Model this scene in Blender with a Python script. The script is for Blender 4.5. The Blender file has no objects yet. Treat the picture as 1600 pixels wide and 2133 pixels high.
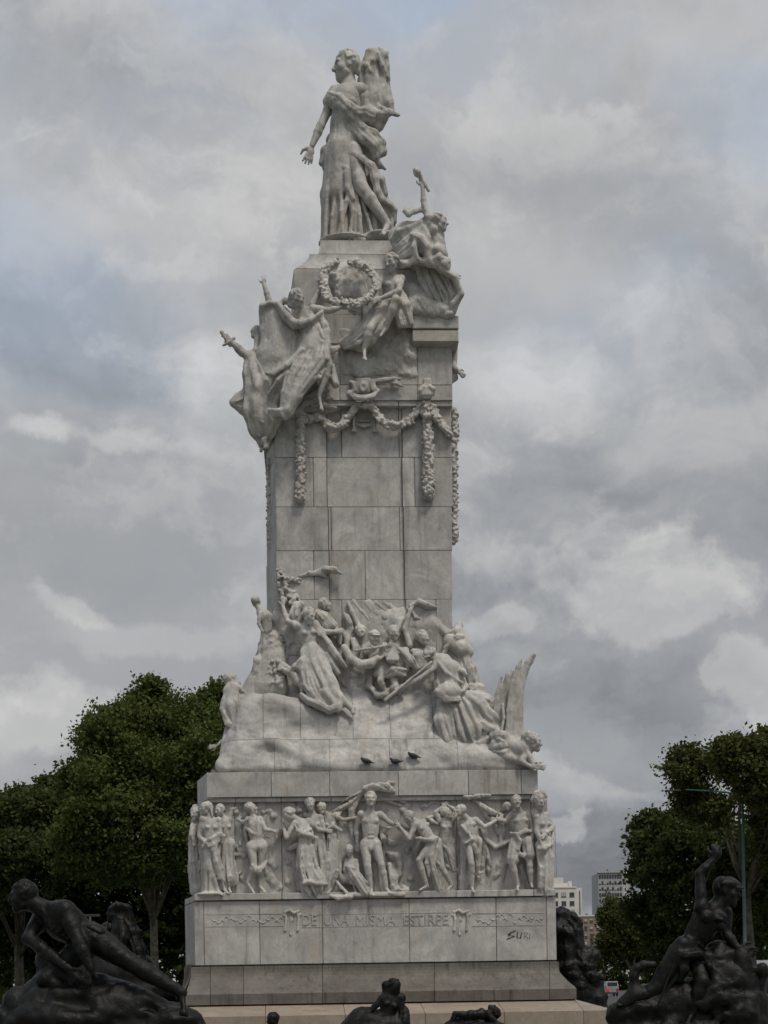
import bpy, math, random
import numpy as np
from mathutils import Vector, Matrix

R = math.radians
rng = np.random.default_rng(7)
random.seed(7)
scene = bpy.context.scene
col = scene.collection

# ------------------------------------------------------------------ camera
F_PX = 3200.0           # focal length in pixels of the 1600 x 2133 photograph
CX, HY = 800.0, 2050.0  # optical centre: the horizon lies low in the frame (shifted lens, camera level)
ROLL = 0.016
EYE = 2.1
cam_d = bpy.data.cameras.new('camera')
cam = bpy.data.objects.new('camera', cam_d)
col.objects.link(cam)
cam_d.sensor_fit = 'VERTICAL'
cam_d.sensor_height = 36.0
cam_d.sensor_width = 27.0
cam_d.lens = 36.0 * F_PX / 2133.0
cam_d.shift_y = (HY - 1066.5) / 2133.0
cam_d.clip_end = 6000
cam_d.clip_start = 0.5
cam.matrix_world = Matrix.Translation((0, 0, EYE)) @ Matrix.Rotation(R(90), 4, 'X') @ Matrix.Rotation(-ROLL, 4, 'Z')
scene.camera = cam

# ------------------------------------------------------------------ light and exposure
SUN_EL, SUN_AZ = 62.0, 34.0      # elevation; azimuth measured from the camera's back towards its right
scene.view_settings.view_transform = 'Standard'
scene.view_settings.look = 'None'
scene.view_settings.exposure = 0.2
scene.view_settings.gamma = 1.0
scene.view_settings.use_curve_mapping = False
sun_dir = Vector((math.cos(R(SUN_EL)) * math.sin(R(SUN_AZ)), -math.cos(R(SUN_EL)) * math.cos(R(SUN_AZ)), math.sin(R(SUN_EL))))
sl = bpy.data.lights.new('sun', 'SUN')
sl.energy = 1.5
sl.angle = R(11)
sl.color = (1.0, 0.94, 0.85)
sun = bpy.data.objects.new('sun', sl)
col.objects.link(sun)
sun.rotation_euler = (-sun_dir).to_track_quat('-Z', 'Y').to_euler()
sun.location = (30, -30, 60)

# ------------------------------------------------------------------ world: overcast sky with broken cloud
world = bpy.data.worlds.new('World')
scene.world = world
world.use_nodes = True
wt = world.node_tree
wt.nodes.clear()


class NT:
    """small helper for writing node trees"""
    def __init__(s, tree):
        s.t = tree

    def n(s, kind, **kw):
        nd = s.t.nodes.new(kind)
        for k, v in kw.items():
            if k.startswith('_'):
                setattr(nd, k[1:], v)
        return nd

    def link(s, a, b):
        s.t.links.new(a, b)

    def put(s, sock, v):
        if hasattr(v, 'is_linked') or hasattr(v, 'links'):
            s.t.links.new(v, sock)
        else:
            sock.default_value = v

    def math(s, op, a, b=None, c=None, clamp=False):
        nd = s.t.nodes.new('ShaderNodeMath')
        nd.operation = op
        nd.use_clamp = clamp
        s.put(nd.inputs[0], a)
        if b is not None:
            s.put(nd.inputs[1], b)
        if c is not None:
            s.put(nd.inputs[2], c)
        return nd.outputs[0]

    def vmath(s, op, a, b=None, out=0):
        nd = s.t.nodes.new('ShaderNodeVectorMath')
        nd.operation = op
        s.put(nd.inputs[0], a)
        if b is not None:
            s.put(nd.inputs[1], b)
        return nd.outputs[out]

    def mix(s, f, a, b, mode='MIX'):
        nd = s.t.nodes.new('ShaderNodeMix')
        nd.data_type = 'RGBA'
        nd.blend_type = mode
        s.put(nd.inputs[0], f)
        s.put(nd.inputs[6], a)
        s.put(nd.inputs[7], b)
        return nd.outputs[2]

    def noise(s, vec, scale, detail=4.0, rough=0.55, dist=0.0, out='Fac'):
        nd = s.t.nodes.new('ShaderNodeTexNoise')
        s.put(nd.inputs['Vector'], vec)
        nd.inputs['Scale'].default_value = scale
        nd.inputs['Detail'].default_value = detail
        nd.inputs['Roughness'].default_value = rough
        nd.inputs['Distortion'].default_value = dist
        return nd.outputs[out]

    def remap(s, v, a, b, c=0.0, d=1.0, smooth=True):
        nd = s.t.nodes.new('ShaderNodeMapRange')
        nd.interpolation_type = 'SMOOTHSTEP' if smooth else 'LINEAR'
        s.put(nd.inputs[0], v)
        nd.inputs[1].default_value = a
        nd.inputs[2].default_value = b
        nd.inputs[3].default_value = c
        nd.inputs[4].default_value = d
        return nd.outputs[0]

    def scale(s, vec, sc):
        nd = s.t.nodes.new('ShaderNodeMapping')
        s.put(nd.inputs[0], vec)
        nd.inputs['Scale'].default_value = sc
        return nd.outputs[0]


def dirpx(px, py):
    u, v = (px - CX) / F_PX, (HY - py) / F_PX
    c, s_ = math.cos(-ROLL), math.sin(-ROLL)
    return Vector((u * c - v * s_, 1.0, u * s_ + v * c))


def srgb(r, g, b):
    f = lambda c: (c / 255.0 / 12.92) if c <= 10 else ((c / 255.0 + 0.055) / 1.055) ** 2.4
    return (f(r), f(g), f(b), 1.0)


W = NT(wt)
tc = wt.nodes.new('ShaderNodeTexCoord')
D0 = tc.outputs['Generated']
sky = wt.nodes.new('ShaderNodeTexSky')
sky.sky_type = 'NISHITA'
sky.sun_disc = False
sky.sun_elevation = R(SUN_EL)
sky.sun_rotation = math.atan2(sun_dir.x, sun_dir.y)
sky.air_density = 1.2
sky.dust_density = 2.5
# warp the look-up direction so that cloud edges billow
wn = W.noise(D0, 7.0, 8.0, 0.62, 0.0, out='Color')
wv = W.vmath('SUBTRACT', wn, (0.5, 0.5, 0.5))
Dw = W.vmath('ADD', D0, W.vmath('MULTIPLY', wv, (0.15, 0.15, 0.11)))
wn2 = W.noise(D0, 3.0, 7.0, 0.6, 0.0, out='Color')
Dv = W.vmath('ADD', D0, W.vmath('MULTIPLY', W.vmath('SUBTRACT', wn2, (0.5, 0.5, 0.5)), (0.30, 0.30, 0.16)))


def puff(vec, sc, sz, lo, hi, seed=0.0):
    """heaped cloud: rounded on its upper side, fraying below"""
    v = W.vmath('ADD', W.scale(vec, (1.0, 1.0, sz)), (seed, seed * .7, seed * .3))
    n_ = W.noise(v, sc, 9.0, 0.56, 0.25)
    up = W.noise(W.vmath('ADD', v, (0.0, 0.0, 0.018 * sz)), sc, 9.0, 0.56, 0.25)
    return W.remap(n_, lo, hi), W.math('SUBTRACT', n_, up)


sepd = wt.nodes.new('ShaderNodeSeparateXYZ')
W.link(D0, sepd.inputs[0])
p1, l1 = puff(Dv, 4.6, 1.7, .46, .60)
p2, l2 = puff(Dv, 9.0, 1.6, .47, .60, 4.0)
n3 = W.noise(W.scale(D0, (1.0, 1.0, 2.1)), 2.1, 4.0, 0.5, 0.4)
n4 = W.noise(W.scale(Dw, (1.0, 1.0, 1.5)), 22.0, 7.0, 0.62, 0.4)
# radiance of the cloud deck (strength 0.1 on the background); lit from above, darker beneath
base = W.math('MULTIPLY_ADD', W.math('SUBTRACT', p1, 0.5), -0.45, W.remap(sepd.outputs[2], 0.0, 0.5, 2.75, 3.95, False))
base = W.math('MULTIPLY_ADD', W.math('SUBTRACT', p2, 0.5), 0.36, base)
base = W.math('MULTIPLY_ADD', W.math('MULTIPLY', l1, p1), 5.0, base)
base = W.math('MULTIPLY_ADD', W.math('MULTIPLY', l2, p2), 3.4, base)
base = W.math('MULTIPLY_ADD', W.math('SUBTRACT', n3, 0.5), 0.8, base)
base = W.math('MULTIPLY_ADD', W.math('SUBTRACT', n4, 0.5), 0.5, base)


def blob(px, py, rx, ry, amt, soft=0.5):
    """one cloud mass: an ellipse in direction space round a given heading, added to the deck's radiance"""
    global base
    d = dirpx(px, py).normalized()
    k = d.y
    v = W.vmath('SUBTRACT', Dw, tuple(d))
    v = W.vmath('MULTIPLY', v, (F_PX / (rx * k), 1.2, F_PX / (ry * k)))
    ln = W.vmath('LENGTH', v, out=1)
    m = W.remap(ln, 1.0 - soft, 1.0 + soft, 1.0, 0.0)
    base = W.math('MULTIPLY_ADD', m, amt * (1.1 if amt > 0 else .75), base)


for b in [
    (140, 660, 220, 120, -.8, .28), (55, 900, 90, 34, 1.3, .5), (235, 915, 60, 36, .9, .5), (330, 700, 60, 120, .5, .5),
    (330, 1010, 200, 70, -.2, .4), (130, 1130, 420, 110, -.45, .4), (100, 1480, 150, 70, 1.0, .3), (170, 1275, 90, 24, .8, .4), (30, 1600, 120, 50, .45, .4),
    (330, 1320, 220, 40, .5, .4), (420, 380, 260, 110, .45, .5), (90, 380, 120, 110, .5, .5), (440, 800, 120, 120, .5, .5),
    (180, 90, 260, 90, -.30, .4), (1130, 390, 330, 110, -.65, .35), (1150, 560, 260, 90, .3, .4), (1500, 610, 150, 170, -.55, .3), (1370, 650, 60, 110, .5, .4), (1120, 800, 170, 60, .65, .4), (1480, 930, 160, 80, .55, .4),
    (1250, 1010, 260, 110, -.25, .4), (1380, 1260, 175, 105, .95, .16), (1170, 1190, 80, 34, .45, .3), (1080, 1240, 200, 50, -.4, .4),
    (1010, 1340, 90, 44, .65, .25), (1580, 1440, 90, 80, .9, .2), (1350, 1480, 330, 70, -.5, .4),
    (1210, 1780, 260, 130, -.95, .4), (1160, 1690, 50, 30, 1.2, .3), (1450, 60, 300, 90, .4, .4), (1580, 250, 60, 120, .4, .4)]:
    blob(*b)
base = W.math('MAXIMUM', base, 0.6)
tint = W.mix(W.remap(base, 1.8, 5.0), (0.93, 0.99, 1.075, 1), (1.01, 1.01, 1.005, 1))
deck = W.mix(1.0, tint, W.t.nodes.new('ShaderNodeCombineXYZ').outputs[0], 'MULTIPLY')
cmb = [x for x in wt.nodes if x.bl_idname == 'ShaderNodeCombineXYZ'][0]
for i in range(3):
    W.link(base, cmb.inputs[i])
# thin places where a little blue comes through, higher up
hi = W.remap(sepd.outputs[2], 0.30, 0.52)
thin = W.math('MULTIPLY', W.remap(W.noise(W.vmath('ADD', W.scale(Dw, (1, 1, 1.6)), (2.0, 5.0, 1.0)), 3.1, 4, .5, .3), 0.38, 0.66), hi)
thin = W.math('MULTIPLY', thin, 0.62)
skyb = W.mix(1.0, sky.outputs[0], (2.1, 2.0, 1.85, 1), 'MULTIPLY')
mixed = W.mix(thin, deck, skyb)
bg = wt.nodes.new('ShaderNodeBackground')
W.link(mixed, bg.inputs['Color'])
bg.inputs['Strength'].default_value = 0.1
wo = wt.nodes.new('ShaderNodeOutputWorld')
W.link(bg.outputs[0], wo.inputs[0])


# ------------------------------------------------------------------ materials
def material(name, rough=0.7, metal=0.0, spec=0.4):
    m = bpy.data.materials.new(name)
    m.use_nodes = True
    t = NT(m.node_tree)
    b = m.node_tree.nodes['Principled BSDF']
    b.inputs['Roughness'].default_value = rough
    b.inputs['Metallic'].default_value = metal
    b.inputs['Specular IOR Level'].default_value = spec
    return m, t, b


def bump(t, b, h, strength, dist=0.02):
    nd = t.t.nodes.new('ShaderNodeBump')
    nd.inputs['Strength'].default_value = strength
    nd.inputs['Distance'].default_value = dist
    t.put(nd.inputs['Height'], h)
    t.link(nd.outputs[0], b.inputs['Normal'])


def g(v, a=1.0):
    return (v, v, v, a) if not isinstance(v, (tuple, list)) else tuple(v) + (a,) if len(v) == 3 else tuple(v)


def make_marble(name, lo, hi, warm, stain, streak=0.5, seed=0.0, sx=5.0, chisel=0.0):
    m, t, b = material(name, 0.62, 0.0, 0.35)
    geo = t.t.nodes.new('ShaderNodeNewGeometry')
    P = t.vmath('ADD', geo.outputs['Position'], (seed, seed * 1.7, seed * .6))
    oi = t.t.nodes.new('ShaderNodeObjectInfo')
    rnd = oi.outputs['Random']
    # every block is cut from another part of the quarry
    off = t.t.nodes.new('ShaderNodeCombineXYZ')
    for i, kf in enumerate((31.0, 17.0, 23.0)):
        t.link(t.math('MULTIPLY', rnd, kf), off.inputs[i])
    Pb = t.vmath('ADD', P, off.outputs[0])
    cloud = t.noise(Pb, 1.1, 6, .6, 1.2)
    vein = t.noise(t.scale(Pb, (1, 1, .55)), 2.2, 7, .62, 2.4)
    vv = t.math('ABSOLUTE', t.math('SUBTRACT', vein, 0.5))
    vv = t.remap(vv, 0.0, 0.055, 1, 0)
    c = t.mix(t.remap(cloud, .3, .72), lo, hi)
    c = t.mix(t.math('MULTIPLY', vv, 0.30), c, tuple(x * .68 for x in lo[:3]) + (1,))
    # ochre weathering
    oc = t.remap(t.noise(P, 0.75, 5, .6, .5), .52, .75)
    c = t.mix(t.math('MULTIPLY', oc, 0.45), c, warm)
    # soot in streaks that rain has drawn down the faces
    st = t.noise(t.scale(P, (sx, sx, 0.32)), 1.0, 5, .62, .2)
    st2 = t.noise(P, 0.55, 4, .6)
    sm = t.math('MULTIPLY', t.remap(st, .50, .74), t.remap(st2, .34, .60))
    c = t.mix(t.math('MULTIPLY', sm, streak), c, stain)
    # broad weathering where the stone has greyed
    gw = t.remap(t.noise(t.scale(P, (1, 1, .7)), .95, 6, .62, .8), .50, .72)
    c = t.mix(t.math('MULTIPLY', gw, .26), c, stain)
    sp = t.remap(t.noise(P, 26, 3, .6), .56, .80)
    c = t.mix(t.math('MULTIPLY', sp, 0.22), c, stain)
    gr = t.noise(P, 5.5, 6, .65)
    c = t.mix(t.math('MULTIPLY', t.remap(gr, .5, .78), .26), c, stain)
    val = t.math('MULTIPLY_ADD', rnd, 0.13, 0.935)
    vm = t.t.nodes.new('ShaderNodeCombineXYZ')
    for i in range(3):
        t.link(val, vm.inputs[i])
    c = t.mix(1.0, c, vm.outputs[0], 'MULTIPLY')
    t.link(c, b.inputs['Base Color'])
    t.link(t.remap(gr, .3, .7, .52, .74), b.inputs['Roughness'])
    h = t.math('MULTIPLY_ADD', t.noise(P, 60, 4, .6), .35, t.noise(P, 9, 6, .6))
    if chisel:
        fo = t.noise(t.scale(P, (9, 9, 3.2)), 1.0, 5, .6, 1.6)
        h = t.math('MULTIPLY_ADD', fo, chisel, h)
    bump(t, b, h, 0.35, 0.012 if not chisel else .03)
    return m


M = {}
M['marble'] = make_marble('white marble', (.345, .338, .322, 1), (.52, .508, .48, 1), (.41, .35, .26, 1), (.11, .103, .09, 1), .62)
M['carved'] = make_marble('carved marble', (.38, .37, .347, 1), (.555, .54, .505, 1), (.43, .365, .27, 1), (.11, .10, .086, 1), .72, 5.0, 5.0, 1.9)
M['core'] = make_marble('weathered joint mortar', (.13, .125, .115, 1), (.18, .175, .16, 1), (.15, .13, .1, 1), (.06, .06, .055, 1), .5, 9.0)
M['granite'] = make_marble('grey brown granite', (.105, .095, .082, 1), (.155, .142, .124, 1), (.125, .097, .07, 1), (.034, .032, .029, 1), 1.0, 2.0, 9.0)
M['terrace'] = make_marble('pale sandy granite', (.27, .225, .175, 1), (.34, .29, .228, 1), (.29, .22, .155, 1), (.14, .125, .105, 1), .4, 3.0)


def make_bronze():
    m, t, b = material('dark patinated bronze', .5, .15, .24)
    geo = t.t.nodes.new('ShaderNodeNewGeometry')
    P = geo.outputs['Position']
    n = t.noise(P, 3.0, 6, .6, .6)
    c = t.mix(t.remap(n, .35, .7), (.0035, .0037, .0034, 1), (.0085, .0088, .0078, 1))
    st = t.noise(t.scale(P, (9, 9, .8)), 1.0, 5, .6)
    c = t.mix(t.math('MULTIPLY', t.remap(st, .52, .72), .55), c, (.016, .023, .020, 1))
    dust = t.remap(t.noise(P, 14, 4, .65), .55, .8)
    c = t.mix(t.math('MULTIPLY', dust, .35), c, (.026, .022, .016, 1))
    t.link(c, b.inputs['Base Color'])
    t.link(t.remap(n, .3, .7, .36, .56), b.inputs['Roughness'])
    hh = t.math('MULTIPLY_ADD', t.noise(P, 38, 5, .6), .3, t.noise(P, 8, 6, .65))
    bump(t, b, hh, .55, .035)
    return m


M['bronze'] = make_bronze()


def plain(name, c, rough=.6, metal=0., spec=.4, var=.12, sc=3.0):
    m, t, b = material(name, rough, metal, spec)
    geo = t.t.nodes.new('ShaderNodeNewGeometry')
    n = t.noise(geo.outputs['Position'], sc, 5, .6, .3)
    lo = tuple(x * (1 - var) for x in c) + (1,)
    hi = tuple(min(1, x * (1 + var)) for x in c) + (1,)
    t.link(t.mix(t.remap(n, .3, .7), lo, hi), b.inputs['Base Color'])
    return m


def make_leaf(name, c1, c2, c3):
    m, t, b = material(name, .8, 0, .08)
    geo = t.t.nodes.new('ShaderNodeNewGeometry')
    r = geo.outputs['Random Per Island']
    n = t.noise(geo.outputs['Position'], .45, 3, .5)
    c = t.mix(t.remap(r, -.3, 1.5, smooth=False), c1, c2)
    c = t.mix(t.math('MULTIPLY', t.remap(n, .5, .7), .7), c, c3)
    t.link(c, b.inputs['Base Color'])
    tr = t.t.nodes.new('ShaderNodeBsdfTranslucent')
    t.link(t.mix(1.0, c, (1.05, 1.15, .75, 1), 'MULTIPLY'), tr.inputs[0])
    ms = t.t.nodes.new('ShaderNodeMixShader')
    ms.inputs[0].default_value = .32
    t.link(b.outputs[0], ms.inputs[1])
    t.link(tr.outputs[0], ms.inputs[2])
    out = [x for x in t.t.nodes if x.bl_idname == 'ShaderNodeOutputMaterial'][0]
    t.link(ms.outputs[0], out.inputs[0])
    return m


# ------------------------------------------------------------------ frames: from a heading and a depth to a point
class Frame:
    """a vertical plane facing the camera at distance D (turned by rot); q = (px, py, d), d in pixels towards the viewer"""
    def __init__(s, D, rot=0.0, loc_x=0.0, origin=None):
        s.D = D
        s.u = D / F_PX
        s.o = np.array(origin if origin is not None else (loc_x, D, 0.0))
        s.rot = rot
        s.ex = np.array((math.cos(rot), math.sin(rot), 0))
        s.ey = np.array((-math.sin(rot), math.cos(rot), 0))
        s.cam = s.loc(np.array((0, 0, EYE)))

    def loc(s, w):
        w = w - s.o
        return np.array((w @ s.ex, w @ s.ey, w[2]))

    def p(s, q):
        d = q[2] if len(q) > 2 else 0.0
        v = np.array(dirpx(q[0], q[1]))
        dv = np.array((v @ s.ex, v @ s.ey, v[2]))
        t = (-d * s.u - s.cam[1]) / dv[1]
        return s.cam + t * dv


# ------------------------------------------------------------------ object helpers
def mesh_obj(name, verts, faces, mat, parent=None, smooth=False, loc=None):
    me = bpy.data.meshes.new(name)
    if isinstance(faces, np.ndarray):
        nf, k = faces.shape
        me.vertices.add(len(verts))
        me.vertices.foreach_set('co', np.asarray(verts, np.float32).ravel())
        me.loops.add(nf * k)
        me.loops.foreach_set('vertex_index', faces.astype(np.int32).ravel())
        me.polygons.add(nf)
        me.polygons.foreach_set('loop_start', np.arange(0, nf * k, k, dtype=np.int32))
        me.polygons.foreach_set('loop_total', np.full(nf, k, np.int32))
        me.update(calc_edges=True)
        me.validate()
    else:
        me.from_pydata([tuple(map(float, v)) for v in verts], [], [tuple(int(i) for i in f) for f in faces])
        me.update()
    if smooth:
        me.polygons.foreach_set('use_smooth', np.ones(len(me.polygons), bool))
    if mat is not None:
        me.materials.append(mat)
    o = bpy.data.objects.new(name, me)
    col.objects.link(o)
    if parent is not None:
        o.parent = parent
    if loc is not None:
        o.location = loc
    return o


def empty(name, loc, rot=0.0):
    o = bpy.data.objects.new(name, None)
    o.empty_display_size = .3
    col.objects.link(o)
    o.location = loc
    o.rotation_euler = (0, 0, rot)
    return o


def tag(o, label=None, cat=None, group=None, kind=None):
    if label:
        o['label'] = label
    if cat:
        o['category'] = cat
    if group:
        o['group'] = group
    if kind:
        o['kind'] = kind
    return o


def copy_tree(o, parent=None):
    c = o.copy()
    col.objects.link(c)
    if parent is not None:
        c.parent = parent
    for ch in list(o.children):
        copy_tree(ch, c)
    return c


class MB:
    """collects simple solids into one mesh"""
    def __init__(s):
        s.v, s.f = [], []

    def add(s, v, f):
        n = len(s.v)
        s.v += [tuple(map(float, q)) for q in v]
        s.f += [tuple(i + n for i in q) for q in f]
        return s

    def box(s, x0, y0, z0, x1, y1, z1, bev=0.0):
        if bev <= 0:
            v = [(x, y, z) for z in (z0, z1) for y in (y0, y1) for x in (x0, x1)]
            return s.add(v, [(0, 2, 3, 1), (4, 5, 7, 6), (0, 1, 5, 4), (1, 3, 7, 5), (3, 2, 6, 7), (2, 0, 4, 6)])
        b = min(bev, (x1 - x0) * .4, (y1 - y0) * .4, (z1 - z0) * .4)
        # chamfered box as 3 nested rings
        v = []
        for (z, e) in ((z0, b), (z0 + b, 0), (z1 - b, 0), (z1, b)):
            for (x, y) in ((x0 + e, y0 + e), (x1 - e, y0 + e), (x1 - e, y1 - e), (x0 + e, y1 - e)):
                cx = [(x, y)]
                v.append((x, y, z))
        # vertical edges chamfered too: replace by 8-gon rings
        v = []
        for (z, e) in ((z0, b), (z0 + b, 0), (z1 - b, 0), (z1, b)):
            X0, X1, Y0, Y1 = x0 + e, x1 - e, y0 + e, y1 - e
            v += [(X0 + b, Y0, z), (X1 - b, Y0, z), (X1, Y0 + b, z), (X1, Y1 - b, z), (X1 - b, Y1, z), (X0 + b, Y1, z), (X0, Y1 - b, z), (X0, Y0 + b, z)]
        f = [tuple(range(7, -1, -1)), tuple(range(24, 32))]
        for r in range(3):
            for i in range(8):
                j = (i + 1) % 8
                f.append((r * 8 + i, r * 8 + j, r * 8 + 8 + j, r * 8 + 8 + i))
        return s.add(v, f)

    def prism(s, plan, z0, z1):
        n = len(plan)
        v = [(x, y, z0) for x, y in plan] + [(x, y, z1) for x, y in plan]
        f = [tuple(range(n - 1, -1, -1)), tuple(range(n, 2 * n))]
        f += [(i, (i + 1) % n, n + (i + 1) % n, n + i) for i in range(n)]
        return s.add(v, f)

    def tube(s, pts, rad, n=8, cap=True):
        pts = [Vector(p) for p in pts]
        base = len(s.v)
        for i, p in enumerate(pts):
            d = (pts[min(i + 1, len(pts) - 1)] - pts[max(i - 1, 0)]).normalized()
            a = d.orthogonal().normalized() if abs(d.z) < .95 else d.cross(Vector((0, 1, 0))).normalized()
            if i and a.dot(pa) < 0:
                a = -a
            if i:
                a = (pa - d * pa.dot(d)).normalized()
            pa = a
            c = d.cross(a)
            r = rad[i] if hasattr(rad, '__len__') else rad
            for k in range(n):
                t = 2 * math.pi * k / n
                s.v.append(tuple(p + a * (r * math.cos(t)) + c * (r * math.sin(t))))
        for i in range(len(pts) - 1):
            for k in range(n):
                j = (k + 1) % n
                s.f.append((base + i * n + k, base + i * n + j, base + (i + 1) * n + j, base + (i + 1) * n + k))
        if cap:
            s.f.append(tuple(base + k for k in range(n - 1, -1, -1)))
            e = base + (len(pts) - 1) * n
            s.f.append(tuple(e + k for k in range(n)))
        return s

    def build(s, name, mat, parent=None, smooth=False, loc=None):
        return mesh_obj(name, s.v, s.f, mat, parent, smooth, loc)


# ------------------------------------------------------------------ sculpting: smooth unions of tapered limbs on a grid
def unit(v):
    v = np.asarray(v, float)
    return v / max(np.linalg.norm(v), 1e-9)


class Clay:
    def __init__(s, fr, h):
        s.fr, s.h, s.ops, s.nz = fr, h, [], []
        s.u = fr.u

    # radii and blends are given in pixels of the frame
    def P(s, q):
        return s.fr.p(q)

    def cap(s, a, b, ra, rb=None, k=4, sq=None, fold=None, sub=False, world=False):
        if not world:
            a, b = s.P(a), s.P(b)
        rb = ra if rb is None else rb
        s.ops.append(('c', np.asarray(a, float), np.asarray(b, float), ra * s.u, rb * s.u, k * s.u, sq, fold, sub))

    def chain(s, pts, rad, k=2.2, sq=None, world=False, plain=False):
        """a twisted length of cloth, or with plain a smooth limb"""
        pts = [np.asarray(p, float) for p in pts] if world else [s.P(q) for q in pts]
        rad = list(rad) if hasattr(rad, '__len__') else [rad] * len(pts)
        L = [0.0]
        for i in range(len(pts) - 1):
            L.append(L[-1] + np.linalg.norm(pts[i + 1] - pts[i]))
        ph = (len(s.ops) * 1.37) % 6.28
        fold = not plain and max(rad) >= 2.9
        for i in range(len(pts) - 1):
            f_ = (3, .24, ph, 4.5, .6 + .4 * L[i] / L[-1], .6 + .4 * L[i + 1] / L[-1]) if fold else None
            s.cap(pts[i], pts[i + 1], rad[i], rad[i + 1], k, sq, f_, world=True)

    def drape(s, pts, rad, n=9, amp=.14, sq=None, k=5, tw=0.0, ph=0.0, world=False):
        """hanging or blown cloth: a chain of fluted lengths"""
        if not world:
            pts = [s.P(q) for q in pts]
        L = [0.0]
        for i in range(len(pts) - 1):
            L.append(L[-1] + np.linalg.norm(pts[i + 1] - pts[i]))
        for i in range(len(pts) - 1):
            s.cap(pts[i], pts[i + 1], rad[i], rad[i + 1], k, sq, (n, amp, ph, tw, L[i] / L[-1], L[i + 1] / L[-1]), world=True)

    def ell(s, c, r, ax=None, k=4, sub=False, world=False):
        if not world:
            c = s.P(c)
        r = np.asarray(r, float) * s.u
        A = np.eye(3) if ax is None else np.array([unit(a) for a in ax])
        s.ops.append(('e', np.asarray(c, float), A, r, k * s.u, sub))

    def box(s, c, r, rd=2, ax=None, k=3, sub=False, world=False):
        if not world:
            c = s.P(c)
        A = np.eye(3) if ax is None else np.array([unit(a) for a in ax])
        s.ops.append(('b', np.asarray(c, float), A, np.asarray(r, float) * s.u, rd * s.u, k * s.u, sub))

    def noise(s, freq, amp, st=(1, 1, 1), seed=0, ridge=False):
        s.nz.append((freq, amp * s.u, st, seed, ridge))

    def mesh(s):
        h = s.h
        lo, hi = np.full(3, 1e9), np.full(3, -1e9)
        bb = []
        for op in s.ops:
            if op[0] == 'c':
                m = max(op[3], op[4]) * (1 + (op[7][1] * 1.6 if op[7] else 0))
                a, b = np.minimum(op[1], op[2]) - m, np.maximum(op[1], op[2]) + m
                kk, sub = op[5], op[8]
            elif op[0] == 'e':
                ext = np.sqrt(((op[2] * op[3][:, None]) ** 2).sum(0))
                a, b = op[1] - ext, op[1] + ext
                kk, sub = op[4], op[5]
            else:
                ext = np.abs(op[2] * (op[3])[:, None]).sum(0) + op[4]
                a, b = op[1] - ext, op[1] + ext
                kk, sub = op[5], op[6]
            mg = kk + 3 * h
            bb.append((a - mg, b + mg))
            if not sub:
                lo, hi = np.minimum(lo, a), np.maximum(hi, b)
        amp = sum(abs(q[1]) for q in s.nz)
        lo -= 4 * h + amp
        hi += 4 * h + amp
        n = np.maximum(np.ceil((hi - lo) / h).astype(int) + 1, 4)
        Fd = np.full(n, 9.0, np.float32)
        axs = [np.arange(n[i], dtype=np.float32) * h + lo[i] for i in range(3)]
        for op, (a, b) in zip(s.ops, bb):
            i0 = np.clip(np.floor((a - lo) / h).astype(int), 0, n)
            i1 = np.clip(np.ceil((b - lo) / h).astype(int) + 1, 0, n)
            if (i1 <= i0).any():
                continue
            sl_ = tuple(slice(i0[i], i1[i]) for i in range(3))
            X = axs[0][sl_[0]][:, None, None]
            Y = axs[1][sl_[1]][None, :, None]
            Z = axs[2][sl_[2]][None, None, :]
            if op[0] == 'c':
                _, A, B, ra, rb, kk, sq, fold, sub = op
                x, y, z = X - A[0], Y - A[1], Z - A[2]
                ab = B - A
                if sq is not None:
                    nv, f = unit(sq[0]), sq[1]
                    dn = (x * nv[0] + y * nv[1] + z * nv[2]) * (1.0 / f - 1.0)
                    x, y, z = x + dn * nv[0], y + dn * nv[1], z + dn * nv[2]
                    ab = ab + nv * (ab @ nv) * (1.0 / f - 1.0)
                L2 = max(float(ab @ ab), 1e-9)
                t = np.clip((x * ab[0] + y * ab[1] + z * ab[2]) / L2, 0, 1)
                qx, qy, qz = x - t * ab[0], y - t * ab[1], z - t * ab[2]
                r = ra + t * (rb - ra)
                if fold is not None:
                    nn, am, ph, tw, t0, t1 = fold
                    ax_ = unit(ab)
                    ref = np.array((0.0, -1.0, 0.0)) if abs(ax_[1]) < .9 else np.array((1.0, 0, 0))
                    e1 = unit(ref - ax_ * (ref @ ax_))
                    e2 = np.cross(ax_, e1)
                    th = np.arctan2(qx * e2[0] + qy * e2[1] + qz * e2[2], qx * e1[0] + qy * e1[1] + qz * e1[2])
                    tt = t0 + t * (t1 - t0)
                    w = np.sin(nn * th + ph + tw * tt) * .6 + np.sin((nn + 4) * th + 1.7 * ph + 2.1 - 1.4 * tw * tt) * .3 + np.sin((2 * nn - 1) * th + ph * .7 + 4 + tw * tt) * .22
                    w = np.where(w > 0, w ** 1.0 * .8, w * 1.15)
                    r = r * (1.0 + am * w * (0.35 + 0.65 * np.minimum(1, tt * 1.6)))
                d = np.sqrt(qx * qx + qy * qy + qz * qz) - r
                if sq is not None:
                    d = d * (0.5 + .5 * f)
                if fold is not None:
                    d = d * .8
            elif op[0] == 'e':
                _, C, A, r, kk, sub = op
                x, y, z = X - C[0], Y - C[1], Z - C[2]
                l0 = (x * A[0][0] + y * A[0][1] + z * A[0][2]) / r[0]
                l1 = (x * A[1][0] + y * A[1][1] + z * A[1][2]) / r[1]
                l2 = (x * A[2][0] + y * A[2][1] + z * A[2][2]) / r[2]
                k0 = np.sqrt(l0 * l0 + l1 * l1 + l2 * l2)
                k1 = np.sqrt((l0 / r[0]) ** 2 + (l1 / r[1]) ** 2 + (l2 / r[2]) ** 2) + 1e-6
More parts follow.
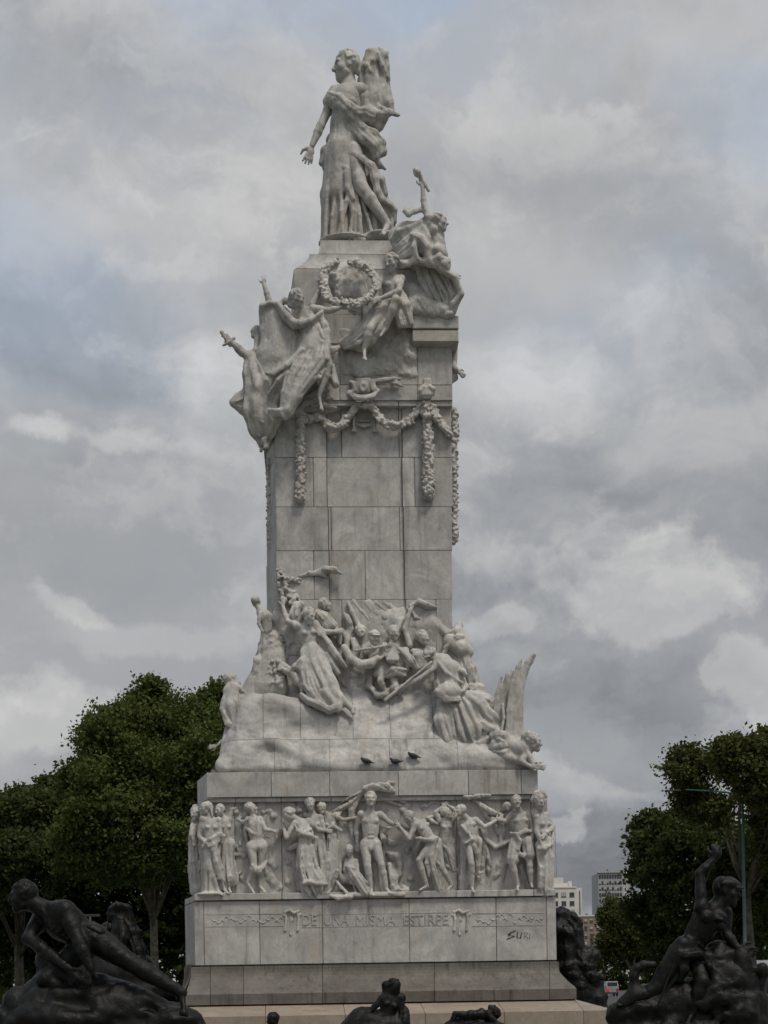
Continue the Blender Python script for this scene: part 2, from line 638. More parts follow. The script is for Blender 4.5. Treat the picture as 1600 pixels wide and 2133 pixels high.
                d = k0 * (k0 - 1.0) / k1
                d = np.where(k0 < .05, -r.min(), d)
            else:
                _, C, A, r, rd, kk, sub = op
                x, y, z = X - C[0], Y - C[1], Z - C[2]
                q = [np.abs(x * A[i][0] + y * A[i][1] + z * A[i][2]) - r[i] + rd for i in range(3)]
                d = np.sqrt(sum(np.maximum(c, 0) ** 2 for c in q)) + np.minimum(np.maximum(np.maximum(q[0], q[1]), q[2]), 0) - rd
            cur = Fd[sl_]
            kk = max(kk, 1e-6)
            if sub:
                d = -d
                hh = np.maximum(kk - np.abs(cur - d), 0) / kk
                Fd[sl_] = np.maximum(cur, d) + hh * hh * kk * .25
            else:
                hh = np.maximum(kk - np.abs(cur - d), 0) / kk
                Fd[sl_] = np.minimum(cur, d) - hh * hh * kk * .25
        for (fq, am, st, sd, ridge) in s.nz:
            r_ = np.random.default_rng(sd + 11)
            acc = np.zeros(n, np.float32)
            band = np.abs(Fd) < (4 * h + 2 * amp)
            I = np.argwhere(band)
            if len(I) == 0:
                continue
            px = (I * h + lo) * np.array(st)
            wv_ = np.zeros(len(I))
            a_ = 1.0
            f_ = fq
            for o_ in range(3 if not ridge else 2):
                for _ in range(4 if not ridge else 3):
                    dv = unit(r_.normal(size=3)) * f_
                    dv2 = unit(r_.normal(size=3)) * f_ * .7
                    w0 = np.sin(px @ dv + r_.uniform(0, 6.28) + 1.3 * np.sin(px @ dv2 + r_.uniform(0, 6.28)))
                    wv_ += a_ * (w0 if not ridge else 3.0 * (1 - np.abs(w0)) ** 3 - .75)
                a_ *= .5
                f_ *= 2.1
            Fd[band] += (am * wv_ / 3.2).astype(np.float32)
        # naive surface nets
        S = Fd < 0
        S[0], S[-1], S[:, 0], S[:, -1], S[:, :, 0], S[:, :, -1] = (False,) * 6
        Fd = np.where(S, np.minimum(Fd, -1e-6), np.maximum(Fd, 1e-6))
        cnt = np.zeros(n - 1, np.int8)
        offs = [(i, j, k) for i in (0, 1) for j in (0, 1) for k in (0, 1)]
        for (i, j, k) in offs:
            cnt += S[i:n[0] - 1 + i, j:n[1] - 1 + j, k:n[2] - 1 + k]
        mixed_ = (cnt > 0) & (cnt < 8)
        idx = np.argwhere(mixed_)
        vid = np.full(n - 1, -1, np.int32)
        vid[mixed_] = np.arange(len(idx))
        pos = np.zeros((len(idx), 3))
        c = np.zeros(len(idx))
        for a_ in range(3):
            for p in (0, 1):
                for q in (0, 1):
                    o0 = [0, 0, 0]
                    o0[(a_ + 1) % 3], o0[(a_ + 2) % 3] = p, q
                    o1 = list(o0)
                    o1[a_] = 1
                    f0 = Fd[idx[:, 0] + o0[0], idx[:, 1] + o0[1], idx[:, 2] + o0[2]]
                    f1 = Fd[idx[:, 0] + o1[0], idx[:, 1] + o1[1], idx[:, 2] + o1[2]]
                    mk = (f0 < 0) != (f1 < 0)
                    t = np.where(mk, f0 / np.where(mk, f0 - f1, 1), 0)
                    pp = np.array(o0, float)[None, :].repeat(len(idx), 0)
                    pp[:, a_] += t
                    pos += pp * mk[:, None]
                    c += mk
        pos = (idx + pos / c[:, None]) * h + lo
        faces = []
        for a_ in range(3):
            b_, c_ = (a_ + 1) % 3, (a_ + 2) % 3
            s0 = [slice(1, -1)] * 3
            s1 = [slice(1, -1)] * 3
            s0[a_], s1[a_] = slice(0, -1), slice(1, None)
            A0, A1 = S[tuple(s0)], S[tuple(s1)]
            for flip, mk in ((False, A0 & ~A1), (True, ~A0 & A1)):
                e = np.argwhere(mk)
                if len(e) == 0:
                    continue
                e[:, b_] += 1
                e[:, c_] += 1
                q = []
                for (db, dc) in ((0, 0), (-1, 0), (-1, -1), (0, -1)):
                    cc = e.copy()
                    cc[:, b_] += db
                    cc[:, c_] += dc
                    q.append(vid[cc[:, 0], cc[:, 1], cc[:, 2]])
                q = np.stack(q, 1)
                faces.append(q[:, ::-1] if flip else q)
        faces = np.concatenate(faces)
        faces = faces[(faces >= 0).all(1)]
        return pos, faces

    def build(s, name, mat, parent=None, label=None):
        v, f = s.mesh()
        o = mesh_obj(name, v, f, mat, parent, True)
        if label:
            o['label'] = label
        return o
# ------------------------------------------------------------------ the monument: frame and masonry
MD, MROT = 40.0, R(2.6)
MF = Frame(MD, MROT)
mon = empty('monument', (0, MD, 0), MROT)
tag(mon, 'tall carved white marble monument with friezes, garlands and inscribed plinth on dark granite', 'monument')
U = MF.u


def px_x(x, y, d): return MF.p((x, y, d))[0]
def px_z(y, d, x=780): return MF.p((x, y, d))[2]


JG = 0.0062    # half a joint


def block(name, x0, y0, x1, y1, d, back=40, mat='marble', bev=.007, label=None, g0=1, g1=1, ref=None):
    """one squared stone whose face fills the given rectangle of the elevation"""
    ym, xm = (y0 + y1) / 2, (x0 + x1) / 2
    xm = ref if ref is not None else 765
    X0, X1 = px_x(x0, ym, d) + JG * g0, px_x(x1, ym, d) - JG * g1
    Z1, Z0 = px_z(y0, d, xm) - JG * .7, px_z(y1, d, xm) + JG * .7
    Y = -d * U + random.uniform(-.004, .004)
    mb = MB().box(X0, Y, Z0, X1, Y + back * U, Z1, bev)
    o = mb.build(name, M[mat], mon)
    if label:
        o['label'] = label
    return o


def course(name, xs, y0, y1, d, back=40, mat='marble', bev=.007, ref=None):
    return [block(name, a, y0, b, y1, d, back, mat, bev, ref=ref) for a, b in zip(xs[:-1], xs[1:])]


def core(x0, y0, x1, y1, d, depth):
    ym = (y0 + y1) / 2
    X0, X1 = px_x(x0, ym, d), px_x(x1, ym, d)
    Z1, Z0 = px_z(y0, d), px_z(y1, d)
    MB().box(X0, -d * U, Z0, X1, -d * U + depth, Z1).build('masonry_core', M['core'], mon)


def side_wall(xf, df, xb, db, y0, y1, name='side_stone', tail=2.5, mat='marble', seams=(), thick=.5):
    """the flank seen at a slant: from the front arris back and outwards, then straight back"""
    ys = [y0] + list(seams) + [y1]
    for a, b in zip(ys[:-1], ys[1:]):
        ym = (a + b) / 2
        X0, X1 = px_x(xf, ym, df), px_x(xb, ym, db)
        plan = [(X0 + .012, -df * U + .014), (X0 + thick, -df * U + .12), (X0 + thick, -db * U + tail), (X1, -db * U + tail), (X1, -db * U)]
        MB().prism(plan, px_z(b, df, 600) + JG, px_z(a, df, 600) - JG).build(name, M[mat], mon)


# granite foot with a concave sweep, in five lengths
def sweep_profile():
    # (y pixel, d) from the bottom lip upwards
    pts = [(2088, 50), (2066, 50), (2062, 46)]
    for i in range(9):
        t = i / 8.0
        pts.append((2060 - 50 * t, 44 - 37 * (1 - (1 - t) ** 2.2)))
    pts.append((2008, 7))
    return pts


prof = sweep_profile()
gx = [398, 438, 507, 672, 905, 1145, 1162]
for i in range(len(gx) - 1):
    mb = MB()
    pr = []
    for (y, d) in prof:
        pr.append((y, d))
    L, Rr = [], []
    for (y, d) in pr:
        # the two end stones flare outwards as the sweep comes forward
        fl = (d - 7) * .92
        xl = gx[i] - (fl * .35 if i == 0 else 0)
        xr = gx[i + 1] + (fl if i == len(gx) - 2 else 0)
        L.append((px_x(xl, y, d) + JG, -d * U, px_z(y, d)))
        Rr.append((px_x(xr, y, d) - JG, -d * U, px_z(y, d)))
    bk = 1.2
    n = len(pr)
    v = L + Rr + [(L[0][0], bk, L[0][2]), (L[-1][0], bk, L[-1][2]), (Rr[0][0], bk, Rr[0][2]), (Rr[-1][0], bk, Rr[-1][2])]
    f = [(k, n + k, n + k + 1, k + 1) for k in range(n - 1)]
    f.append(tuple(range(n - 1, -1, -1)) + (2 * n, 2 * n + 1))
    f[-1] = tuple(range(n)) + (2 * n + 1, 2 * n)
    f.append(tuple(range(2 * n - 1, n - 1, -1)) + (2 * n + 2, 2 * n + 3))
    f.append((n - 1, 2 * n - 1, 2 * n + 3, 2 * n + 1))
    f.append((0, 2 * n, 2 * n + 2, n))
    f.append((2 * n, 2 * n + 1, 2 * n + 3, 2 * n + 2))
    mb.add(v, f)
    mb.build('granite_block', M['granite'], mon)
# its left flank
mb = MB()
ring = []
for (y, d) in prof:
    xo = (d - 7) * .45
    a = (px_x(399 - (d - 7) * .35, y, d) + .0, -d * U + .02, px_z(y, d, 420))
    b = (px_x(385 - xo * .5, y, -144 + 0), 144 * U, px_z(y, d, 420))
    ring.append((a, b, (b[0], 144 * U + 4, b[2])))
n = len(ring)
v = [r[0] for r in ring] + [r[1] for r in ring] + [r[2] for r in ring]
f = [(k, k + 1, n + k + 1, n + k) for k in range(n - 1)] + [(n + k, n + k + 1, 2 * n + k + 1, 2 * n + k) for k in range(n - 1)]
mb.add(v, f)
mb.build('granite_block', M['granite'], mon)
MB().box(px_x(392, 2040, -150), .6, 0.0, px_x(1150, 2040, -150), 8.2, px_z(2009, 0)).build('masonry_core', M['granite'], mon)

# terrace slabs sloping gently forward
tj = [150, 395, 553, 715, 875, 1036, 1198]
tj2 = [110, 380, 553, 719, 886, 1051, 1216]
yb, yf = 2089, 2113
for i in range(len(tj) - 1):
    dB, dF = 30, 170
    ref = 765
    xs = [px_x(tj[i], yb, 40) + JG, px_x(tj[i + 1], yb, 40) - JG, px_x(tj2[i + 1], yf, dF) - JG, px_x(tj2[i], yf, dF) + JG]
    zb, zf = px_z(yb, 40) + .006, px_z(yf, dF) + .004
    v = [(xs[0], -dB * U, zb), (xs[1], -dB * U, zb), (xs[2], -dF * U, zf), (xs[3], -dF * U, zf)]
    v += [(xs[0], -dB * U, zb - .9), (xs[1], -dB * U, zb - .9), (xs[2], -dF * U, zf - .55), (xs[3], -dF * U, zf - .55)]
    f = [(3, 2, 1, 0), (4, 5, 6, 7), (3, 7, 6, 2), (0, 4, 7, 3), (2, 6, 5, 1), (1, 5, 4, 0)]
    MB().add(v, f).build('terrace_slab', M['terrace'], mon)
# the slab that returns along the right flank
zb, zf = px_z(yb, 40) + .006, px_z(yf, 170) + .004
xr0, xr1 = px_x(1198, yb, 40) + JG, px_x(1216, yf, 170) + JG
v = [(xr0, -30 * U, zb), (xr0 + .05, 3.6, zb), (xr0 + 1.05, 3.6, zf), (xr1 + .92, -120 * U, zf), (xr1 + .80, -170 * U, zf), (xr1, -170 * U, zf)]
v2 = [(x, y, z - .55) for x, y, z in v]
MB().add(v + v2, [(5, 4, 3, 2, 1, 0), (6, 7, 8, 9, 10, 11)] + [(i, (i + 1) % 6, 6 + (i + 1) % 6, 6 + i) for i in range(6)]).build('terrace_slab', M['terrace'], mon)
zt = px_z(2113, 165) - .5
MB().box(px_x(120, 2120, 150), -2.05, -.05, xr1 + .75, 9.0, zt).build('terrace_base', M['terrace'], mon)

# inscribed plinth
px_joint = [405, 425, 541, 672, 853, 1034, 1139, 1159]
plinth = course('marble_block', px_joint, 1873, 2006, 0, 60)
side_wall(405, 0, 386, -144, 1876, 2008, tail=3.2)
side_wall(404, 2, 385, -144, 1862, 1875, tail=3.2)
core(410, 1878, 1150, 2012, -10, 8.2)
course('ledge_stone', [404, 587, 768, 950, 1112, 1158], 1857, 1871.5, 6, 120, 'marble', .012)
# frieze wall
course('frieze_slab', [420, 490, 587, 767, 952, 1107, 1142], 1668, 1858, -27, 40, 'carved', .006)
side_wall(421, -28, 402, -150, 1668, 1862, tail=3.0)
core(428, 1662, 1135, 1862, -50, 8.0)
course('moulding', [428, 491, 586, 690, 765, 948, 1106, 1128], 1658.5, 1668.5, -17, 60, 'marble', .012)
# podium slabs
course('marble_block', [430, 565, 687, 830, 976, 1086, 1121], 1606, 1658, -12, 80)
side_wall(430, -12, 411, -140, 1608, 1662, tail=3.0)
core(440, 1600, 1112, 1660, -40, 7.8)
# shaft: recessed panel and two pilasters, course by course
SP, SC = -106, -113          # depth of the pilasters and of the panel
ycs = [845, 953, 1056, 1147, 1249, 1365, 1455, 1545]
pil_l = {845: [571, 680], 953: [573, 653, 681], 1056: [575, 684], 1147: [576, 654, 686], 1249: [578, 610, 688], 1365: [578, 688], 1455: [578, 690]}
pan = {845: [680, 711, 831, 838], 953: [681, 838], 1056: [684, 690, 833, 841], 1147: [686, 761, 843], 1249: [688, 713, 846], 1365: [688, 735, 846], 1455: [690, 738, 815, 868]}
pil_r = {845: [838, 941], 953: [838, 864, 943], 1056: [841, 942], 1147: [843, 942], 1249: [846, 909, 943], 1365: [846, 946], 1455: [868, 948]}
for a, b in zip(ycs[:-1], ycs[1:]):
    course('marble_block', pil_l[a], a, b, SP, 50, 'marble', .010)
    course('marble_block', pan[a], a, b, SC, 50, 'marble', .008)
    course('marble_block', pil_r[a], a, b, SP, 50, 'marble', .010)
side_wall(575, SP, 555, -230, 900, 1480, tail=2.2, seams=(953, 1056, 1147, 1249, 1365))
core(584, 664, 936, 1560, -135, 5.2)
course('marble_block', [560, 690, 813, 900, 1000], 1541, 1580, -64, 60, 'marble', .01)
# entablature
course('marble_block', [680, 830, 943], 834, 846, -96, 60, 'marble', .016)
course('marble_block', [612, 708, 870, 943], 802, 833.5, -92, 60)
course('marble_block', [560, 616, 708, 870, 942], 716, 801.5, -100, 60)
course('marble_block', [560, 616, 754, 858], 655, 716, -98, 60)
# bold cornice stone on the right
block('cornice_stone', 858, 656, 956, 684, -78, 90, bev=.02)
block('cornice_stone', 858, 685, 956, 712, -80, 90, bev=.03)
mb = MB()
zc1, zc0 = px_z(712, -84), px_z(722, -98)
xa, xb = px_x(860, 716, -90), px_x(955, 716, -90)
v = [(xa, 80 * U, zc1), (xb, 80 * U, zc1), (xb - .12, 98 * U, zc0), (xa, 98 * U, zc0), (xa, 150 * U, zc1), (xb, 150 * U, zc1), (xb - .12, 150 * U, zc0), (xa, 150 * U, zc0)]
mb.add(v, [(0, 3, 2, 1), (4, 5, 6, 7), (0, 1, 5, 4), (3, 7, 6, 2), (1, 2, 6, 5), (0, 4, 7, 3)])
mb.build('cornice_stone', M['marble'], mon)
# left flank of the head of the shaft
side_wall(562, -100, 548, -210, 640, 900, tail=2.4, seams=(716, 802))
# crown blocks and the stone under the statue
course('crown_stone', [612, 754, 868], 560, 656, -100, 60, bev=.02)
side_wall(612, -100, 606, -200, 560, 656, tail=2.3)
core(622, 556, 880, 662, -130, 5.0)


def sloped(name, x0, x1, y1, d1, X0, X1, y0, d0, depth):
    """a stone whose sides draw in from (x0, x1) at y1 to (X0, X1) at y0 along a hollow curve"""
    mb = MB()
    n = 6
    rings = []
    for i in range(n + 1):
        t = i / n
        e = 1 - (1 - t) ** 2.0
        y = y1 + (y0 - y1) * t
        a = x0 + (X0 - x0) * e
        b = x1 + (X1 - x1) * e
        d = d1 + (d0 - d1) * e
        z = px_z(y, d)
        rings.append([(px_x(a, y, d), -d * U, z), (px_x(b, y, d), -d * U, z), (px_x(b, y, d), -d1 * U + depth, z), (px_x(a, y, d), -d1 * U + depth, z)])
    v = [q for r in rings for q in r]
    f = [(3, 2, 1, 0), tuple(4 * n + k for k in range(4))]
    for i in range(n):
        for k in range(4):
            j = (k + 1) % 4
            f.append((4 * i + k, 4 * i + j, 4 * i + 4 + j, 4 * i + 4 + k))
    return mb.add(v, f).build(name, M['marble'], mon)


sloped('crown_stone', 615, 862, 560, -100, 645, 850, 530, -112, 4.2)
sloped('crown_stone', 663, 842, 529, -114, 667, 838, 501, -117, 3.6)
# ------------------------------------------------------------------ ground, road, trees, buildings
def sheet(name, x0, y0, x1, y1, z, mat):
    o = mesh_obj(name, [(x0, y0, z), (x1, y0, z), (x1, y1, z), (x0, y1, z)], [(0, 1, 2, 3)], mat)
    return tag(o, kind='structure')


M['grass'] = plain('mown grass', (.045, .058, .022), .9, 0, .2, .35, 1.5)
M['asphalt'] = plain('asphalt', (.05, .05, .052), .85, 0, .3, .2, .8)
M['paving'] = plain('grey paving', (.17, .16, .145), .8, 0, .3, .2, 1.2)
M['kerb'] = plain('kerb stone', (.27, .265, .25), .8, 0, .3, .15, 2)
M['line'] = plain('road paint', (.7, .7, .68), .7, 0, .3, .08, 6)
sheet('ground', -3000, -200, 3000, 4000, 0.0, M['grass'])
sheet('paving', -22, 8, 24, 56, 0.012, M['paving'])
sheet('road', 20, 20, 44, 900, 0.008, M['asphalt'])
sheet('cross_road', -400, 84, 400, 96, 0.016, M['asphalt'])
for y in range(20, 320, 9):
    o = mesh_obj('lane_marking', [(32 - .08, y, .02), (32 + .08, y, .02), (32 + .08, y + 3.5, .02), (32 - .08, y + 3.5, .02)], [(0, 1, 2, 3)], M['line'])
    tag(o, kind='structure')
tag(MB().box(19.7, 20, -.1, 20, 82, .13).build('kerb', M['kerb']), kind='structure')
tag(MB().box(44, 20, -.1, 44.3, 82, .13).build('kerb', M['kerb']), kind='structure')

M['bark'] = plain('plane tree bark', (.125, .115, .09), .85, 0, .2, .45, 5)
M['bark2'] = plain('dark bark', (.09, .08, .062), .85, 0, .2, .4, 4)
M['leafA'] = make_leaf('plane leaf', (.066, .086, .026, 1), (.112, .136, .042, 1), (.096, .104, .032, 1))
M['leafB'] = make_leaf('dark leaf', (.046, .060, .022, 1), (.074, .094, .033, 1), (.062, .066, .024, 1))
M['leafD'] = make_leaf('leaf with painted shade', (.016, .024, .008, 1), (.030, .042, .012, 1), (.022, .026, .008, 1))  # deep shade below the crowns is put into this darkened leaf colour
M['leafC'] = make_leaf('autumn tinged leaf', (.058, .068, .024, 1), (.098, .108, .036, 1), (.088, .082, .028, 1))


def foliage(clumps, n, size, seed, mat, parent, name='crown', fill=.35, ragged=True):
    """leaf-sized faces scattered through lumpy clumps: (centre, radii, weight)"""
    r = np.random.default_rng(seed)
    if ragged:
        extra = []
        for (c, rad) in clumps:
            for _ in range(11):
                d = r.normal(size=3)
                d /= np.linalg.norm(d)
                d[2] = d[2] if d[2] > -.3 else -d[2] * .6
                k_ = r.uniform(.20, .42)
                extra.append((np.array(c) + d * np.array(rad) * r.uniform(.82, 1.12), np.array(rad) * k_ * np.array((1, 1, .8))))
        clumps = [(c, np.array(rad) * .86) for c, rad in clumps] + extra
    w = np.array([c[1][0] * c[1][1] * c[1][2] for c in clumps]) ** .72
    w /= w.sum()
    # sub-clumps sit on the shell of every clump
    C, S = [], []
    for (c, rad), wi in zip(clumps, w):
        m = max(int(n * wi / 20), 4)
        d = r.normal(size=(m, 3))
        d /= np.linalg.norm(d, axis=1)[:, None]
        rr = np.where(r.random(m) < fill, r.uniform(.35, .85, m), r.uniform(.86, 1.08, m))
        C.append(np.array(c) + d * np.array(rad) * rr[:, None])
        S.append(np.full(m, .10 * np.mean(rad)))
    C, S = np.concatenate(C), np.concatenate(S)
    S = np.clip(S, .20, .55) * r.uniform(.5, 1.4, len(S))
    k = max(n // len(C), 4)
    P = C[:, None, :] + r.normal(size=(len(C), k, 3)) * S[:, None, None] * np.array((1, 1, .72))
    P = P.reshape(-1, 3)
    N = len(P)
    a = r.normal(size=(N, 3))
    a /= np.linalg.norm(a, axis=1)[:, None]
    b = np.cross(a, r.normal(size=(N, 3)) + np.array((0, 0, .5)))
    b /= np.linalg.norm(b, axis=1)[:, None]
    sz = size * r.uniform(.6, 1.4, N)[:, None]
    nrm = np.cross(a, b)
    v = np.stack([P - a * sz, P - b * sz * .62 + nrm * sz * .15, P + a * sz, P + b * sz * .62 + nrm * sz * .15], 1).reshape(-1, 3)
    f = np.arange(4 * N).reshape(N, 4)
    return mesh_obj(name, v, f, mat, parent)


def tree(label, D, px, base_px, clumps_px, n, size, seed, leaf='leafA', bark='bark', trunk_r=.35, group=None, limbs=6, split=.42, lean=0.0, name='tree', rel=True):
    """crown clumps given as headings: (px, py, rx, ry, depth offset in metres)"""
    fr = Frame(D)
    foot = fr.p((px, HY, 0))
    root = empty(name, (foot[0], D, 0))
    tag(root, label, 'tree', group)
    cl = []
    for (cx, cy, rx, ry, dy) in clumps_px:
        p = fr.p((cx, cy, 0))
        cl.append((np.array((p[0] - foot[0], dy, p[2])), np.array((rx * fr.u, (rx + ry) * .45 * fr.u, ry * fr.u))))
    foliage(cl, n, size, seed, M[leaf], root)
    r = random.Random(seed)
    top = max(c[0][2] for c in cl)
    hs = top * split
    mb = MB()
    mb.tube([(0, 0, -.1), (.03 + lean * .3, 0, hs * .35), (lean * .7, .05, hs * .7), (lean, 0, hs)], [trunk_r * 1.25, trunk_r, trunk_r * .86, trunk_r * .78], 10)
    mb.build('trunk', M[bark], root, True)
    order = sorted(cl, key=lambda c: -c[1][0] * c[1][2])[:limbs]
    for (c, rad) in order:
        m = MB()
        e = Vector(c + np.array((0, 0, rad[2] * .35)))
        s0 = Vector((lean, 0, hs * r.uniform(.82, .97)))
        mid = s0.lerp(e, .5) + Vector((r.uniform(-.5, .5), r.uniform(-.4, .4), r.uniform(-.2, .7)))
        m.tube([s0, s0.lerp(mid, .5) + Vector((r.uniform(-.15, .15), 0, .1)), mid, mid.lerp(e, .6) + Vector((r.uniform(-.3, .3), 0, 0)), e],
               [trunk_r * .46, trunk_r * .34, trunk_r * .24, trunk_r * .15, trunk_r * .05], 7)
        for q in range(3):
            t0 = mid.lerp(e, r.uniform(.0, .6))
            t1 = t0 + Vector((r.uniform(-1, 1) * rad[0], r.uniform(-1, 1) * rad[1], r.uniform(.2, .9) * rad[2])) * .55
            m.tube([t0, t0.lerp(t1, .5) + Vector((r.uniform(-.2, .2), r.uniform(-.2, .2), .15)), t1], [trunk_r * .16, trunk_r * .11, trunk_r * .04], 5)
        m.build('limb', M[bark], root, True)
    return root


# left: the big plane tree
tree('broad leafy plane tree behind the left side of the monument, tallest of the left trees', 66, 322, 2050, [
    (330, 1550, 105, 95, 0), (248, 1575, 62, 76, -2), (420, 1525, 70, 80, .5), (315, 1470, 52, 42, .3), (425, 1460, 36, 28, 1), (255, 1500, 36, 32, 0),
    (490, 1510, 46, 60, 2), (210, 1570, 34, 40, 1), (192, 1640, 48, 56, -1), (330, 1650, 120, 90, -2), (250, 1690, 90, 80, -2.5), (430, 1640, 90, 100, -2),
    (400, 1730, 90, 70, -2), (300, 1750, 100, 70, -3), (240, 1805, 80, 50, -2), (395, 1800, 50, 56, -1), (330, 1810, 70, 44, -2.5), (215, 1720, 60, 60, -3), (318, 1432, 22, 20, 0), (280, 1455, 18, 18, 1),
    (440, 1436, 22, 18, 1), (180, 1600, 24, 28, 0), (165, 1655, 26, 28, -1), (190, 1760, 60, 40, -2)],
    118000, .09, 3, 'leafA', 'bark', .2, limbs=9, split=.36)
tree('dark lower tree at the far left edge behind the bronze man', 74, 40, 2050, [
    (70, 1725, 75, 74, -2), (10, 1705, 52, 50, -1), (130, 1700, 46, 54, -2), (45, 1660, 26, 20, 0), (150, 1740, 50, 70, -1), (60, 1800, 100, 60, -4), (-60, 1730, 70, 80, 0), (140, 1800, 70, 50, -3), (108, 1640, 20, 18, 0), (20, 1850, 90, 60, -3)],
    46000, .115, 5, 'leafB', 'bark2', .26, limbs=6, split=.36)
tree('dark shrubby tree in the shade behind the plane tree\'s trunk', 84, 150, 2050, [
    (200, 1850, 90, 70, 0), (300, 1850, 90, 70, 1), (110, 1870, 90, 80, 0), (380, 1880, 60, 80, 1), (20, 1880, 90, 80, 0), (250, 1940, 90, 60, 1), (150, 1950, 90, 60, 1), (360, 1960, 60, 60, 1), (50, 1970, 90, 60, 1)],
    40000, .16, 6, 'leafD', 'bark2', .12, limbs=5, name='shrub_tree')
# right: two plane trees and the smaller one further off
tree('tall spreading tree at the right edge, reaching highest over the street lamp', 60, 1572, 2050, [
    (1505, 1632, 80, 58, -5), (1590, 1635, 84, 70, -4), (1440, 1610, 40, 34, 0), (1428, 1582, 26, 24, -.5), (1522, 1578, 38, 22, 0), (1590, 1574, 44, 22, 0), (1402, 1618, 20, 12, -1), (1525, 1556, 16, 10, 0),
    (1455, 1665, 46, 34, 1), (1580, 1688, 80, 38, -4), (1650, 1690, 100, 90, -1), (1490, 1690, 50, 34, .5), (1640, 1780, 80, 60, -1)],
    62000, .09, 8, 'leafC', 'bark2', .2, limbs=8, split=.56, lean=-.3)
tree('rounded dark tree left of the lamp post, its crown hanging low over the street', 70, 1450, 2050, [
    (1395, 1750, 64, 50, -2), (1352, 1775, 34, 48, 0), (1430, 1725, 54, 38, 0), (1350, 1712, 26, 20, 0), (1460, 1790, 100, 70, -3), (1375, 1845, 54, 60, -2), (1335, 1825, 22, 36, 0),
    (1410, 1890, 66, 60, -2), (1510, 1870, 90, 80, -1), (1335, 1755, 20, 28, 0), (1570, 1880, 90, 90, 1), (1470, 1950, 100, 56, 1), (1395, 1950, 60, 50, 1), (1600, 1800, 80, 80, -2), (1500, 1790, 70, 60, -3), (1590, 1770, 70, 70, -3), (1540, 1960, 80, 50, 0), (1420, 1985, 80, 40, 0), (1350, 1900, 40, 50, 1)],
    66000, .11, 9, 'leafB', 'bark', .24, limbs=8, split=.42)
tree('small olive green tree in front of the grey tower, beyond the monument', 105, 1318, 2050, [
    (1292, 1925, 40, 44, 0), (1275, 1900, 20, 18, 0), (1320, 1950, 44, 46, 0), (1264, 1945, 18, 36, 0), (1300, 1985, 48, 36, 1), (1350, 1930, 46, 54, 2), (1380, 1985, 56, 46, 2)],
    40000, .105, 12, 'leafC', 'bark', .2, limbs=6)
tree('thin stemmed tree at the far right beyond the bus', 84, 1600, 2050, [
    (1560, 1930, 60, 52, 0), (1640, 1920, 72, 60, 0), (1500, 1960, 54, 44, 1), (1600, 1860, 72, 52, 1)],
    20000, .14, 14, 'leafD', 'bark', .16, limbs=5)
# the far-off wood that closes the horizon
cl = []
rr = random.Random(5)
for i in range(70):
    x = -95 + i * 1.35 + rr.uniform(-1, 1)
    cl.append((np.array((x, 118 + rr.uniform(-6, 6), rr.uniform(1.0, 6.5))), np.array((rr.uniform(2.5, 4), 3, rr.uniform(2.6, 4.6)))))
for i in range(40):
    x = 26 + i * 1.6 + rr.uniform(-1, 1)
    cl.append((np.array((x + 10, 190 + rr.uniform(-6, 6), rr.uniform(1.0, 3.6))), np.array((rr.uniform(2.5, 4), 3, rr.uniform(1.8, 3.6)))))
for i in range(46):
    x = 18 + i * 1.5 + rr.uniform(-1, 1)
    cl.append((np.array((x, 330 + rr.uniform(-8, 8), rr.uniform(1.0, 5.0))), np.array((rr.uniform(3, 5), 3, rr.uniform(2.6, 4.6)))))
for i in range(26):
    x = 22 + i * 1.1 + rr.uniform(-.6, .6)
    cl.append((np.array((x, 92 + rr.uniform(-3, 3), rr.uniform(.8, 3.4))), np.array((rr.uniform(1.6, 2.6), 2, rr.uniform(1.4, 2.4)))))
for i in range(44):
    x = -66 + i * 1.1 + rr.uniform(-.6, .6)
    cl.append((np.array((x, 100 + rr.uniform(-4, 4), rr.uniform(.8, 6.0))), np.array((rr.uniform(2, 3), 2.4, rr.uniform(2.0, 3.6)))))
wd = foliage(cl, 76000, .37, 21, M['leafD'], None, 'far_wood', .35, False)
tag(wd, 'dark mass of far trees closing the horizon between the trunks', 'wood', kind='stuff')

# ---- buildings far behind on the right
M['white_wall'] = plain('white rendered wall', (.62, .60, .56), .8, 0, .3, .06, .1)
M['grey_wall'] = plain('grey concrete slab', (.40, .40, .39), .8, 0, .3, .06, .1)
M['brown_wall'] = plain('brown brick wall', (.26, .19, .15), .8, 0, .3, .1, .2)
M['frame_d'] = plain('dark window frame', (.12, .12, .12), .5)
M['shutter'] = plain('roller shutter', (.42, .40, .37), .6)


def glass_mat():
    m, t, b = material('window glass', .08, 0, .6)
    b.inputs['Base Color'].default_value = (.035, .045, .055, 1)
    return m


M['glass'] = glass_mat()


def building(name, label, D, x0, x1, ytop, depth, mat):
    fr = Frame(D)
    a, b = fr.p((x0, ytop, 0)), fr.p((x1, ytop, 0))
    root = empty(name, ((a[0] + b[0]) / 2, D, 0))
    tag(root, label, 'building')
    w = (b[0] - a[0]) / 2
    MB().box(-w, 0, 0, w, depth, a[2]).build('wall', M[mat], root)
    return root, fr, w, a[2]


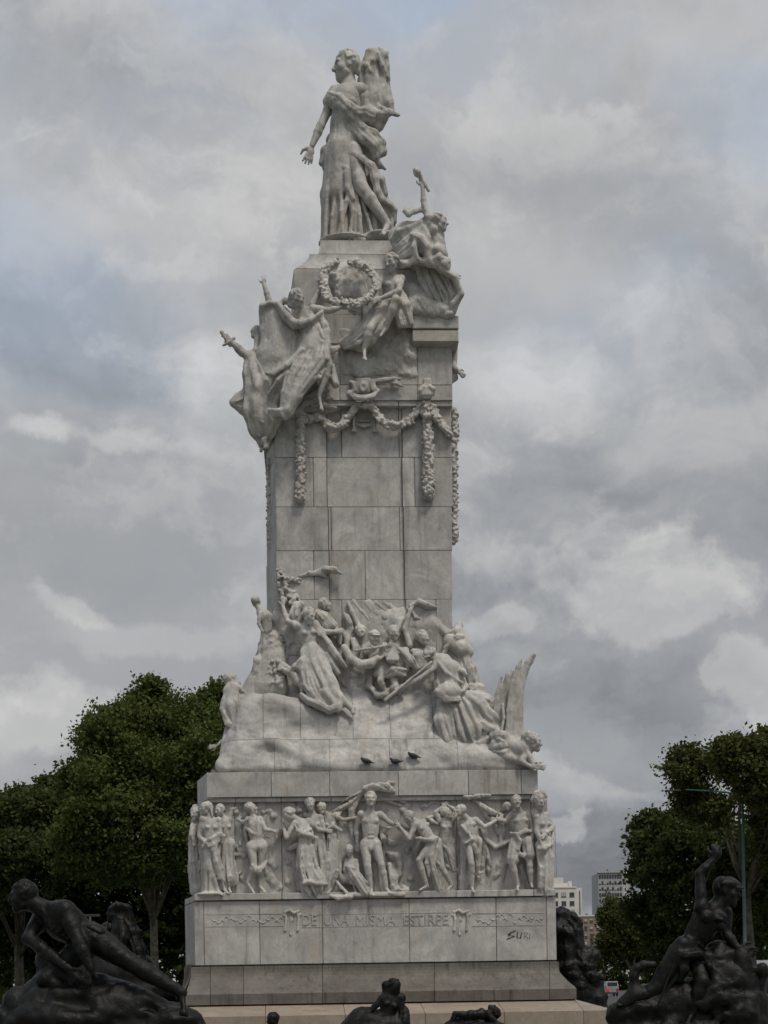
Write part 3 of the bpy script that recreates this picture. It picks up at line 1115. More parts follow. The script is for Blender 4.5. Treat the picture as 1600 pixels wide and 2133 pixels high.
def window(root, x0, z0, x1, z1, frame='frame_d', shut=0.0, mull=1):
    fo = MB()
    t = .09
    fo.box(x0 - .06, -.10, z0 - .14, x1 + .06, -.003, z0)
    fo.box(x0, -.05, z0, x0 + t, -.002, z1)
    fo.box(x1 - t, -.05, z0, x1, -.002, z1)
    fo.box(x0 + t, -.05, z1 - t, x1 - t, -.002, z1)
    for i in range(mull):
        xm = x0 + (x1 - x0) * (i + 1) / (mull + 1)
        fo.box(xm - .04, -.045, z0, xm + .04, -.004, z1 - t)
    w = fo.build('window', M[frame], root)
    MB().box(x0 + t, -.03, z0, x1 - t, -.012, z1 - t).build('pane', M['glass'], w)
    if shut > 0:
        MB().box(x0 + t, -.042, z1 - t - (z1 - z0) * shut, x1 - t, -.032, z1 - t).build('shutter', M['shutter'], w)


# white apartment block, partly behind the monument
root, fr, w, zt_ = building('apartment_block', 'white apartment block with square windows and a rooftop tank house, beside the monument\'s right edge', 400, 1100, 1201, 1848, 14, 'white_wall')
zz = lambda y: fr.p((1180, y, 0))[2]
xx = lambda x: fr.p((x, 1900, 0))[0] - root.location.x
for k, yw in enumerate((1859, 1877, 1895, 1913, 1931, 1949, 1967)):
    for j, xw in enumerate((1118, 1136, 1153, 1170, 1187)):
        window(root, xx(xw), zz(yw + 9), xx(xw + 10), zz(yw), shut=(0, .5, 0, .8, .3, 0)[(k * 5 + j * 3) % 6])
MB().box(xx(1156), 1.5, zz(1848), xx(1176), 6, zz(1827)).build('roof_house', M['white_wall'], root)
MB().box(xx(1176), 2, zz(1848), xx(1186), 6, zz(1838)).build('roof_house', M['white_wall'], root)
MB().box(xx(1187), 2.2, zz(1848), xx(1194), 5, zz(1834)).build('roof_house', M['white_wall'], root)
MB().box(xx(1100), -.15, zz(1850), xx(1201) + .1, .3, zz(1847)).build('parapet', M['white_wall'], root)
MB().box(xx(1201), 1.2, 0, xx(1214), 15, zz(1849)).build('side_wing', M['white_wall'], root)
MB().box(xx(1208.5), 1.1, 0, xx(1210.5), 1.19, zz(1855)).build('drain_pipe', M['frame_d'], root)
MB().tube([(xx(1163), 3, zz(1827)), (xx(1162), 3, zz(1715))], [.07, .035], 6).build('antenna_mast', M['frame_d'], root)
MB().tube([(xx(1158), 3, zz(1827)), (xx(1160), 3, zz(1815))], [.05, .04], 5).build('aerial', M['frame_d'], root)

root, fr, w, zt_ = building('office_tower', 'grey office tower with ribbon windows rising behind the small olive tree', 450, 1246, 1299, 1818, 14, 'grey_wall')
zz = lambda y: fr.p((1270, y, 0))[2]
xx = lambda x: fr.p((x, 1900, 0))[0] - root.location.x
for k in range(10):
    yw = 1823 + k * 12.4
    x0, x1 = xx(1248), xx(1296.5)
    z1, z0 = zz(yw), zz(yw + 8.2)
    f_ = MB().box(x0, -.06, z0 - .25, x1, -.002, z0).box(x0, -.05, z1, x1, -.002, z1 + .12)
    nm = 9
    for j in range(nm + 1):
        xm = x0 + (x1 - x0) * j / nm
        f_.box(xm - .05, -.045, z0, xm + .05, -.004, z1)
    wi = f_.build('window', M['grey_wall'], root)
    for j in range(nm):
        xa_, xb_ = x0 + (x1 - x0) * j / nm + .06, x0 + (x1 - x0) * (j + 1) / nm - .06
        MB().box(xa_, -.03, z0, xb_, -.01, z1).build('pane', M['glass'], wi)
        hsh = ((k * 7 + j * 5) % 9) / 9.0
        if hsh > .35 and k % 3:
            MB().box(xa_, -.042, z1 - (z1 - z0) * hsh * .8, xb_, -.032, z1 - .01).build('blind', M['shutter'], wi)
MB().box(xx(1246), -.5, zz(1818), xx(1299), 1.0, zz(1815)).build('parapet', M['grey_wall'], root)
MB().box(xx(1299.3), .6, 0, xx(1309), 16, zz(1815)).build('side_wing', M['white_wall'], root)
for j in range(8):
    MB().box(xx(1303), .5, zz(1832 + j * 12), xx(1306), .59, zz(1825 + j * 12)).build('side_window', M['glass'], root)
MB().tube([(xx(1270), 3, zz(1815)), (xx(1270), 3, zz(1809))], [.25, .2], 6).build('vent_pipe', M['frame_d'], root)

root, fr, w, zt_ = building('brick_block', 'low brown brick block between the monument and the olive tree', 340, 1203, 1262, 1908, 14, 'brown_wall')
zz = lambda y: fr.p((1220, y, 0))[2]
xx = lambda x: fr.p((x, 1940, 0))[0] - root.location.x
for k, yw in enumerate((1913, 1929, 1945, 1961, 1977, 1993)):
    for j, xw in enumerate((1207, 1217, 1229, 1242)):
        window(root, xx(xw), zz(yw + 8), xx(xw + 7), zz(yw), shut=(0, .4, .7)[(k + 2 * j) % 3], mull=0)
MB().box(xx(1203), -.12, zz(1909), xx(1262), .3, zz(1906)).build('parapet', M['white_wall'], root)
MB().box(xx(1224), 2, zz(1906), xx(1228), 4, zz(1902)).build('chimney', M['brown_wall'], root)
# ------------------------------------------------------------------ carved and cast figures
def dv(f):
    """direction given as (right, up, towards the viewer)"""
    return unit(np.array((f[0], -f[2], f[1]), float))


class Fig(Clay):
    def head(s, c, f, H, u=(0, 1, 0), hair='wavy', sex='f', seed=1, beard=False):
        c = s.P(c)
        f = dv(f)
        u = dv(u)
        u = unit(u - f * (u @ f))
        l = np.cross(u, f)
        H = H * 1.05
        h = H * s.u
        A = (l, f, u)
        at = lambda a, b, e: c + (l * a + f * b + u * e) * h
        E = lambda q, r, k=.06, sub=False: s.ell(at(*q), np.array(r) * H, A, k * H, sub, True)
        C = lambda q0, q1, r0, r1, k=.05, sub=False: s.cap(at(*q0), at(*q1), r0 * H, r1 * H, k * H, sub=sub, world=True)
        E((0, -.02, .09), (.35, .42, .39))
        E((0, .12, -.12), (.285, .30, .36), .12)
        C((-.22, .06, -.28), (0, .30, -.40), .10, .12, .10)
        C((.22, .06, -.28), (0, .30, -.40), .10, .12, .10)
        C((-.20, .34, .13), (.20, .34, .13), .07, .07, .08)
        E((.17, .42, .03), (.10, .09, .065), .06, True)
        E((-.17, .42, .03), (.10, .09, .065), .06, True)
        E((.16, .315, .03), (.075, .07, .05), .03)
        E((-.16, .315, .03), (.075, .07, .05), .03)
        C((0, .38, .10), (0, .50, -.10), .045, .070, .05)
        E((0, .40, -.13), (.09, .09, .05), .05)
        C((-.09, .385, -.235), (.09, .385, -.235), .042, .042, .04)
        C((-.08, .385, -.295), (.08, .385, -.295), .042, .042, .04)
        E((0, .46, -.265), (.14, .05, .014), .015, True)
        E((.22, .26, -.10), (.10, .12, .12), .12)
        E((-.22, .26, -.10), (.10, .12, .12), .12)
        r = random.Random(seed)
        if hair != 'bald':
            E((0, -.09, .13), (.40, .44, .40), .03)
            nb = {'short': 34, 'wavy': 34, 'bun': 32, 'long': 30, 'cap': 6}.get(hair, 18)
            for i in range(nb):
                th = r.uniform(0, 2 * math.pi)
                ph = r.uniform(.05, 1.75)
                d = np.array((math.sin(ph) * math.cos(th), math.sin(ph) * math.sin(th), math.cos(ph)))
                if d[1] > .45 and d[2] < .55:
                    continue
                q = (d[0] * .38, d[1] * .42 - .06, d[2] * .38 + .13)
                ss = r.uniform(.07, .12) if hair == 'short' else r.uniform(.09, .15)
                w_ = unit(d @ np.array(A))
                t_ = unit(np.cross(w_, np.array((r.uniform(-.6, .6), r.uniform(-.6, .6), r.uniform(-1, .2))) @ np.array(A)))
                s.ell(at(*q), np.array((ss * 1.8, ss * .62, ss * .62)) * H, (np.cross(w_, t_), t_, w_), .025 * H, False, True)
            if hair in ('bun', 'wavy'):
                E((0, -.50, .04), (.17, .18, .17), .06)
                E((.08, -.46, -.08), (.12, .12, .10), .05)
            if hair == 'long':
                for j in range(5):
                    a = -.26 + .13 * j
                    C((a, -.34, -.05), (a * 1.2 + r.uniform(-.05, .05), -.42, -.62), .13, .07, .06)
            if hair == 'cap':
                E((0, -.02, .26), (.43, .47, .26), .02)
                E((0, .36, .18), (.30, .26, .05), .03)
        if beard:
            for j in range(10):
                a = r.uniform(-.2, .2)
                C((a, .30 - abs(a) * .5, -.32), (a * .9, .34 + r.uniform(-.08, .06), -.62 - r.uniform(0, .16)), .09, .05, .03)
        if hair != 'long':
            for sg in (1, -1):
                E((.35 * sg, -.02, -.03), (.05, .085, .12), .03)
        return c, l, f, u

    def hand(s, w, d, H, nrm=(0, 0, 1), curl=.35, spread=.18, thumb=1, grip=False):
        """palm, four unequal bent fingers and a thumb; d points along the hand, nrm is the palm's normal"""
        w = s.P(w)
        d = dv(d)
        n = dv(nrm)
        n = unit(n - d * (n @ d))
        t = np.cross(n, d) * thumb
        h = H * s.u
        pc = w + d * .20 * h
        s.ell(pc, np.array((.17, .22, .085)) * H, (t, d, n), .05 * H, False, True)
        for i, (o, ln) in enumerate(((.125, .34), (.045, .38), (-.04, .35), (-.115, .27))):
            a0 = pc + t * o * h + d * .16 * h
            dd = unit(d + t * (o * spread * 8 + .02) - n * curl * (.2 if not grip else 1.2))
            a1 = a0 + dd * ln * .5 * h
            d2 = unit(dd - n * curl * (.9 if not grip else 3.0))
            a2 = a1 + d2 * ln * .5 * h
            s.cap(a0, a1, .055 * H, .050 * H, .02 * H, world=True)
            s.cap(a1, a2, .050 * H, .040 * H, .02 * H, world=True)
        b0 = pc + t * .14 * h - d * .08 * h
        b1 = b0 + unit(t * 1.0 + d * .8 - n * .3) * .2 * h
        b2 = b1 + unit(t * .25 + d * 1.0 - n * .5) * .17 * h
        s.cap(b0, b1, .075 * H, .058 * H, .03 * H, world=True)
        s.cap(b1, b2, .056 * H, .042 * H, .02 * H, world=True)

    def arm(s, sh, el, wr, H, b=1.0, hand=None, **hk):
        s.cap(sh, el, .23 * H * b, .175 * H * b, .12 * H)
        a, e = s.P(sh), s.P(el)
        s.ell(a + (e - a) * .42, np.array((.215, .215, .34)) * H * b, (np.cross(e - a, (0.1, 1, .2)), np.cross(np.cross(e - a, (0.1, 1, .2)), e - a), e - a), .1 * H, False, True)
        m = tuple(np.array(el) * .68 + np.array(wr) * .32)
        s.cap(el, m, .175 * H * b, .185 * H * b, .08 * H)
        s.cap(m, wr, .185 * H * b, .12 * H * b, .06 * H)
        if hand is not None:
            s.hand(wr, hand, H, **hk)

    def leg(s, hip, kn, an, H, b=1.0, toe=None):
        s.cap(hip, kn, .42 * H * b, .25 * H * b, .16 * H)
        m = tuple(np.array(kn) * .66 + np.array(an) * .34)
        s.cap(kn, m, .25 * H * b, .255 * H * b, .08 * H)
        s.cap(m, an, .255 * H * b, .15 * H * b, .08 * H)
        if toe is not None:
            a, t = s.P(an), s.P(toe)
            dn = np.array((0, 0, -1.0))
            hl = a + dn * .10 * H * s.u - unit(t - a) * .10 * H * s.u
            s.cap(an, hl, .115 * H, .115 * H, .05 * H, world=False) if False else s.cap(a, hl, .115 * H, .12 * H, .05 * H, world=True)
            s.cap(a, t, .12 * H, .075 * H, .05 * H, world=True)
            s.cap(hl, t, .10 * H, .075 * H, .05 * H, world=True)
            sd = unit(np.cross(t - a, (0, 0, 1)))
            for j in range(5):
                o = (-.11 + .055 * j)
                tt = t + sd * o * H * s.u
                s.cap(tt - unit(t - a) * .08 * H * s.u, tt + unit(t - a) * (.11 - .02 * j) * H * s.u, .045 * H, .035 * H, .015 * H, world=True)

    def torso(s, sL, sR, hL, hR, H, sex='f', b=1.0, neck=None):
        a, b_, p, q = (s.P(v) for v in (sL, sR, hL, hR))
        h = H * s.u
        C, G = (a + b_) / 2, (p + q) / 2
        up = unit(C - G)
        L = np.linalg.norm(C - G)
        lat = unit((a - b_) - up * ((a - b_) @ up))
        lh = unit((p - q) - up * ((p - q) @ up))
        fr = np.cross(lat, up)
        fh = np.cross(lh, up)
        sw = max(np.linalg.norm(a - b_) / 2, .30 * h) / s.u
        hw = max(np.linalg.norm(p - q) / 2, .15 * h) / s.u
        A, Ah = (lat, fr, up), (lh, fh, up)
        sw_ = min(sw * .94, .88 * H) * b
        s.ell(C - up * L * .27, (max(sw_, .60 * H), .45 * H * b, .32 * L / s.u + .18 * H), A, .15 * H, False, True)
        s.ell(C - up * L * .55, (.575 * H * b, .40 * H * b, .32 * L / s.u), A, .2 * H, False, True)
        s.ell(G + up * L * .10, (hw + .38 * H * b, .43 * H * b, .46 * H), Ah, .2 * H, False, True)
        for sg in (1, -1):
            s.ell(G - fh * .20 * h + lh * .24 * sg * h - up * .02 * L, (.30 * H, .30 * H, .33 * H), Ah, .12 * H, False, True)
            if sex == 'f':
                s.ell(C - up * L * .30 + fr * .36 * h + lat * .29 * sg * h, (.21 * H, .20 * H, .20 * H), A, .08 * H, False, True)
            else:
                s.ell(C - up * L * .22 + fr * .35 * h + lat * .30 * sg * h, (.34 * H, .11 * H, .19 * H), A, .09 * H, False, True)
                for j in range(3):
                    s.ell(C - up * L * (.47 + .13 * j) + fr * .37 * h + lat * .11 * sg * h, (.11 * H, .06 * H, .085 * H), A, .04 * H, False, True)
            s.ell((a if sg > 0 else b_) - up * .04 * h, (.265 * H * b,) * 3, A, .12 * H, False, True)
            s.ell(C - fr * .30 * h + lat * .28 * sg * h - up * .16 * L, (.20 * H, .10 * H, .26 * H), A, .06 * H, False, True)
        # furrow of the spine and line of the belly
        s.cap(C - fr * .52 * h - up * .1 * L, G - fr * .50 * h + up * .22 * L, .055 * H, .055 * H, .12 * H, sub=True, world=True)
        if sex == 'm':
            s.cap(C + fr * .54 * h - up * .15 * L, G + fr * .50 * h + up * .25 * L, .05 * H, .05 * H, .08 * H, sub=True, world=True)
        s.cap(C + fr * .0 * h - up * .02 * h, a, .20 * H * b, .20 * H * b, .14 * H, world=True)
        s.cap(C - up * .02 * h, b_, .20 * H * b, .20 * H * b, .14 * H, world=True)
        if neck is not None:
            nk = s.P(neck)
            s.cap(C + up * .02 * h - fr * .02 * h, nk, .255 * H * (1 if sex == 'f' else 1.15), .225 * H, .12 * H, world=True)
        return C, G, up, lat, fr

    def body(s, H, head, face, sL, sR, hL, hR, aL=None, aR=None, lL=None, lR=None, sex='f', hair='wavy', up=(0, 1, 0), b=1.0, seed=1, beard=False, hdL=None, hdR=None, ab=1.0, lb=1.0):
        s.torso(sL, sR, hL, hR, H, sex, b, tuple(np.array(s3(head)) * .85 + np.array(mid3(sL, sR)) * .15))
        s.head(head, face, H, up, hair, sex, seed, beard)
        for sh, a, hd in ((sL, aL, hdL), (sR, aR, hdR)):
            if a:
                hk = dict(hd or {})
                hdir = hk.pop('d', tuple((np.array(s3(a[1])) - np.array(s3(a[0]))) * np.array((1, -1, 1))))
                s.arm(sh, a[0], a[1], H, ab, hdir, **hk)
        for hp, l in ((hL, lL), (hR, lR)):
            if l:
                s.leg(hp, l[0], l[1], H, lb, l[2] if len(l) > 2 else None)

    def ribbon(s, pts, w, t=.35, k=3, nrm=(0, 0, 1), world=False):
        """a flat band of cloth following the points; the width lies across the normal"""
        n = dv(nrm)
        for i in range(len(pts) - 1):
            w0 = w[i] if hasattr(w, '__len__') else w
            w1 = w[i + 1] if hasattr(w, '__len__') else w
            s.cap(pts[i], pts[i + 1], w0, w1, k, (n, t), world=world)


def sweep(c, A, B, n, w=1.0, base=6.0, seed=0, jit=.9, lift=.8):
    """a sheet of cloth hung between two edges, with n folds running along it"""
    r = random.Random(seed)
    A = [np.array(s3(p)) for p in A]
    B = [np.array(s3(p)) for p in B]
    m = len(A)
    nb = max(3, int(n * .7))
    for i in range(nb + 1):
        t = i / nb
        c.chain([a * (1 - t) + b * t - (0, 0, base * .85) for a, b in zip(A, B)], base, 6, plain=True)
    for i in range(n):
        t = (i + .5 + r.uniform(-.22, .22)) / n
        pts, rad = [], []
        ph, fr_ = r.uniform(0, 6.28), r.uniform(.8, 1.6)
        gain = r.uniform(.65, 1.25)
        for j in range(m):
            tj = t + .10 * math.sin(ph + fr_ * j) * (1.0 / n) * 4
            p = A[j] * (1 - tj) + B[j] * tj
            sp = np.linalg.norm(B[j] - A[j]) / n
            rr_ = max(1.5, min(sp * .56, 5.0)) * w * gain
            p = p + np.array((r.uniform(-jit, jit), r.uniform(-jit, jit), base * .12 + rr_ * .25))
            pts.append(p)
            rad.append(rr_ * (.35 if j == 0 else (.8 if j == m - 1 else 1)))
        # a rounder course through the middle of every span
        q, qr = [], []
        for j in range(m - 1):
            q += [pts[j], (pts[j] + pts[j + 1]) / 2 + np.array((0, 0, .8))]
            qr += [rad[j], (rad[j] + rad[j + 1]) / 2]
        q.append(pts[-1])
        qr.append(rad[-1])
        c.chain(q, qr, 1.4, plain=True)


def s3(q): return tuple(q) if len(q) > 2 else (q[0], q[1], 0.0)


def mid3(a, b): return tuple((np.array(s3(a)) + np.array(s3(b))) / 2)


YN = np.array((0.0, -1.0, 0.0))
# ------------------------------------------------------------------ the statue on top
SD = -192     # depth of the statue behind the face of the plinth


def S(x, y, d=0): return (x, y, SD + d)


def to_thing(o, root):
    """hand a mesh written in the monument's frame to a thing standing on it"""
    o.parent = root
    return o


def mon_thing(name, at, label, cat, group=None):
    p = MF.p(at)
    w = Matrix.Translation((0, MD, 0)) @ Matrix.Rotation(MROT, 4, 'Z') @ Vector(p)
    r = empty(name, w, MROT)
    tag(r, label, cat, group)
    return r, Vector(p)


def place(o, root, p):
    o.data.transform(Matrix.Translation(-p))
    o.parent = root
    return o


st, sp_ = mon_thing('statue', S(745, 500), 'white marble woman crowning the monument, one arm lowered, the other raising a bundle of cloth', 'statue')
H = 54
c = Fig(MF, .019)
c.torso(S(752, 187, 20), S(699, 194, 2), S(741, 300, 16), S(697, 306, 6), H, 'f', .98, S(724, 160, 4))
c.cap(S(728, 188, 4), S(724, 158, 6), 18, 15, 8)
c.cap(S(728, 184, 8), S(748, 192, 16), 15, 16, 8)
c.head(S(722, 140, 8), (-1, -.10, .18), 58, (.08, 1, 0), 'wavy', 'f', 4)
for (a, b, r0, r1) in (((736, 128, 18), (748, 150, 14), 10, 8), ((728, 118, 20), (742, 132, 20), 8, 9), ((738, 140, 16), (752, 156, 8), 7, 5), ((706, 122, 16), (722, 116, 20), 6, 7)):
    c.cap(S(*a), S(*b), r0, r1, 4)
# lowered right arm with spread fingers
c.arm(S(698, 198, 6), S(668, 262, 14), S(650, 304, 20), H, .92)
c.hand(S(649, 306, 20), (-.25, -1, .1), H, (.35, .1, 1), .25, .22, -1)
# bare left leg
c.leg(S(735, 318, 24), S(752, 388, 44), S(808, 468, 40), H, 1.02, S(797, 487, 66))
c.cap(S(745, 372, 42), S(754, 396, 46), 12, 11, 8)
body = place(c.build('body', M['carved']), st, sp_)
# raised left arm inside its cloth, and the swag of drapery beneath
c = Fig(MF, .0245)
c.cap(S(756, 198, 14), S(772, 248, 8), 17, 22, 8)
c.drape([S(783, 262, 6), S(775, 215, 4), S(768, 170, 4), S(768, 140, 4)], [15, 27, 23, 17], 5, .13, k=6)
c.drape([S(790, 262, 4), S(796, 215, -4), S(797, 160, -4), S(790, 118, 0)], [8, 21, 13, 15], 6, .15, k=6)
c.cap(S(764, 150, 8), S(776, 116, 8), 15, 14, 6)
c.cap(S(776, 112, 6), S(797, 118, 0), 10, 11, 8)
c.chain([S(762, 122, 14), S(768, 108, 14), S(786, 106, 10), S(803, 112, 2), S(806, 140, 0), S(808, 164, -2)], [5, 6, 5, 5, 5, 4], 4)
c.chain([S(786, 110, 16), S(796, 138, 14), S(806, 162, 8)], [3.5, 4, 5], 3)
c.ell(S(770, 146, 22), (12, 7, 13), k=4)
c.chain([S(754, 146, 16), S(762, 138, 24), S(770, 150, 26)], [6, 7, 4], 4)
c.chain([S(784, 205, 26), S(792, 224, 28), S(812, 234, 20), S(830, 239, 8)], [4, 5, 6, 4], 4)
c.chain([S(770, 226, 26), S(786, 238, 28), S(806, 238, 20)], [4, 6, 5], 5)
c.chain([S(808, 190, 10), S(812, 214, 10), S(818, 230, 8)], [6, 8, 5], 5)
c.ell(S(786, 246, 8), (24, 18, 16), k=8)
c.ell(S(780, 140, 22), (9, 6, 16), k=2, sub=True)
c.ell(S(795, 196, 26), (4, 8, 24), k=3, sub=True)
c.noise(5, 1.0)
c.noise(11, .9, (1, 1, .5), 23, True)
place(c.build('cloth_bundle', M['carved']), st, sp_)
# gown
c = Fig(MF, .0245)
c.drape([S(722, 206, 14), S(716, 262, 14), S(716, 292, 14)], [31, 27, 29], 11, .05, k=8)
c.drape([S(716, 286, 12), S(708, 330, 10), S(700, 410, 8), S(697, 500, 6)], [27, 33, 29, 29], 7, .22, k=8, tw=2.2)
c.drape([S(722, 300, 16), S(722, 380, 16), S(738, 496, 12)], [26, 30, 34], 7, .26, k=6, ph=1, tw=2.5)
c.drape([S(746, 320, 4), S(772, 400, 0), S(800, 440, 0), S(805, 494, 0)], [26, 24, 20, 22], 9, .16, k=8, ph=2)
c.drape([S(760, 380, -6), S(772, 440, -4), S(776, 496, -4)], [30, 36, 38], 11, .15, k=9, ph=4)
# long pleats over the front of the skirt
c.cap(S(708, 308, 24), S(702, 400, 28), 22, 17, 10)
for pts, r0, r1 in (((690, 330, 30, 682, 420, 26, 678, 500, 20), 2, 5), ((734, 350, 46, 722, 420, 46, 704, 500, 40), 3, 6), ((738, 372, 48, 736, 440, 48, 728, 498, 50), 3, 5),
                    ((742, 390, 48, 750, 450, 46, 752, 494, 46), 3, 5), ((700, 400, 42, 692, 450, 38, 690, 500, 34), 3, 5), ((716, 380, 46, 710, 440, 46, 716, 498, 46), 2.4, 4.4), ((748, 400, 44, 764, 450, 40, 776, 490, 38), 3, 5), ((690, 318, 28, 700, 340, 38, 724, 352, 46), 2, 4)):
    c.chain([S(pts[0], pts[1], pts[2] - 7), S(*pts[3:6]), S(*pts[6:9])], [r0 * .6, (r0 + r1) / 2, r1], 4, plain=True)
# open edge of the skirt above the bare leg
c.chain([S(736, 320, 44), S(756, 332, 50), S(772, 346, 48), S(780, 372, 44), S(786, 400, 40), S(796, 416, 34), S(812, 426, 26), S(822, 436, 18), S(823, 462, 10)], [6, 7, 8, 8, 7, 7, 6, 5, 4], 5)
c.chain([S(776, 350, 38), S(790, 376, 30), S(800, 404, 24)], [9, 10, 8], 6)
c.chain([S(722, 362, 46), S(724, 392, 46), S(736, 416, 48)], [5, 6, 5], 5)
# mantle rolled across the breast
c.chain([S(688, 200, 24), S(706, 206, 42), S(728, 226, 48), S(748, 240, 46), S(768, 244, 40)], [9, 10, 11, 13, 12], 5)
c.chain([S(686, 212, 22), S(704, 222, 38), S(730, 246, 44), S(756, 268, 40), S(780, 280, 30), S(796, 298, 22), S(798, 316, 18), S(784, 326, 20)], [8, 8, 8, 9, 9, 8, 8, 7], 5)
c.chain([S(740, 268, 36), S(760, 290, 36), S(776, 304, 30), S(780, 326, 24)], [10, 13, 14, 9], 7)
c.chain([S(742, 234, 52), S(758, 232, 50), S(772, 238, 40), S(772, 252, 36)], [7, 9, 10, 8], 4)
c.ell(S(752, 246, 56), (7, 6, 6), k=4, sub=True)
c.chain([S(780, 330, 18), S(790, 344, 14), S(802, 352, 10)], [8, 6, 3], 5)
c.drape([S(700, 194, 6), S(688, 214, 10)], [17, 16], 6, .10, k=6)
# sash flying at the left hip and hem on the ground
c.drape([S(692, 304, 4), S(678, 316, 2), S(670, 340, 2)], [10, 10, 7], 5, .2, k=5)
c.chain([S(694, 332, 2), S(682, 352, 0), S(678, 352, 0)], [7, 7, 5], 5)
c.chain([S(686, 380, 0), S(676, 404, 0), S(678, 428, 0)], [10, 9, 6], 6)
c.chain([S(690, 502, 28), S(712, 503, 36), S(728, 498, 42), S(744, 492, 46), S(762, 496, 42)], [4, 4.5, 5, 4.5, 3], 5)
c.chain([S(712, 503, 38), S(700, 512, 38), S(706, 519, 38)], [4, 3.4, 2.2], 3)
c.chain([S(736, 488, 54), S(742, 494, 56), S(758, 500, 54)], [6, 6, 4], 4)
c.noise(6, .4, seed=3)
c.noise(10, .5, (1, 1, .35), 22, True)
place(c.build('gown', M['carved']), st, sp_)
# uneven stone under her feet
c = Fig(MF, .036)
c.ell(S(790, 503, 16), (44, 52, 10), k=10)
c.ell(S(720, 508, 20), (60, 50, 7), k=10)
c.noise(5, 1.6)
place(c.build('rock', M['marble']), st, sp_)
# ------------------------------------------------------------------ the procession carved along the frieze
def crop(ox, oy, sc):
    return lambda x, y, d=0.0: (ox + x / sc, oy + y / sc, d)


q2, q3 = crop(380, 1620, 4.0), crop(760, 1620, 3.81)
FH = .0185
SQ = (YN, .7)


def carved(label, fn, h=FH, mat='carved', name='carved_figure', rid=None):
    c = Fig(MF, h)
    fn(c)
    if rid is None:
        rid = .4 if name == 'carved_figure' else (.9 if name != 'rock' else 0)
    if rid and name in ('carved_figure', 'carved_drapery', 'carved_relief', 'wreath'):
        c.noise(14, rid, (1, 1, .5), 21, True)
    return c.build(name, M[mat], mon, label)


def skirt(c, pts, rad, n=9, amp=.26, f=.72, k=3, tw=1.5, ph=0.0):
    c.drape(pts, rad, n, amp, (YN, f), k, tw, ph)


def pleats(c, top, bot, n, r0=1.6, r1=2.6, bow=0.0, seed=0):
    """raised folds running from one edge of a cloth to the other"""
    r = random.Random(seed)
    for i in range(n):
        t = (i + .5) / n + r.uniform(-.03, .03)
        a = np.array(s3(top[0])) * (1 - t) + np.array(s3(top[1])) * t
        b = np.array(s3(bot[0])) * (1 - t) + np.array(s3(bot[1])) * t
        m = a * .5 + b * .5 + np.array((bow + r.uniform(-2, 2), 0, 1.5))
        w = r.uniform(.55, .95)
        c.chain([a - (0, 0, 1.2), m - (0, 0, 1), b - (0, 0, 1)], [r0 * w, (r0 + r1) / 2 * w, r1 * w], 3.5, plain=True)


def f(c):
    q = q2
    c.body(25, q(200, 258, -4), (-1, .05, .25), q(302, 352, -8), q(165, 345, -2), q(282, 575, -8), q(195, 575, -4), (q(322, 480, -4), q(262, 532, 10)), (q(142, 490, 2), q(212, 558, 10)),
           (q(275, 770, -6), q(345, 925, -6), q(385, 965, 6)), (q(232, 770, 4), q(292, 930, 2), q(330, 975, 12)), 'f', 'long', seed=3)
    skirt(c, [q(238, 580, -4), q(240, 740, -4), q(238, 955, -6)], [15, 16, 17], 8)
    c.chain([q(175, 575, 8), q(230, 520, 14), q(300, 478, 8), q(340, 490, 2), (q(330, 540, 0))], [4, 6, 6, 5, 4], 3)
    c.chain([q(200, 545, 12), q(260, 560, 12), q(300, 520, 8)], [4, 5, 4], 3)
    c.chain([q(265, 580, 10), q(290, 640, 8), q(320, 760, 6), q(345, 860, 4)], [6, 5, 5, 3], 3)
    c.chain([q(250, 590, 10), q(280, 700, 10), q(310, 840, 6)], [4, 5, 4], 3)
    c.ell(q(235, 968, 2), (30, 12, 4), k=4)


carved('half draped woman facing left at the left corner of the frieze', f)


def f(c):
    q = q2
    c.body(23, q(312, 272, -18), (-.6, -.2, .6), q(392, 348, -24), q(312, 350, -20), q(405, 560, -24), q(335, 560, -22), (q(410, 262, -24), q(470, 250, -28)), None,
           (q(392, 760, -18), q(385, 915, -18), q(402, 955, -8)), (q(352, 760, -18), q(362, 925, -16)), 'f', 'wavy', seed=8)
    skirt(c, [q(368, 560, -24), q(378, 720, -22), q(388, 835, -20)], [13, 14, 18], 8)
    c.chain([q(340, 830, -16), q(400, 825, -12), q(470, 800, -24), q(500, 780, -28)], [3, 4, 3, 2])
    c.chain([q(400, 520, -24), q(450, 570, -26), q(480, 640, -28), q(540, 645, -30)], [3, 3, 3, 2])
    c.chain([q(400, 600, -24), q(440, 640, -24), q(545, 655, -30)], 3)


carved('woman with one arm lifted, second from the left in the frieze', f)


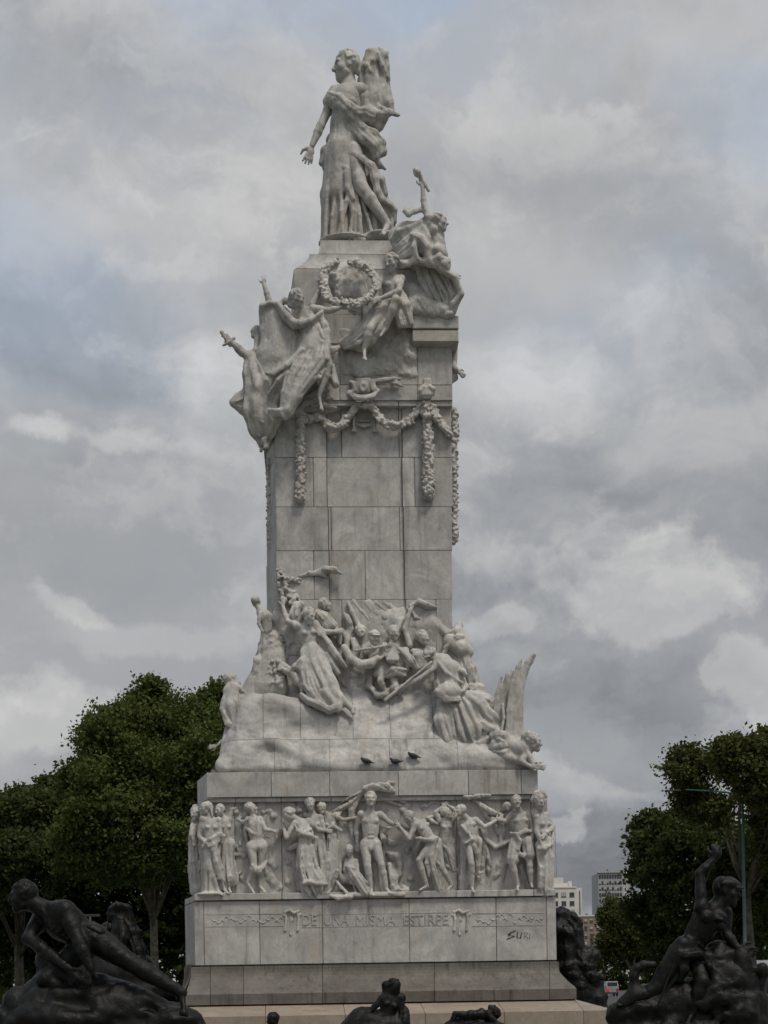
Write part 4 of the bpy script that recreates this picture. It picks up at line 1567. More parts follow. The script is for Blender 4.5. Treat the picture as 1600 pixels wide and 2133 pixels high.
def f(c):
    q = q2
    c.body(25, q(572, 258, -10), (1, .25, -.05), q(548, 345, -10), q(648, 345, -12), q(575, 580, -10), q(672, 575, -12), (q(520, 440, -18), q(548, 570, -22)), (q(692, 432, -8), q(775, 446, -12)),
           (q(600, 735, -4), q(545, 875, -10), q(598, 962, -2)), (q(655, 740, -14), q(650, 905, -18), q(690, 955, -12)), 'm', 'short', seed=9)
    c.chain([q(575, 760, -2), q(620, 770, 4), q(670, 745, -4), q(700, 700, -14)], [4, 6, 5, 3])
    c.chain([q(585, 735, 0), q(640, 790, 2), q(660, 770, -4)], [4, 5, 3])
    c.chain([q(540, 350, -6), q(500, 370, -10), q(460, 350, -18), q(500, 325, -16)], [3, 4, 3, 2])
    c.chain([q(530, 420, -2), q(580, 465, -1), q(640, 480, -6), q(720, 500, -18)], [3, 2.5, 2.5, 2])
    c.chain([q(775, 450, -10), q(785, 500, -14), q(765, 550, -16)], [3, 3, 1.5])


carved('nude figure seen from behind, stepping away with joined hands', f)


def f(c):
    q = q2
    c.body(25, q(888, 305, 0), (-.75, -.6, .3), q(1050, 358, -10), q(935, 378, -2), q(1092, 580, -10), q(1015, 590, -2), (q(1128, 430, -4), q(1185, 440, -2)), (q(868, 500, 6), q(848, 428, -4)),
           None, (q(1040, 760, 4), q(1070, 910, 2), q(1065, 960, 10)), 'f', 'bun', seed=12)
    skirt(c, [q(1035, 470, -4), q(1035, 600, -4), q(1035, 740, -4), q(1090, 905, -4)], [15, 18, 19, 26], 9, .28)
    pleats(c, (q(985, 600, 10), q(1100, 560, 6)), (q(1010, 890, 16), q(1200, 890, 4)), 7, 1.8, 3.2, -4, 4)
    c.chain([q(960, 440, 10), q(1010, 460, 12), q(1070, 430, 6)], 4)
    c.chain([q(980, 470, 10), q(1060, 480, 12), q(1110, 510, 4), q(1110, 600, 4)], [3, 5, 5, 3])
    c.chain([q(940, 400, 8), q(970, 480, 8)], 2.5)
    c.chain([q(1010, 880, 14), q(1060, 870, 18), q(1130, 890, 14), q(1210, 888, 2)], [4, 5, 5, 2])
    c.chain([q(960, 560, -10), q(900, 590, -18), q(870, 600, -24)], [5, 4, 2])
    c.chain([q(990, 740, -10), q(960, 800, -18), q(970, 940, -22)], [7, 6, 4])


carved('woman in a swirling skirt leaning left to take a hand', f)


def f(c):
    q = q2
    c.body(24, q(1063, 222, -8), (.3, -.05, 1), q(1150, 325, -16), q(1030, 310, -18), q(1160, 580, -18), q(1085, 580, -20), (q(1180, 430, -14), q(1130, 480, -8)), None, sex='f', hair='bun', seed=5)
    skirt(c, [q(1130, 470, -18), q(1150, 640, -18), q(1180, 890, -18)], [14, 16, 19], 8, .27)
    pleats(c, (q(1110, 520, -6), q(1190, 520, -10)), (q(1150, 900, -4), q(1230, 880, -12)), 4, 1.6, 2.6, 4, 6)
    c.head(q(1160, 255, -18), (.2, 0, 1), 22, (0, 1, 0), 'wavy', 'f', 6)


carved('woman standing behind the leaning one, with a second face at her shoulder', f)


def f(c):
    q = q2
    c.torso(q(1270, 318, -20), q(1185, 322, -24), q(1290, 560, -24), q(1215, 560, -24), 22, 'f', 1.0, q(1165, 275, -20))
    c.arm(q(1270, 322, -20), q(1345, 352, -18), q(1415, 338, -14), 22, 1, (1, .15, 0))
    skirt(c, [q(1245, 430, -24), q(1258, 560, -22), q(1245, 740, -20), q(1225, 930, -18)], [8, 13, 17, 19], 8, .27)
    pleats(c, (q(1200, 470, -10), q(1290, 470, -12)), (q(1190, 930, -4), q(1300, 880, -16)), 6, 1.5, 2.4, 2, 9)
    c.leg(q(1240, 700, -16), q(1250, 800, -10), q(1215, 930, -8), 20, 1, q(1170, 965, 0))
    c.chain([q(1200, 440, -10), q(1250, 400, -8), q(1320, 440, -14)], 3.5)
    c.chain([q(1270, 300, -22), q(1320, 285, -24), q(1290, 330, -16)], 3.5)


carved('draped woman stretching her arm to the nude man at the centre', f)


def f(c):
    q = q2
    c.body(20, q(1388, 605, -10), (.2, -.25, 1), q(1450, 695, -12), q(1372, 692, -16), q(1405, 860, -10), q(1340, 860, -10), (q(1462, 790, -2), q(1520, 885, 6)), (q(1350, 770, -10), q(1390, 840, 0)),
           (q(1400, 800, 4), q(1440, 930, 0), q(1450, 960, 8)), (q(1292, 775, 2), q(1245, 925, -6), q(1200, 965, 2)), 'f', 'wavy', seed=4, lb=.9)
    c.drape([q(1385, 740, 2), q(1440, 820, 6), q(1530, 960, 8)], [6, 9, 9], 7, .2, k=2)
    c.chain([q(1360, 740, 2), q(1430, 760, 6), q(1480, 820, 4), q(1530, 880, 8)], [3, 5, 5, 5], 2)
    c.chain([q(1240, 985, 8), q(1300, 1000, 12), q(1400, 995, 12), q(1425, 970, 6)], [4, 6, 5, 4], 4)
    c.chain([q(1290, 870, 2), q(1330, 920, 6), q(1370, 960, 8)], [3, 3, 3])


carved('small figure crouching at the feet of the central man', f)


def f(c):
    q = q3
    c.body(28, q(48, 172, 6), (-.02, 0, 1), q(122, 292, -2), q(-30, 288, -2), q(88, 545, -4), q(5, 545, -4), (q(188, 348, -4), q(252, 385, -6)), (q(-68, 410, -12), q(-60, 520, -14)),
           (q(132, 690, 6), q(172, 880, 0), q(205, 915, 12)), (q(22, 700, 6), q(48, 890, 2), q(58, 930, 14)), 'm', 'wavy', seed=7, b=1.0)
    c.ell(q(46, 562, 6), (5, 5, 6), k=3)
    c.chain([q(30, 520, 4), q(48, 545, 6), q(70, 520, 4)], 3.5, 3)
    c.box(q(90, 930, 0), (60, 12, 4), 2)
    c.chain([q(80, 690, -16), q(85, 800, -16), q(95, 900, -16)], [8, 8, 9], 4)


carved('nude man standing upright at the centre of the frieze', f, .0175)


def f(c):
    q = q3
    for pts, r_ in (([(-30, 130, -10), (0, 85, 0), (60, 62, 2), (110, 78, 0), (160, 100, -6), (240, 110, -10)], [3, 5, 5, 5, 4, 2]),
                    ([(60, 70, 0), (120, 55, -2), (180, 60, -4), (210, 90, -8), (190, 105, -8)], [3, 4, 5, 4, 3]),
                    ([(100, 110, -14), (170, 135, -18), (260, 165, -22), (330, 200, -26)], [5, 6, 5, 3]),
                    ([(110, 150, -20), (200, 190, -24), (300, 230, -27)], [4, 5, 3]),
                    ([(150, 60, -8), (190, 35, -8), (240, 40, -10)], [3, 3, 2]),
                    ([(-40, 140, -12), (-110, 200, -18), (-190, 245, -24), (-270, 280, -28)], [5, 6, 5, 2]),
                    ([(-50, 170, -16), (-100, 260, -20), (-110, 380, -24), (-90, 500, -26)], [5, 6, 5, 3]),
                    ([(-30, 115, -6), (-110, 150, -14), (-180, 190, -20)], [3, 3, 2]),
                    ([(120, 400, -20), (150, 420, -14), (195, 400, -18)], [4, 5, 3]),
                    ([(130, 430, -18), (140, 480, -16), (150, 520, -20)], [6, 8, 4])):
        c.chain([q(*p) for p in pts], r_, 2.5)
    c.ell(q(40, 130, -26), (34, 6, 14), k=6)
    c.noise(8, .8)


carved('cloth billowing behind the head of the central man', f, name='carved_drapery')


def f(c):
    q = q3
    c.body(25, q(350, 315, 2), (-.65, -.6, .5), q(462, 352, -12), q(402, 372, 2), q(572, 512, -10), q(525, 535, 0), (q(420, 440, -16), q(320, 400, -14)), (q(352, 485, 8), q(278, 388, 2)),
           (q(612, 715, -2), q(690, 855, -8), q(655, 890, 2)), (q(430, 655, 8), q(492, 858, 2), q(435, 892, 8)), 'm', 'short', seed=15, beard=True, b=.95)
    c.chain([q(410, 480, 4), q(470, 490, 10), q(530, 500, 12), q(575, 480, 4)], [3, 4, 5, 4])
    c.drape([q(535, 510, 4), q(520, 620, 6), q(545, 740, 4), q(590, 885, 0)], [9, 8, 7, 8], 6, .2, k=2)
    c.chain([q(505, 560, 8), q(490, 680, 8), q(510, 780, 6)], [3, 4, 2])
    c.chain([q(575, 560, 0), q(560, 660, 2), q(590, 690, 2)], [5, 4, 2])
    c.chain([q(440, 480, 6), q(410, 560, -8), q(405, 640, -20)], [4, 5, 3])


carved('bearded man bowing low in a loincloth to grasp the central man\'s hand', f)


def f(c):
    q = q3
    c.body(23, q(650, 285, -18), (.8, .2, .4), q(700, 335, -22), q(595, 335, -22), q(690, 520, -27), q(615, 520, -27), (q(722, 258, -22), q(665, 222, -22)), (q(560, 275, -20), q(615, 232, -20)), sex='f', hair='bun', seed=2)
    skirt(c, [q(650, 470, -28), q(670, 600, -29), q(700, 730, -30)], [16, 15, 8], 7, .2)
    c.chain([q(600, 520, -22), q(640, 560, -20), q(700, 650, -24), q(715, 720, -28)], [3, 3, 3, 2])
    c.chain([q(560, 300, -24), q(500, 320, -20), q(540, 350, -20), q(580, 370, -22)], [3, 4, 4, 2])
    c.chain([q(470, 250, -28), q(530, 190, -28), q(600, 200, -28)], [3, 4, 3])


carved('woman with both arms folded over her head behind the bowing man', f)


def f(c):
    q = q3
    c.body(25, q(755, 262, 0), (-.9, .25, .4), q(880, 335, -8), q(765, 350, -12), q(895, 515, -8), q(812, 520, -6), (q(952, 392, -10), q(1045, 338, -12)), (q(760, 440, -16), q(800, 520, -10)),
           (q(895, 690, -14), q(825, 840, -18)), (q(848, 685, 6), q(850, 868, 0), q(862, 908, 10)), 'm', 'short', seed=21, beard=True)
    skirt(c, [q(800, 470, -14), q(800, 640, -14), q(790, 800, -18), q(780, 880, -22)], [11, 11, 10, 9], 7, .22)
    c.chain([q(770, 380, 0), q(820, 440, 6), q(850, 490, 6), q(800, 520, 8)], [3, 4, 4, 3])
    c.chain([q(870, 540, 4), q(890, 600, 2), q(895, 700, -4), q(880, 760, -10)], [4, 4, 4, 3])
    c.chain([q(870, 700, -6), q(900, 760, -14), q(940, 750, -20)], [3, 4, 2])


carved('bearded man leaning back against the seam, one bare leg forward', f)


def f(c):
    q = q3
    c.chain([q(790, 150, -14), q(840, 155, -10), q(900, 145, -12), q(990, 140, -14)], [3, 4, 4, 3])
    c.chain([q(880, 180, -24), q(930, 225, -20), q(1000, 270, -20), q(1085, 300, -22)], [5, 6, 6, 4])
    c.hand(q(880, 185, -24), (-.8, .6, 0), 20)
    c.chain([q(905, 215, -26), q(960, 300, -26), q(1020, 350, -26), q(1060, 450, -26)], [4, 5, 4, 3])
    c.chain([q(920, 400, -26), q(965, 490, -24), q(1030, 550, -22), q(1100, 525, -20), q(1185, 480, -16)], [3, 4, 5, 5, 4])
    c.chain([q(930, 430, -28), q(955, 560, -28), q(930, 700, -29), q(900, 760, -30)], [4, 5, 5, 3])
    c.chain([q(960, 520, -28), q(975, 640, -26), q(1000, 700, -26)], [4, 5, 3])
    c.chain([q(1100, 540, -28), q(1060, 700, -29), q(1000, 890, -30)], [3, 4, 3])
    c.chain([q(1160, 540, -26), q(1110, 720, -28), q(1080, 870, -30)], [4, 4, 3])
    c.chain([q(1080, 300, -26), q(1090, 420, -26), q(1080, 500, -24)], [5, 6, 4])
    c.chain([q(1240, 700, -20), q(1270, 800, -22), q(1310, 880, -24)], [5, 6, 5])
    c.chain([q(1100, 250, -26), q(1130, 220, -20), q(1150, 250, -18)], [6, 7, 5])


carved('arm and hanging cloth between the two men at the right', f, name='carved_drapery')


def f(c):
    q = q3
    c.body(26, q(1202, 192, 4), (.15, .05, 1), q(1300, 290, -6), q(1168, 290, -8), q(1290, 520, -8), q(1192, 520, -8), (q(1335, 400, -6), q(1325, 505, -2)), (q(1118, 345, -12), q(1060, 335, -14)),
           (q(1310, 700, -2), q(1320, 835, -8), q(1328, 868, 4)), (q(1170, 680, 4), q(1215, 855, -2), q(1210, 890, 10)), 'm', 'short', seed=31)
    c.drape([q(1195, 500, -6), q(1172, 645, 0)], [12, 13], 7, .12, k=3)
    c.drape([q(1285, 500, -6), q(1305, 610, -4)], [12, 13], 7, .12, k=3)
    c.chain([q(1160, 440, 0), q(1220, 450, 8), q(1280, 420, 6), q(1335, 425, -2)], [3, 4, 4, 3])
    c.chain([q(1200, 450, 8), q(1230, 500, 8), q(1215, 570, 8)], [4, 5, 4])
    c.chain([q(1220, 600, 4), q(1260, 620, 4), q(1290, 600, 2)], 4)


carved('bare chested man in knotted breeches near the right corner', f)


def f(c):
    q = q3
    c.body(26, q(1386, 195, 10), (.5, -.35, .7), q(1440, 295, -8), q(1365, 305, 6), q(1455, 540, -8), q(1395, 540, 4), (q(1492, 395, -4), q(1440, 440, 8)), (q(1362, 430, 10), q(1405, 530, 14)),
           (q(1450, 720, -4), q(1445, 870, -6), q(1455, 890, 4)), (q(1400, 720, 8), q(1395, 880, 6)), 'f', 'wavy', seed=33)
    c.chain([q(1330, 180, 8), q(1360, 130, 10), q(1400, 115, 8), q(1435, 150, 2)], [5, 6, 6, 4])
    skirt(c, [q(1428, 500, 0), q(1435, 640, 0), q(1430, 890, -2)], [13, 15, 15], 8, .27)
    pleats(c, (q(1380, 530, 12), q(1470, 520, 4)), (q(1370, 870, 12), q(1470, 870, 0)), 5, 1.6, 2.4, 3, 12)
    c.chain([q(1380, 560, 14), q(1420, 560, 16), q(1480, 530, 4), q(1495, 430, -4)], [4, 5, 4, 4])
    c.ell(q(1400, 650, 14), (6, 4, 14), k=2, sub=True)
    c.chain([q(1410, 430, 10), q(1450, 430, 8), q(1490, 410, -2)], 3)


carved('draped woman turning at the right corner of the frieze', f)


def f(c):
    q = q2
    c.head(q(112, 300, -66), (-.6, -.2, .8), 25, (0, 1, 0), 'wavy', 'f', 41)
    skirt(c, [q(112, 360, -74), q(100, 500, -74), q(104, 700, -74), q(128, 950, -72)], [9, 11, 12, 11], 8, .2, .9)
    c.chain([q(90, 400, -62), q(85, 480, -58), q(100, 560, -56)], [6, 6, 4])
    c.head(q(105, 280, -120), (-.8, -.1, .4), 24, (0, 1, 0), 'short', 'm', 42)
    skirt(c, [q(108, 360, -126), q(96, 560, -126), q(100, 760, -126), q(118, 950, -124)], [9, 11, 12, 11], 8, .2, .9, ph=2)
    c.chain([q(130, 400, -70), q(150, 560, -60), q(150, 760, -56)], [5, 5, 4])
    c.noise(9, 1.4)


carved('pair of figures carved on the left flank, seen edge on', f, .024)


def f(c):
    """low folds and limbs that fill the ground between the figures"""
    r = random.Random(77)
    q = q2
    for (x, y, dx, dy) in ((450, 400, 60, 140), (470, 700, 60, -60), (700, 250, 60, 40), (720, 330, 70, -20), (650, 270, 100, -10), (730, 560, -20, 300), (690, 700, 40, 200), (780, 620, -50, 240), (740, 820, 60, 60),
                           (840, 200, 120, 60), (860, 240, 100, 10), (930, 230, 60, 70), (880, 650, 50, 120), (920, 700, 50, 10), (860, 780, 40, 160), (1330, 420, -30, 200), (1300, 250, 120, -60), (1310, 360, 80, 60), (430, 300, 40, -50),
                           (500, 480, -30, 100), (470, 820, 60, 80), (690, 850, 90, 90), (820, 860, -40, 90)):
        p0 = np.array((x, y, 0.0))
        p2 = p0 + np.array((dx, dy, 0))
        p1 = (p0 + p2) / 2 + np.array((r.uniform(-25, 25), r.uniform(-25, 25), 0))
        w = r.uniform(4.0, 7.5)
        c.chain([q(p0[0], p0[1], -27.5 - w * .7), q(p1[0], p1[1], -27.5 - w * .35), q(p2[0], p2[1], -27.5 - w * .7)], [w * .6, w, w * .6], 5, plain=True)
    q = q3
    for (x, y, dx, dy) in ((170, 420, 40, 180), (210, 560, 60, -30), (180, 620, 40, 220), (250, 620, 20, 200), (200, 650, 60, -20), (330, 640, 60, -90), (350, 780, 50, 60), (420, 220, 90, 40), (430, 260, 40, -30),
                           (640, 640, 80, 90), (600, 600, 100, 60), (960, 640, 20, 180), (1050, 780, 40, -60), (1000, 850, 60, -120), (1120, 600, -20, 240), (900, 780, 40, 90), (780, 640, -20, 160), (1250, 650, 50, 220), (250, 200, 120, 60), (260, 240, 90, 20)):
        p0 = np.array((x, y, 0.0))
        p2 = p0 + np.array((dx, dy, 0))
        p1 = (p0 + p2) / 2 + np.array((r.uniform(-25, 25), r.uniform(-25, 25), 0))
        w = r.uniform(4.0, 7.5)
        c.chain([q(p0[0], p0[1], -27.5 - w * .7), q(p1[0], p1[1], -27.5 - w * .35), q(p2[0], p2[1], -27.5 - w * .7)], [w * .6, w, w * .6], 5, plain=True)
    # crouching shape and plants right of the central man
    c.chain([q(190, 600, -26), q(250, 620, -22), q(272, 690, -24), q(265, 770, -24), q(230, 800, -22)], [6, 9, 8, 7, 6], 4)
    c.chain([q(200, 700, -24), q(220, 800, -18), q(230, 880, -14), q(310, 900, -10)], [8, 10, 9, 6], 4)
    c.ell(q(215, 620, -24), (9, 9, 10), k=4)
    for i in range(16):
        c.ell(q(r.uniform(210, 340), r.uniform(860, 905), -10 + r.uniform(0, 12)), (r.uniform(3, 6), 4, r.uniform(2, 5)), k=2)


o = carved(None, f, .026, name='carved_relief')
o['kind'] = 'stuff'
# ------------------------------------------------------------------ rock and figures round the foot of the shaft
m4, m5 = crop(420, 1180, 4.2105), crop(720, 1220, 3.6364)
MH = .02


def bumps(c, pts, rad, n, r0, r1, seed=0, k=1.8):
    """fruit, blossom and leaves crowded along a line"""
    r = random.Random(seed)
    P3 = [np.array(s3(p)) for p in pts]
    L = [0.0]
    for a, b in zip(P3[:-1], P3[1:]):
        L.append(L[-1] + np.linalg.norm(b - a))
    for i in range(n):
        t = (i + r.random()) / n * L[-1]
        j = max(k_ for k_ in range(len(P3) - 1) if L[k_] <= t + 1e-9)
        e = (t - L[j]) / max(L[j + 1] - L[j], 1e-6)
        p = P3[j] * (1 - e) + P3[j + 1] * e
        R_ = rad[j] * (1 - e) + rad[j + 1] * e
        th = r.uniform(-.2, math.pi + .2)
        d = P3[j + 1] - P3[j]
        nrm = np.array((-d[1], d[0], 0)) / max(np.hypot(d[0], d[1]), 1e-6)
        p = p + nrm * math.cos(th) * R_ * .85 + np.array((0, 0, math.sin(th) * R_ * .85))
        s_ = r.uniform(r0, r1)
        if r.random() < .35:
            ax = (unit(np.array((r.uniform(-1, 1), -.4, r.uniform(-1, 1)))), np.array((0, 1, 0.)), np.array((0, 0, 1.)))
            a0 = ax[0]
            a1 = unit(np.cross(a0, (0.2, 1, .1)))
            c.ell(p, (s_ * 1.7, s_ * .6, s_ * .8), (a0, a1, np.cross(a0, a1)), k)
        else:
            c.ell(p, (s_, s_, s_), k=k)
            if s_ > 2.6 and r.random() < .6:
                c.ell(p + np.array((0, 0, s_ * 1.05)), (s_ * .45, s_ * .4, s_ * .45), k=.8, sub=True)


def f(c):
    # a slope that leans back from the edge of the podium to the shaft
    for i in range(9):
        t = i / 8
        y = 1596 - 150 * t
        d = -36 - 86 * t ** 1.15
        xl = 466 + 96 * t ** .75
        xr = 1096 - 140 * t ** .8
        c.cap((xl, y, d - 10 * (1 - t)), (xr, y - 3, d - 4), 20 - 2 * t, 18, 14)
    c.cap((472, 1601, -32), (1104, 1598, -32), 9, 8, 6)
    c.ell((560, 1508, -80), (60, 30, 58), k=26)
    c.ell((645, 1500, -84), (78, 26, 44), k=24)
    c.cap((570, 1470, -84), (735, 1532, -70), 20, 12, 24)
    c.cap((532, 1440, -120), (470, 1588, -76), 24, 18, 24)
    c.cap((550, 1370, -122), (525, 1480, -112), 20, 28, 20)
    c.ell((1000, 1578, -40), (96, 20, 18), k=14)
    c.cap((930, 1480, -110), (1050, 1560, -84), 28, 24, 20)
    c.cap((935, 1330, -124), (960, 1420, -118), 16, 22, 18)
    c.cap((955, 1400, -120), (1020, 1500, -100), 24, 28, 18)
    for (x0, y0, x1, y1, d) in ((500, 1592, 560, 1545, -44), (570, 1545, 640, 1592, -38), (640, 1586, 700, 1596, -32), (560, 1462, 720, 1515, -66), (745, 1518, 880, 1528, -86)):
        c.cap((x0, y0, d), (x1, y1, d - 4), 9, 7, 20)
    for (x, y, d, a, b) in ((622, 1512, -42, 20, 7), (540, 1562, -24, 18, 10), (610, 1575, -18, 14, 8), (575, 1490, -42, 18, 9), (870, 1588, -14, 50, 5)):
        c.ell((x, y, d), (a, 6, b), k=14, sub=True)
    c.noise(2.6, 2.2)
    c.noise(6, 1.3, (1, 1, 1.2), seed=5)
    c.noise(9, .6, (1, 1, 1), 6, True)


rock_c = Fig(MF, .034)
f(rock_c)
rv, rf = rock_c.mesh()
import bmesh


def rock_blocks():
    """saw the rock into the stones it is built of"""
    base = bmesh.new()
    bv = [base.verts.new(p) for p in rv]
    for q_ in rf:
        base.faces.new([bv[i] for i in q_])
    zs = px_z(1540, -50)
    rows = [((-99, zs - .005), [380, 572, 687, 811, 952, 1051, 1300]), ((zs + .005, 99), [380, 549, 627, 737, 815, 905, 1300])]
    for (z0, z1), xs in rows:
        for a, b in zip(xs[:-1], xs[1:]):
            x0, x1 = px_x(a, 1560, -40) + .005, px_x(b, 1560, -40) - .005
            bm = base.copy()
            for co, no in (((x0, 0, 0), (-1, 0, 0)), ((x1, 0, 0), (1, 0, 0)), ((0, 0, z0), (0, 0, -1)), ((0, 0, z1), (0, 0, 1))):
                gm = bm.verts[:] + bm.edges[:] + bm.faces[:]
                bmesh.ops.bisect_plane(bm, geom=gm, plane_co=co, plane_no=no, clear_outer=True)
            if len(bm.faces) > 3:
                me = bpy.data.meshes.new('rock_block')
                bm.to_mesh(me)
                me.polygons.foreach_set('use_smooth', np.ones(len(me.polygons), bool))
                me.materials.append(M['marble'])
                o = bpy.data.objects.new('rock_block', me)
                col.objects.link(o)
                o.parent = mon
            bm.free()
    base.free()


rock_blocks()


def f(c):
    q = m4
    c.body(30, q(938, 432, -64), (.75, -.45, .5), q(985, 520, -82), q(838, 520, -72), q(1015, 755, -82), q(915, 760, -76), (q(1085, 575, -86), q(1165, 570, -84)), (q(752, 478, -80), q(712, 345, -86)),
           hdR=dict(d=(.1, 1, 0)), sex='f', hair='long', seed=4)
    c.drape([q(965, 740, -76), q(1000, 880, -74), q(1080, 1060, -68), q(1130, 1180, -66)], [18, 24, 26, 22], 9, .12, (YN, .8), 4, 1.5)
    sweep(c, [q(895, 770, -66), q(880, 900, -60), q(900, 1040, -56), q(960, 1130, -54), q(1060, 1230, -52)], [q(1045, 760, -72), q(1110, 900, -66), q(1165, 1040, -60), q(1210, 1130, -54), q(1235, 1215, -52)], 11, 1.0, 6, 3)
    c.chain([q(880, 1130, -60), q(940, 1180, -52), q(1020, 1210, -46), q(1120, 1260, -44), q(1200, 1230, -46), q(1230, 1150, -50)], [6, 7, 8, 8, 7, 5], 3)
    c.cap(q(1150, 1090, -58), q(1325, 1255, -52), 10, 6, 4)
    c.chain([q(1325, 1245, -52), q(1330, 1285, -46)], [6, 4], plain=True)
    c.cap(q(1080, 1100, -52), q(1200, 1260, -46), 9, 6, 4)
    c.chain([q(1000, 500, -80), q(1040, 600, -78), q(1100, 680, -80), q(1180, 790, -78), q(1265, 880, -84)], [7, 9, 10, 9, 4], 3)
    c.chain([q(1010, 560, -84), q(1080, 720, -84), q(1140, 850, -84), q(1190, 930, -84)], [8, 10, 11, 7], 3)
    c.ell(q(1060, 680, -74), (8, 8, 20), ((1, 0, .6), (0, 1, 0), (-.6, 0, 1)), k=3, sub=True)
    c.chain([q(870, 820, -66), q(820, 880, -70), q(760, 930, -74), q(680, 880, -80)], [5, 6, 6, 4], 3)
    c.chain([q(840, 340, -90), q(820, 420, -86), q(840, 470, -82)], [9, 11, 7], 3)
    c.chain([q(880, 330, -80), q(840, 370, -80), q(830, 430, -76)], [6, 7, 5], 2)


carved('woman in a windblown skirt with one arm raised against the shaft', f, .0215)


def f(c):
    q = m4
    c.head(q(1080, 335, -104), (.9, .1, .4), 26, (0, 1, 0), 'wavy', 'f', 3)
    c.chain([q(1020, 400, -104), q(1080, 450, -98), q(1150, 520, -96), q(1170, 560, -98)], [7, 11, 10, 5], 3)
    c.chain([q(1040, 440, -100), q(1100, 520, -94), q(1130, 590, -96)], [8, 9, 5], 3)
    c.chain([q(1130, 590, -104), q(1210, 580, -102), q(1215, 680, -104)], [5, 6, 4], 3)
    c.chain([q(860, 85, -106), q(950, 65, -104), q(1040, 60, -102), q(1090, 90, -104)], [3, 5, 5, 3], 3)
    c.chain([q(1000, 40, -104), q(1090, 25, -99), q(1160, 30, -96), q(1222, 62, -98)], [3, 7, 7, 3], 3)
    bumps(c, [q(680, 20, -108), q(700, 120, -104), q(730, 220, -102), q(760, 330, -102)], [5, 9, 13, 11], 70, 2.2, 4.6, 4)
    bumps(c, [q(700, 130, -106), q(780, 110, -106), q(870, 130, -106)], [8, 7, 4], 24, 2, 3.6, 5)
    bumps(c, [q(790, 220, -104), q(830, 330, -98), q(860, 400, -92)], [8, 11, 8], 40, 2.2, 4.4, 6)
    bumps(c, [q(640, 600, -112), q(640, 700, -106), q(660, 800, -104)], [10, 15, 11], 46, 2.6, 5.4, 7)
    bumps(c, [q(700, 580, -110), q(730, 650, -106), q(680, 740, -104)], [6, 8, 8], 24, 2.2, 4.6, 8)
    c.chain([q(630, 620, -114), q(640, 820, -112), q(620, 1060, -108)], [16, 26, 36], 8, plain=True)
    c.chain([q(560, 700, -122), q(560, 900, -118), q(540, 1120, -112)], [16, 24, 32], 10, plain=True)
    bumps(c, [q(640, 820, -92), q(660, 940, -86), q(640, 1060, -80)], [15, 18, 14], 50, 2.4, 5.6, 9)
    c.chain([q(650, 820, -90), q(720, 880, -84), q(790, 930, -78), q(850, 1010, -74), q(895, 1060, -70)], [6, 8, 9, 9, 6], 3, plain=True)
    c.chain([q(860, 960, -76), q(900, 1040, -70), q(880, 1090, -70)], [6, 7, 4], 3)
    c.noise(8, .8)


carved('fruit, blossom and a face in low relief on the left corner of the shaft', f, .0225)


def f(c):
    q = m4
    c.head(q(472, 305, -104), (.5, .1, -.85), 25, (0, 1, 0), 'bald', 'm', 3)
    c.cap(q(490, 350, -104), q(520, 400, -104), 5.5, 6.5, 3)
    c.cap(q(525, 405, -106), q(585, 440, -104), 9, 9, 6)
    c.cap(q(535, 415, -106), q(570, 620, -108), 12, 9, 6)
    c.cap(q(575, 440, -102), q(580, 560, -104), 9, 9, 6)
    c.arm(q(515, 410, -96), q(500, 500, -92), q(535, 570, -92), 22, 1.0)
    c.drape([q(560, 600, -112), q(560, 720, -110), q(550, 800, -110)], [11, 14, 12], 7, .22, k=3)
    c.chain([q(560, 790, -108), q(500, 830, -104), q(495, 920, -104), q(520, 960, -106)], [7, 9, 8, 6], 3)
    c.drape([q(530, 800, -112), q(520, 960, -110), q(500, 1080, -108), q(480, 1160, -108)], [10, 17, 18, 18], 8, .2, k=3)
    c.chain([q(560, 820, -104), q(560, 960, -98), q(530, 1080, -96), q(540, 1180, -94)], [6, 8, 8, 8], 3)
    c.noise(7, .8)


carved('bald child seen from behind on the left edge of the shaft', f, .0215)


def f(c):
    q = m4
    c.head(q(252, 985, -104), (.72, .62, .1), 27, (-.5, 1, 0), 'short', 'm', 5, beard=True)
    c.cap(q(262, 1030, -104), q(280, 1090, -104), 8, 9, 5)
    c.cap(q(230, 1090, -98), q(350, 1110, -106), 11, 10, 8)
    c.drape([q(280, 1080, -104), q(265, 1230, -102), q(300, 1380, -100), q(320, 1500, -98)], [18, 23, 18, 15], 8, .17, k=4)
    c.arm(q(225, 1100, -94), q(178, 1250, -90), q(240, 1360, -86), 26, 1.05, (.6, -.4, .2))
    c.arm(q(330, 1100, -104), q(400, 1180, -104), q(470, 1150, -104), 26, 1.0)
    c.chain([q(300, 1040, -96), q(330, 1070, -94), q(360, 1100, -96)], [5, 6, 5], 2)
    c.chain([q(200, 1300, -92), q(230, 1380, -86), q(300, 1420, -86)], [5, 6, 6], 2)
    c.drape([q(370, 1180, -104), q(380, 1280, -100), q(370, 1360, -98)], [16, 17, 14], 7, .2, k=3)
    c.arm(q(260, 1440, -98), q(205, 1510, -96), q(130, 1575, -94), 26, .8, (-1, -.15, .2))
    c.chain([q(240, 1440, -98), q(215, 1540, -92), q(170, 1640, -86)], [9, 8, 4], 3)


carved('bearded old man looking upwards behind the left slope of the rock', f, .0215)


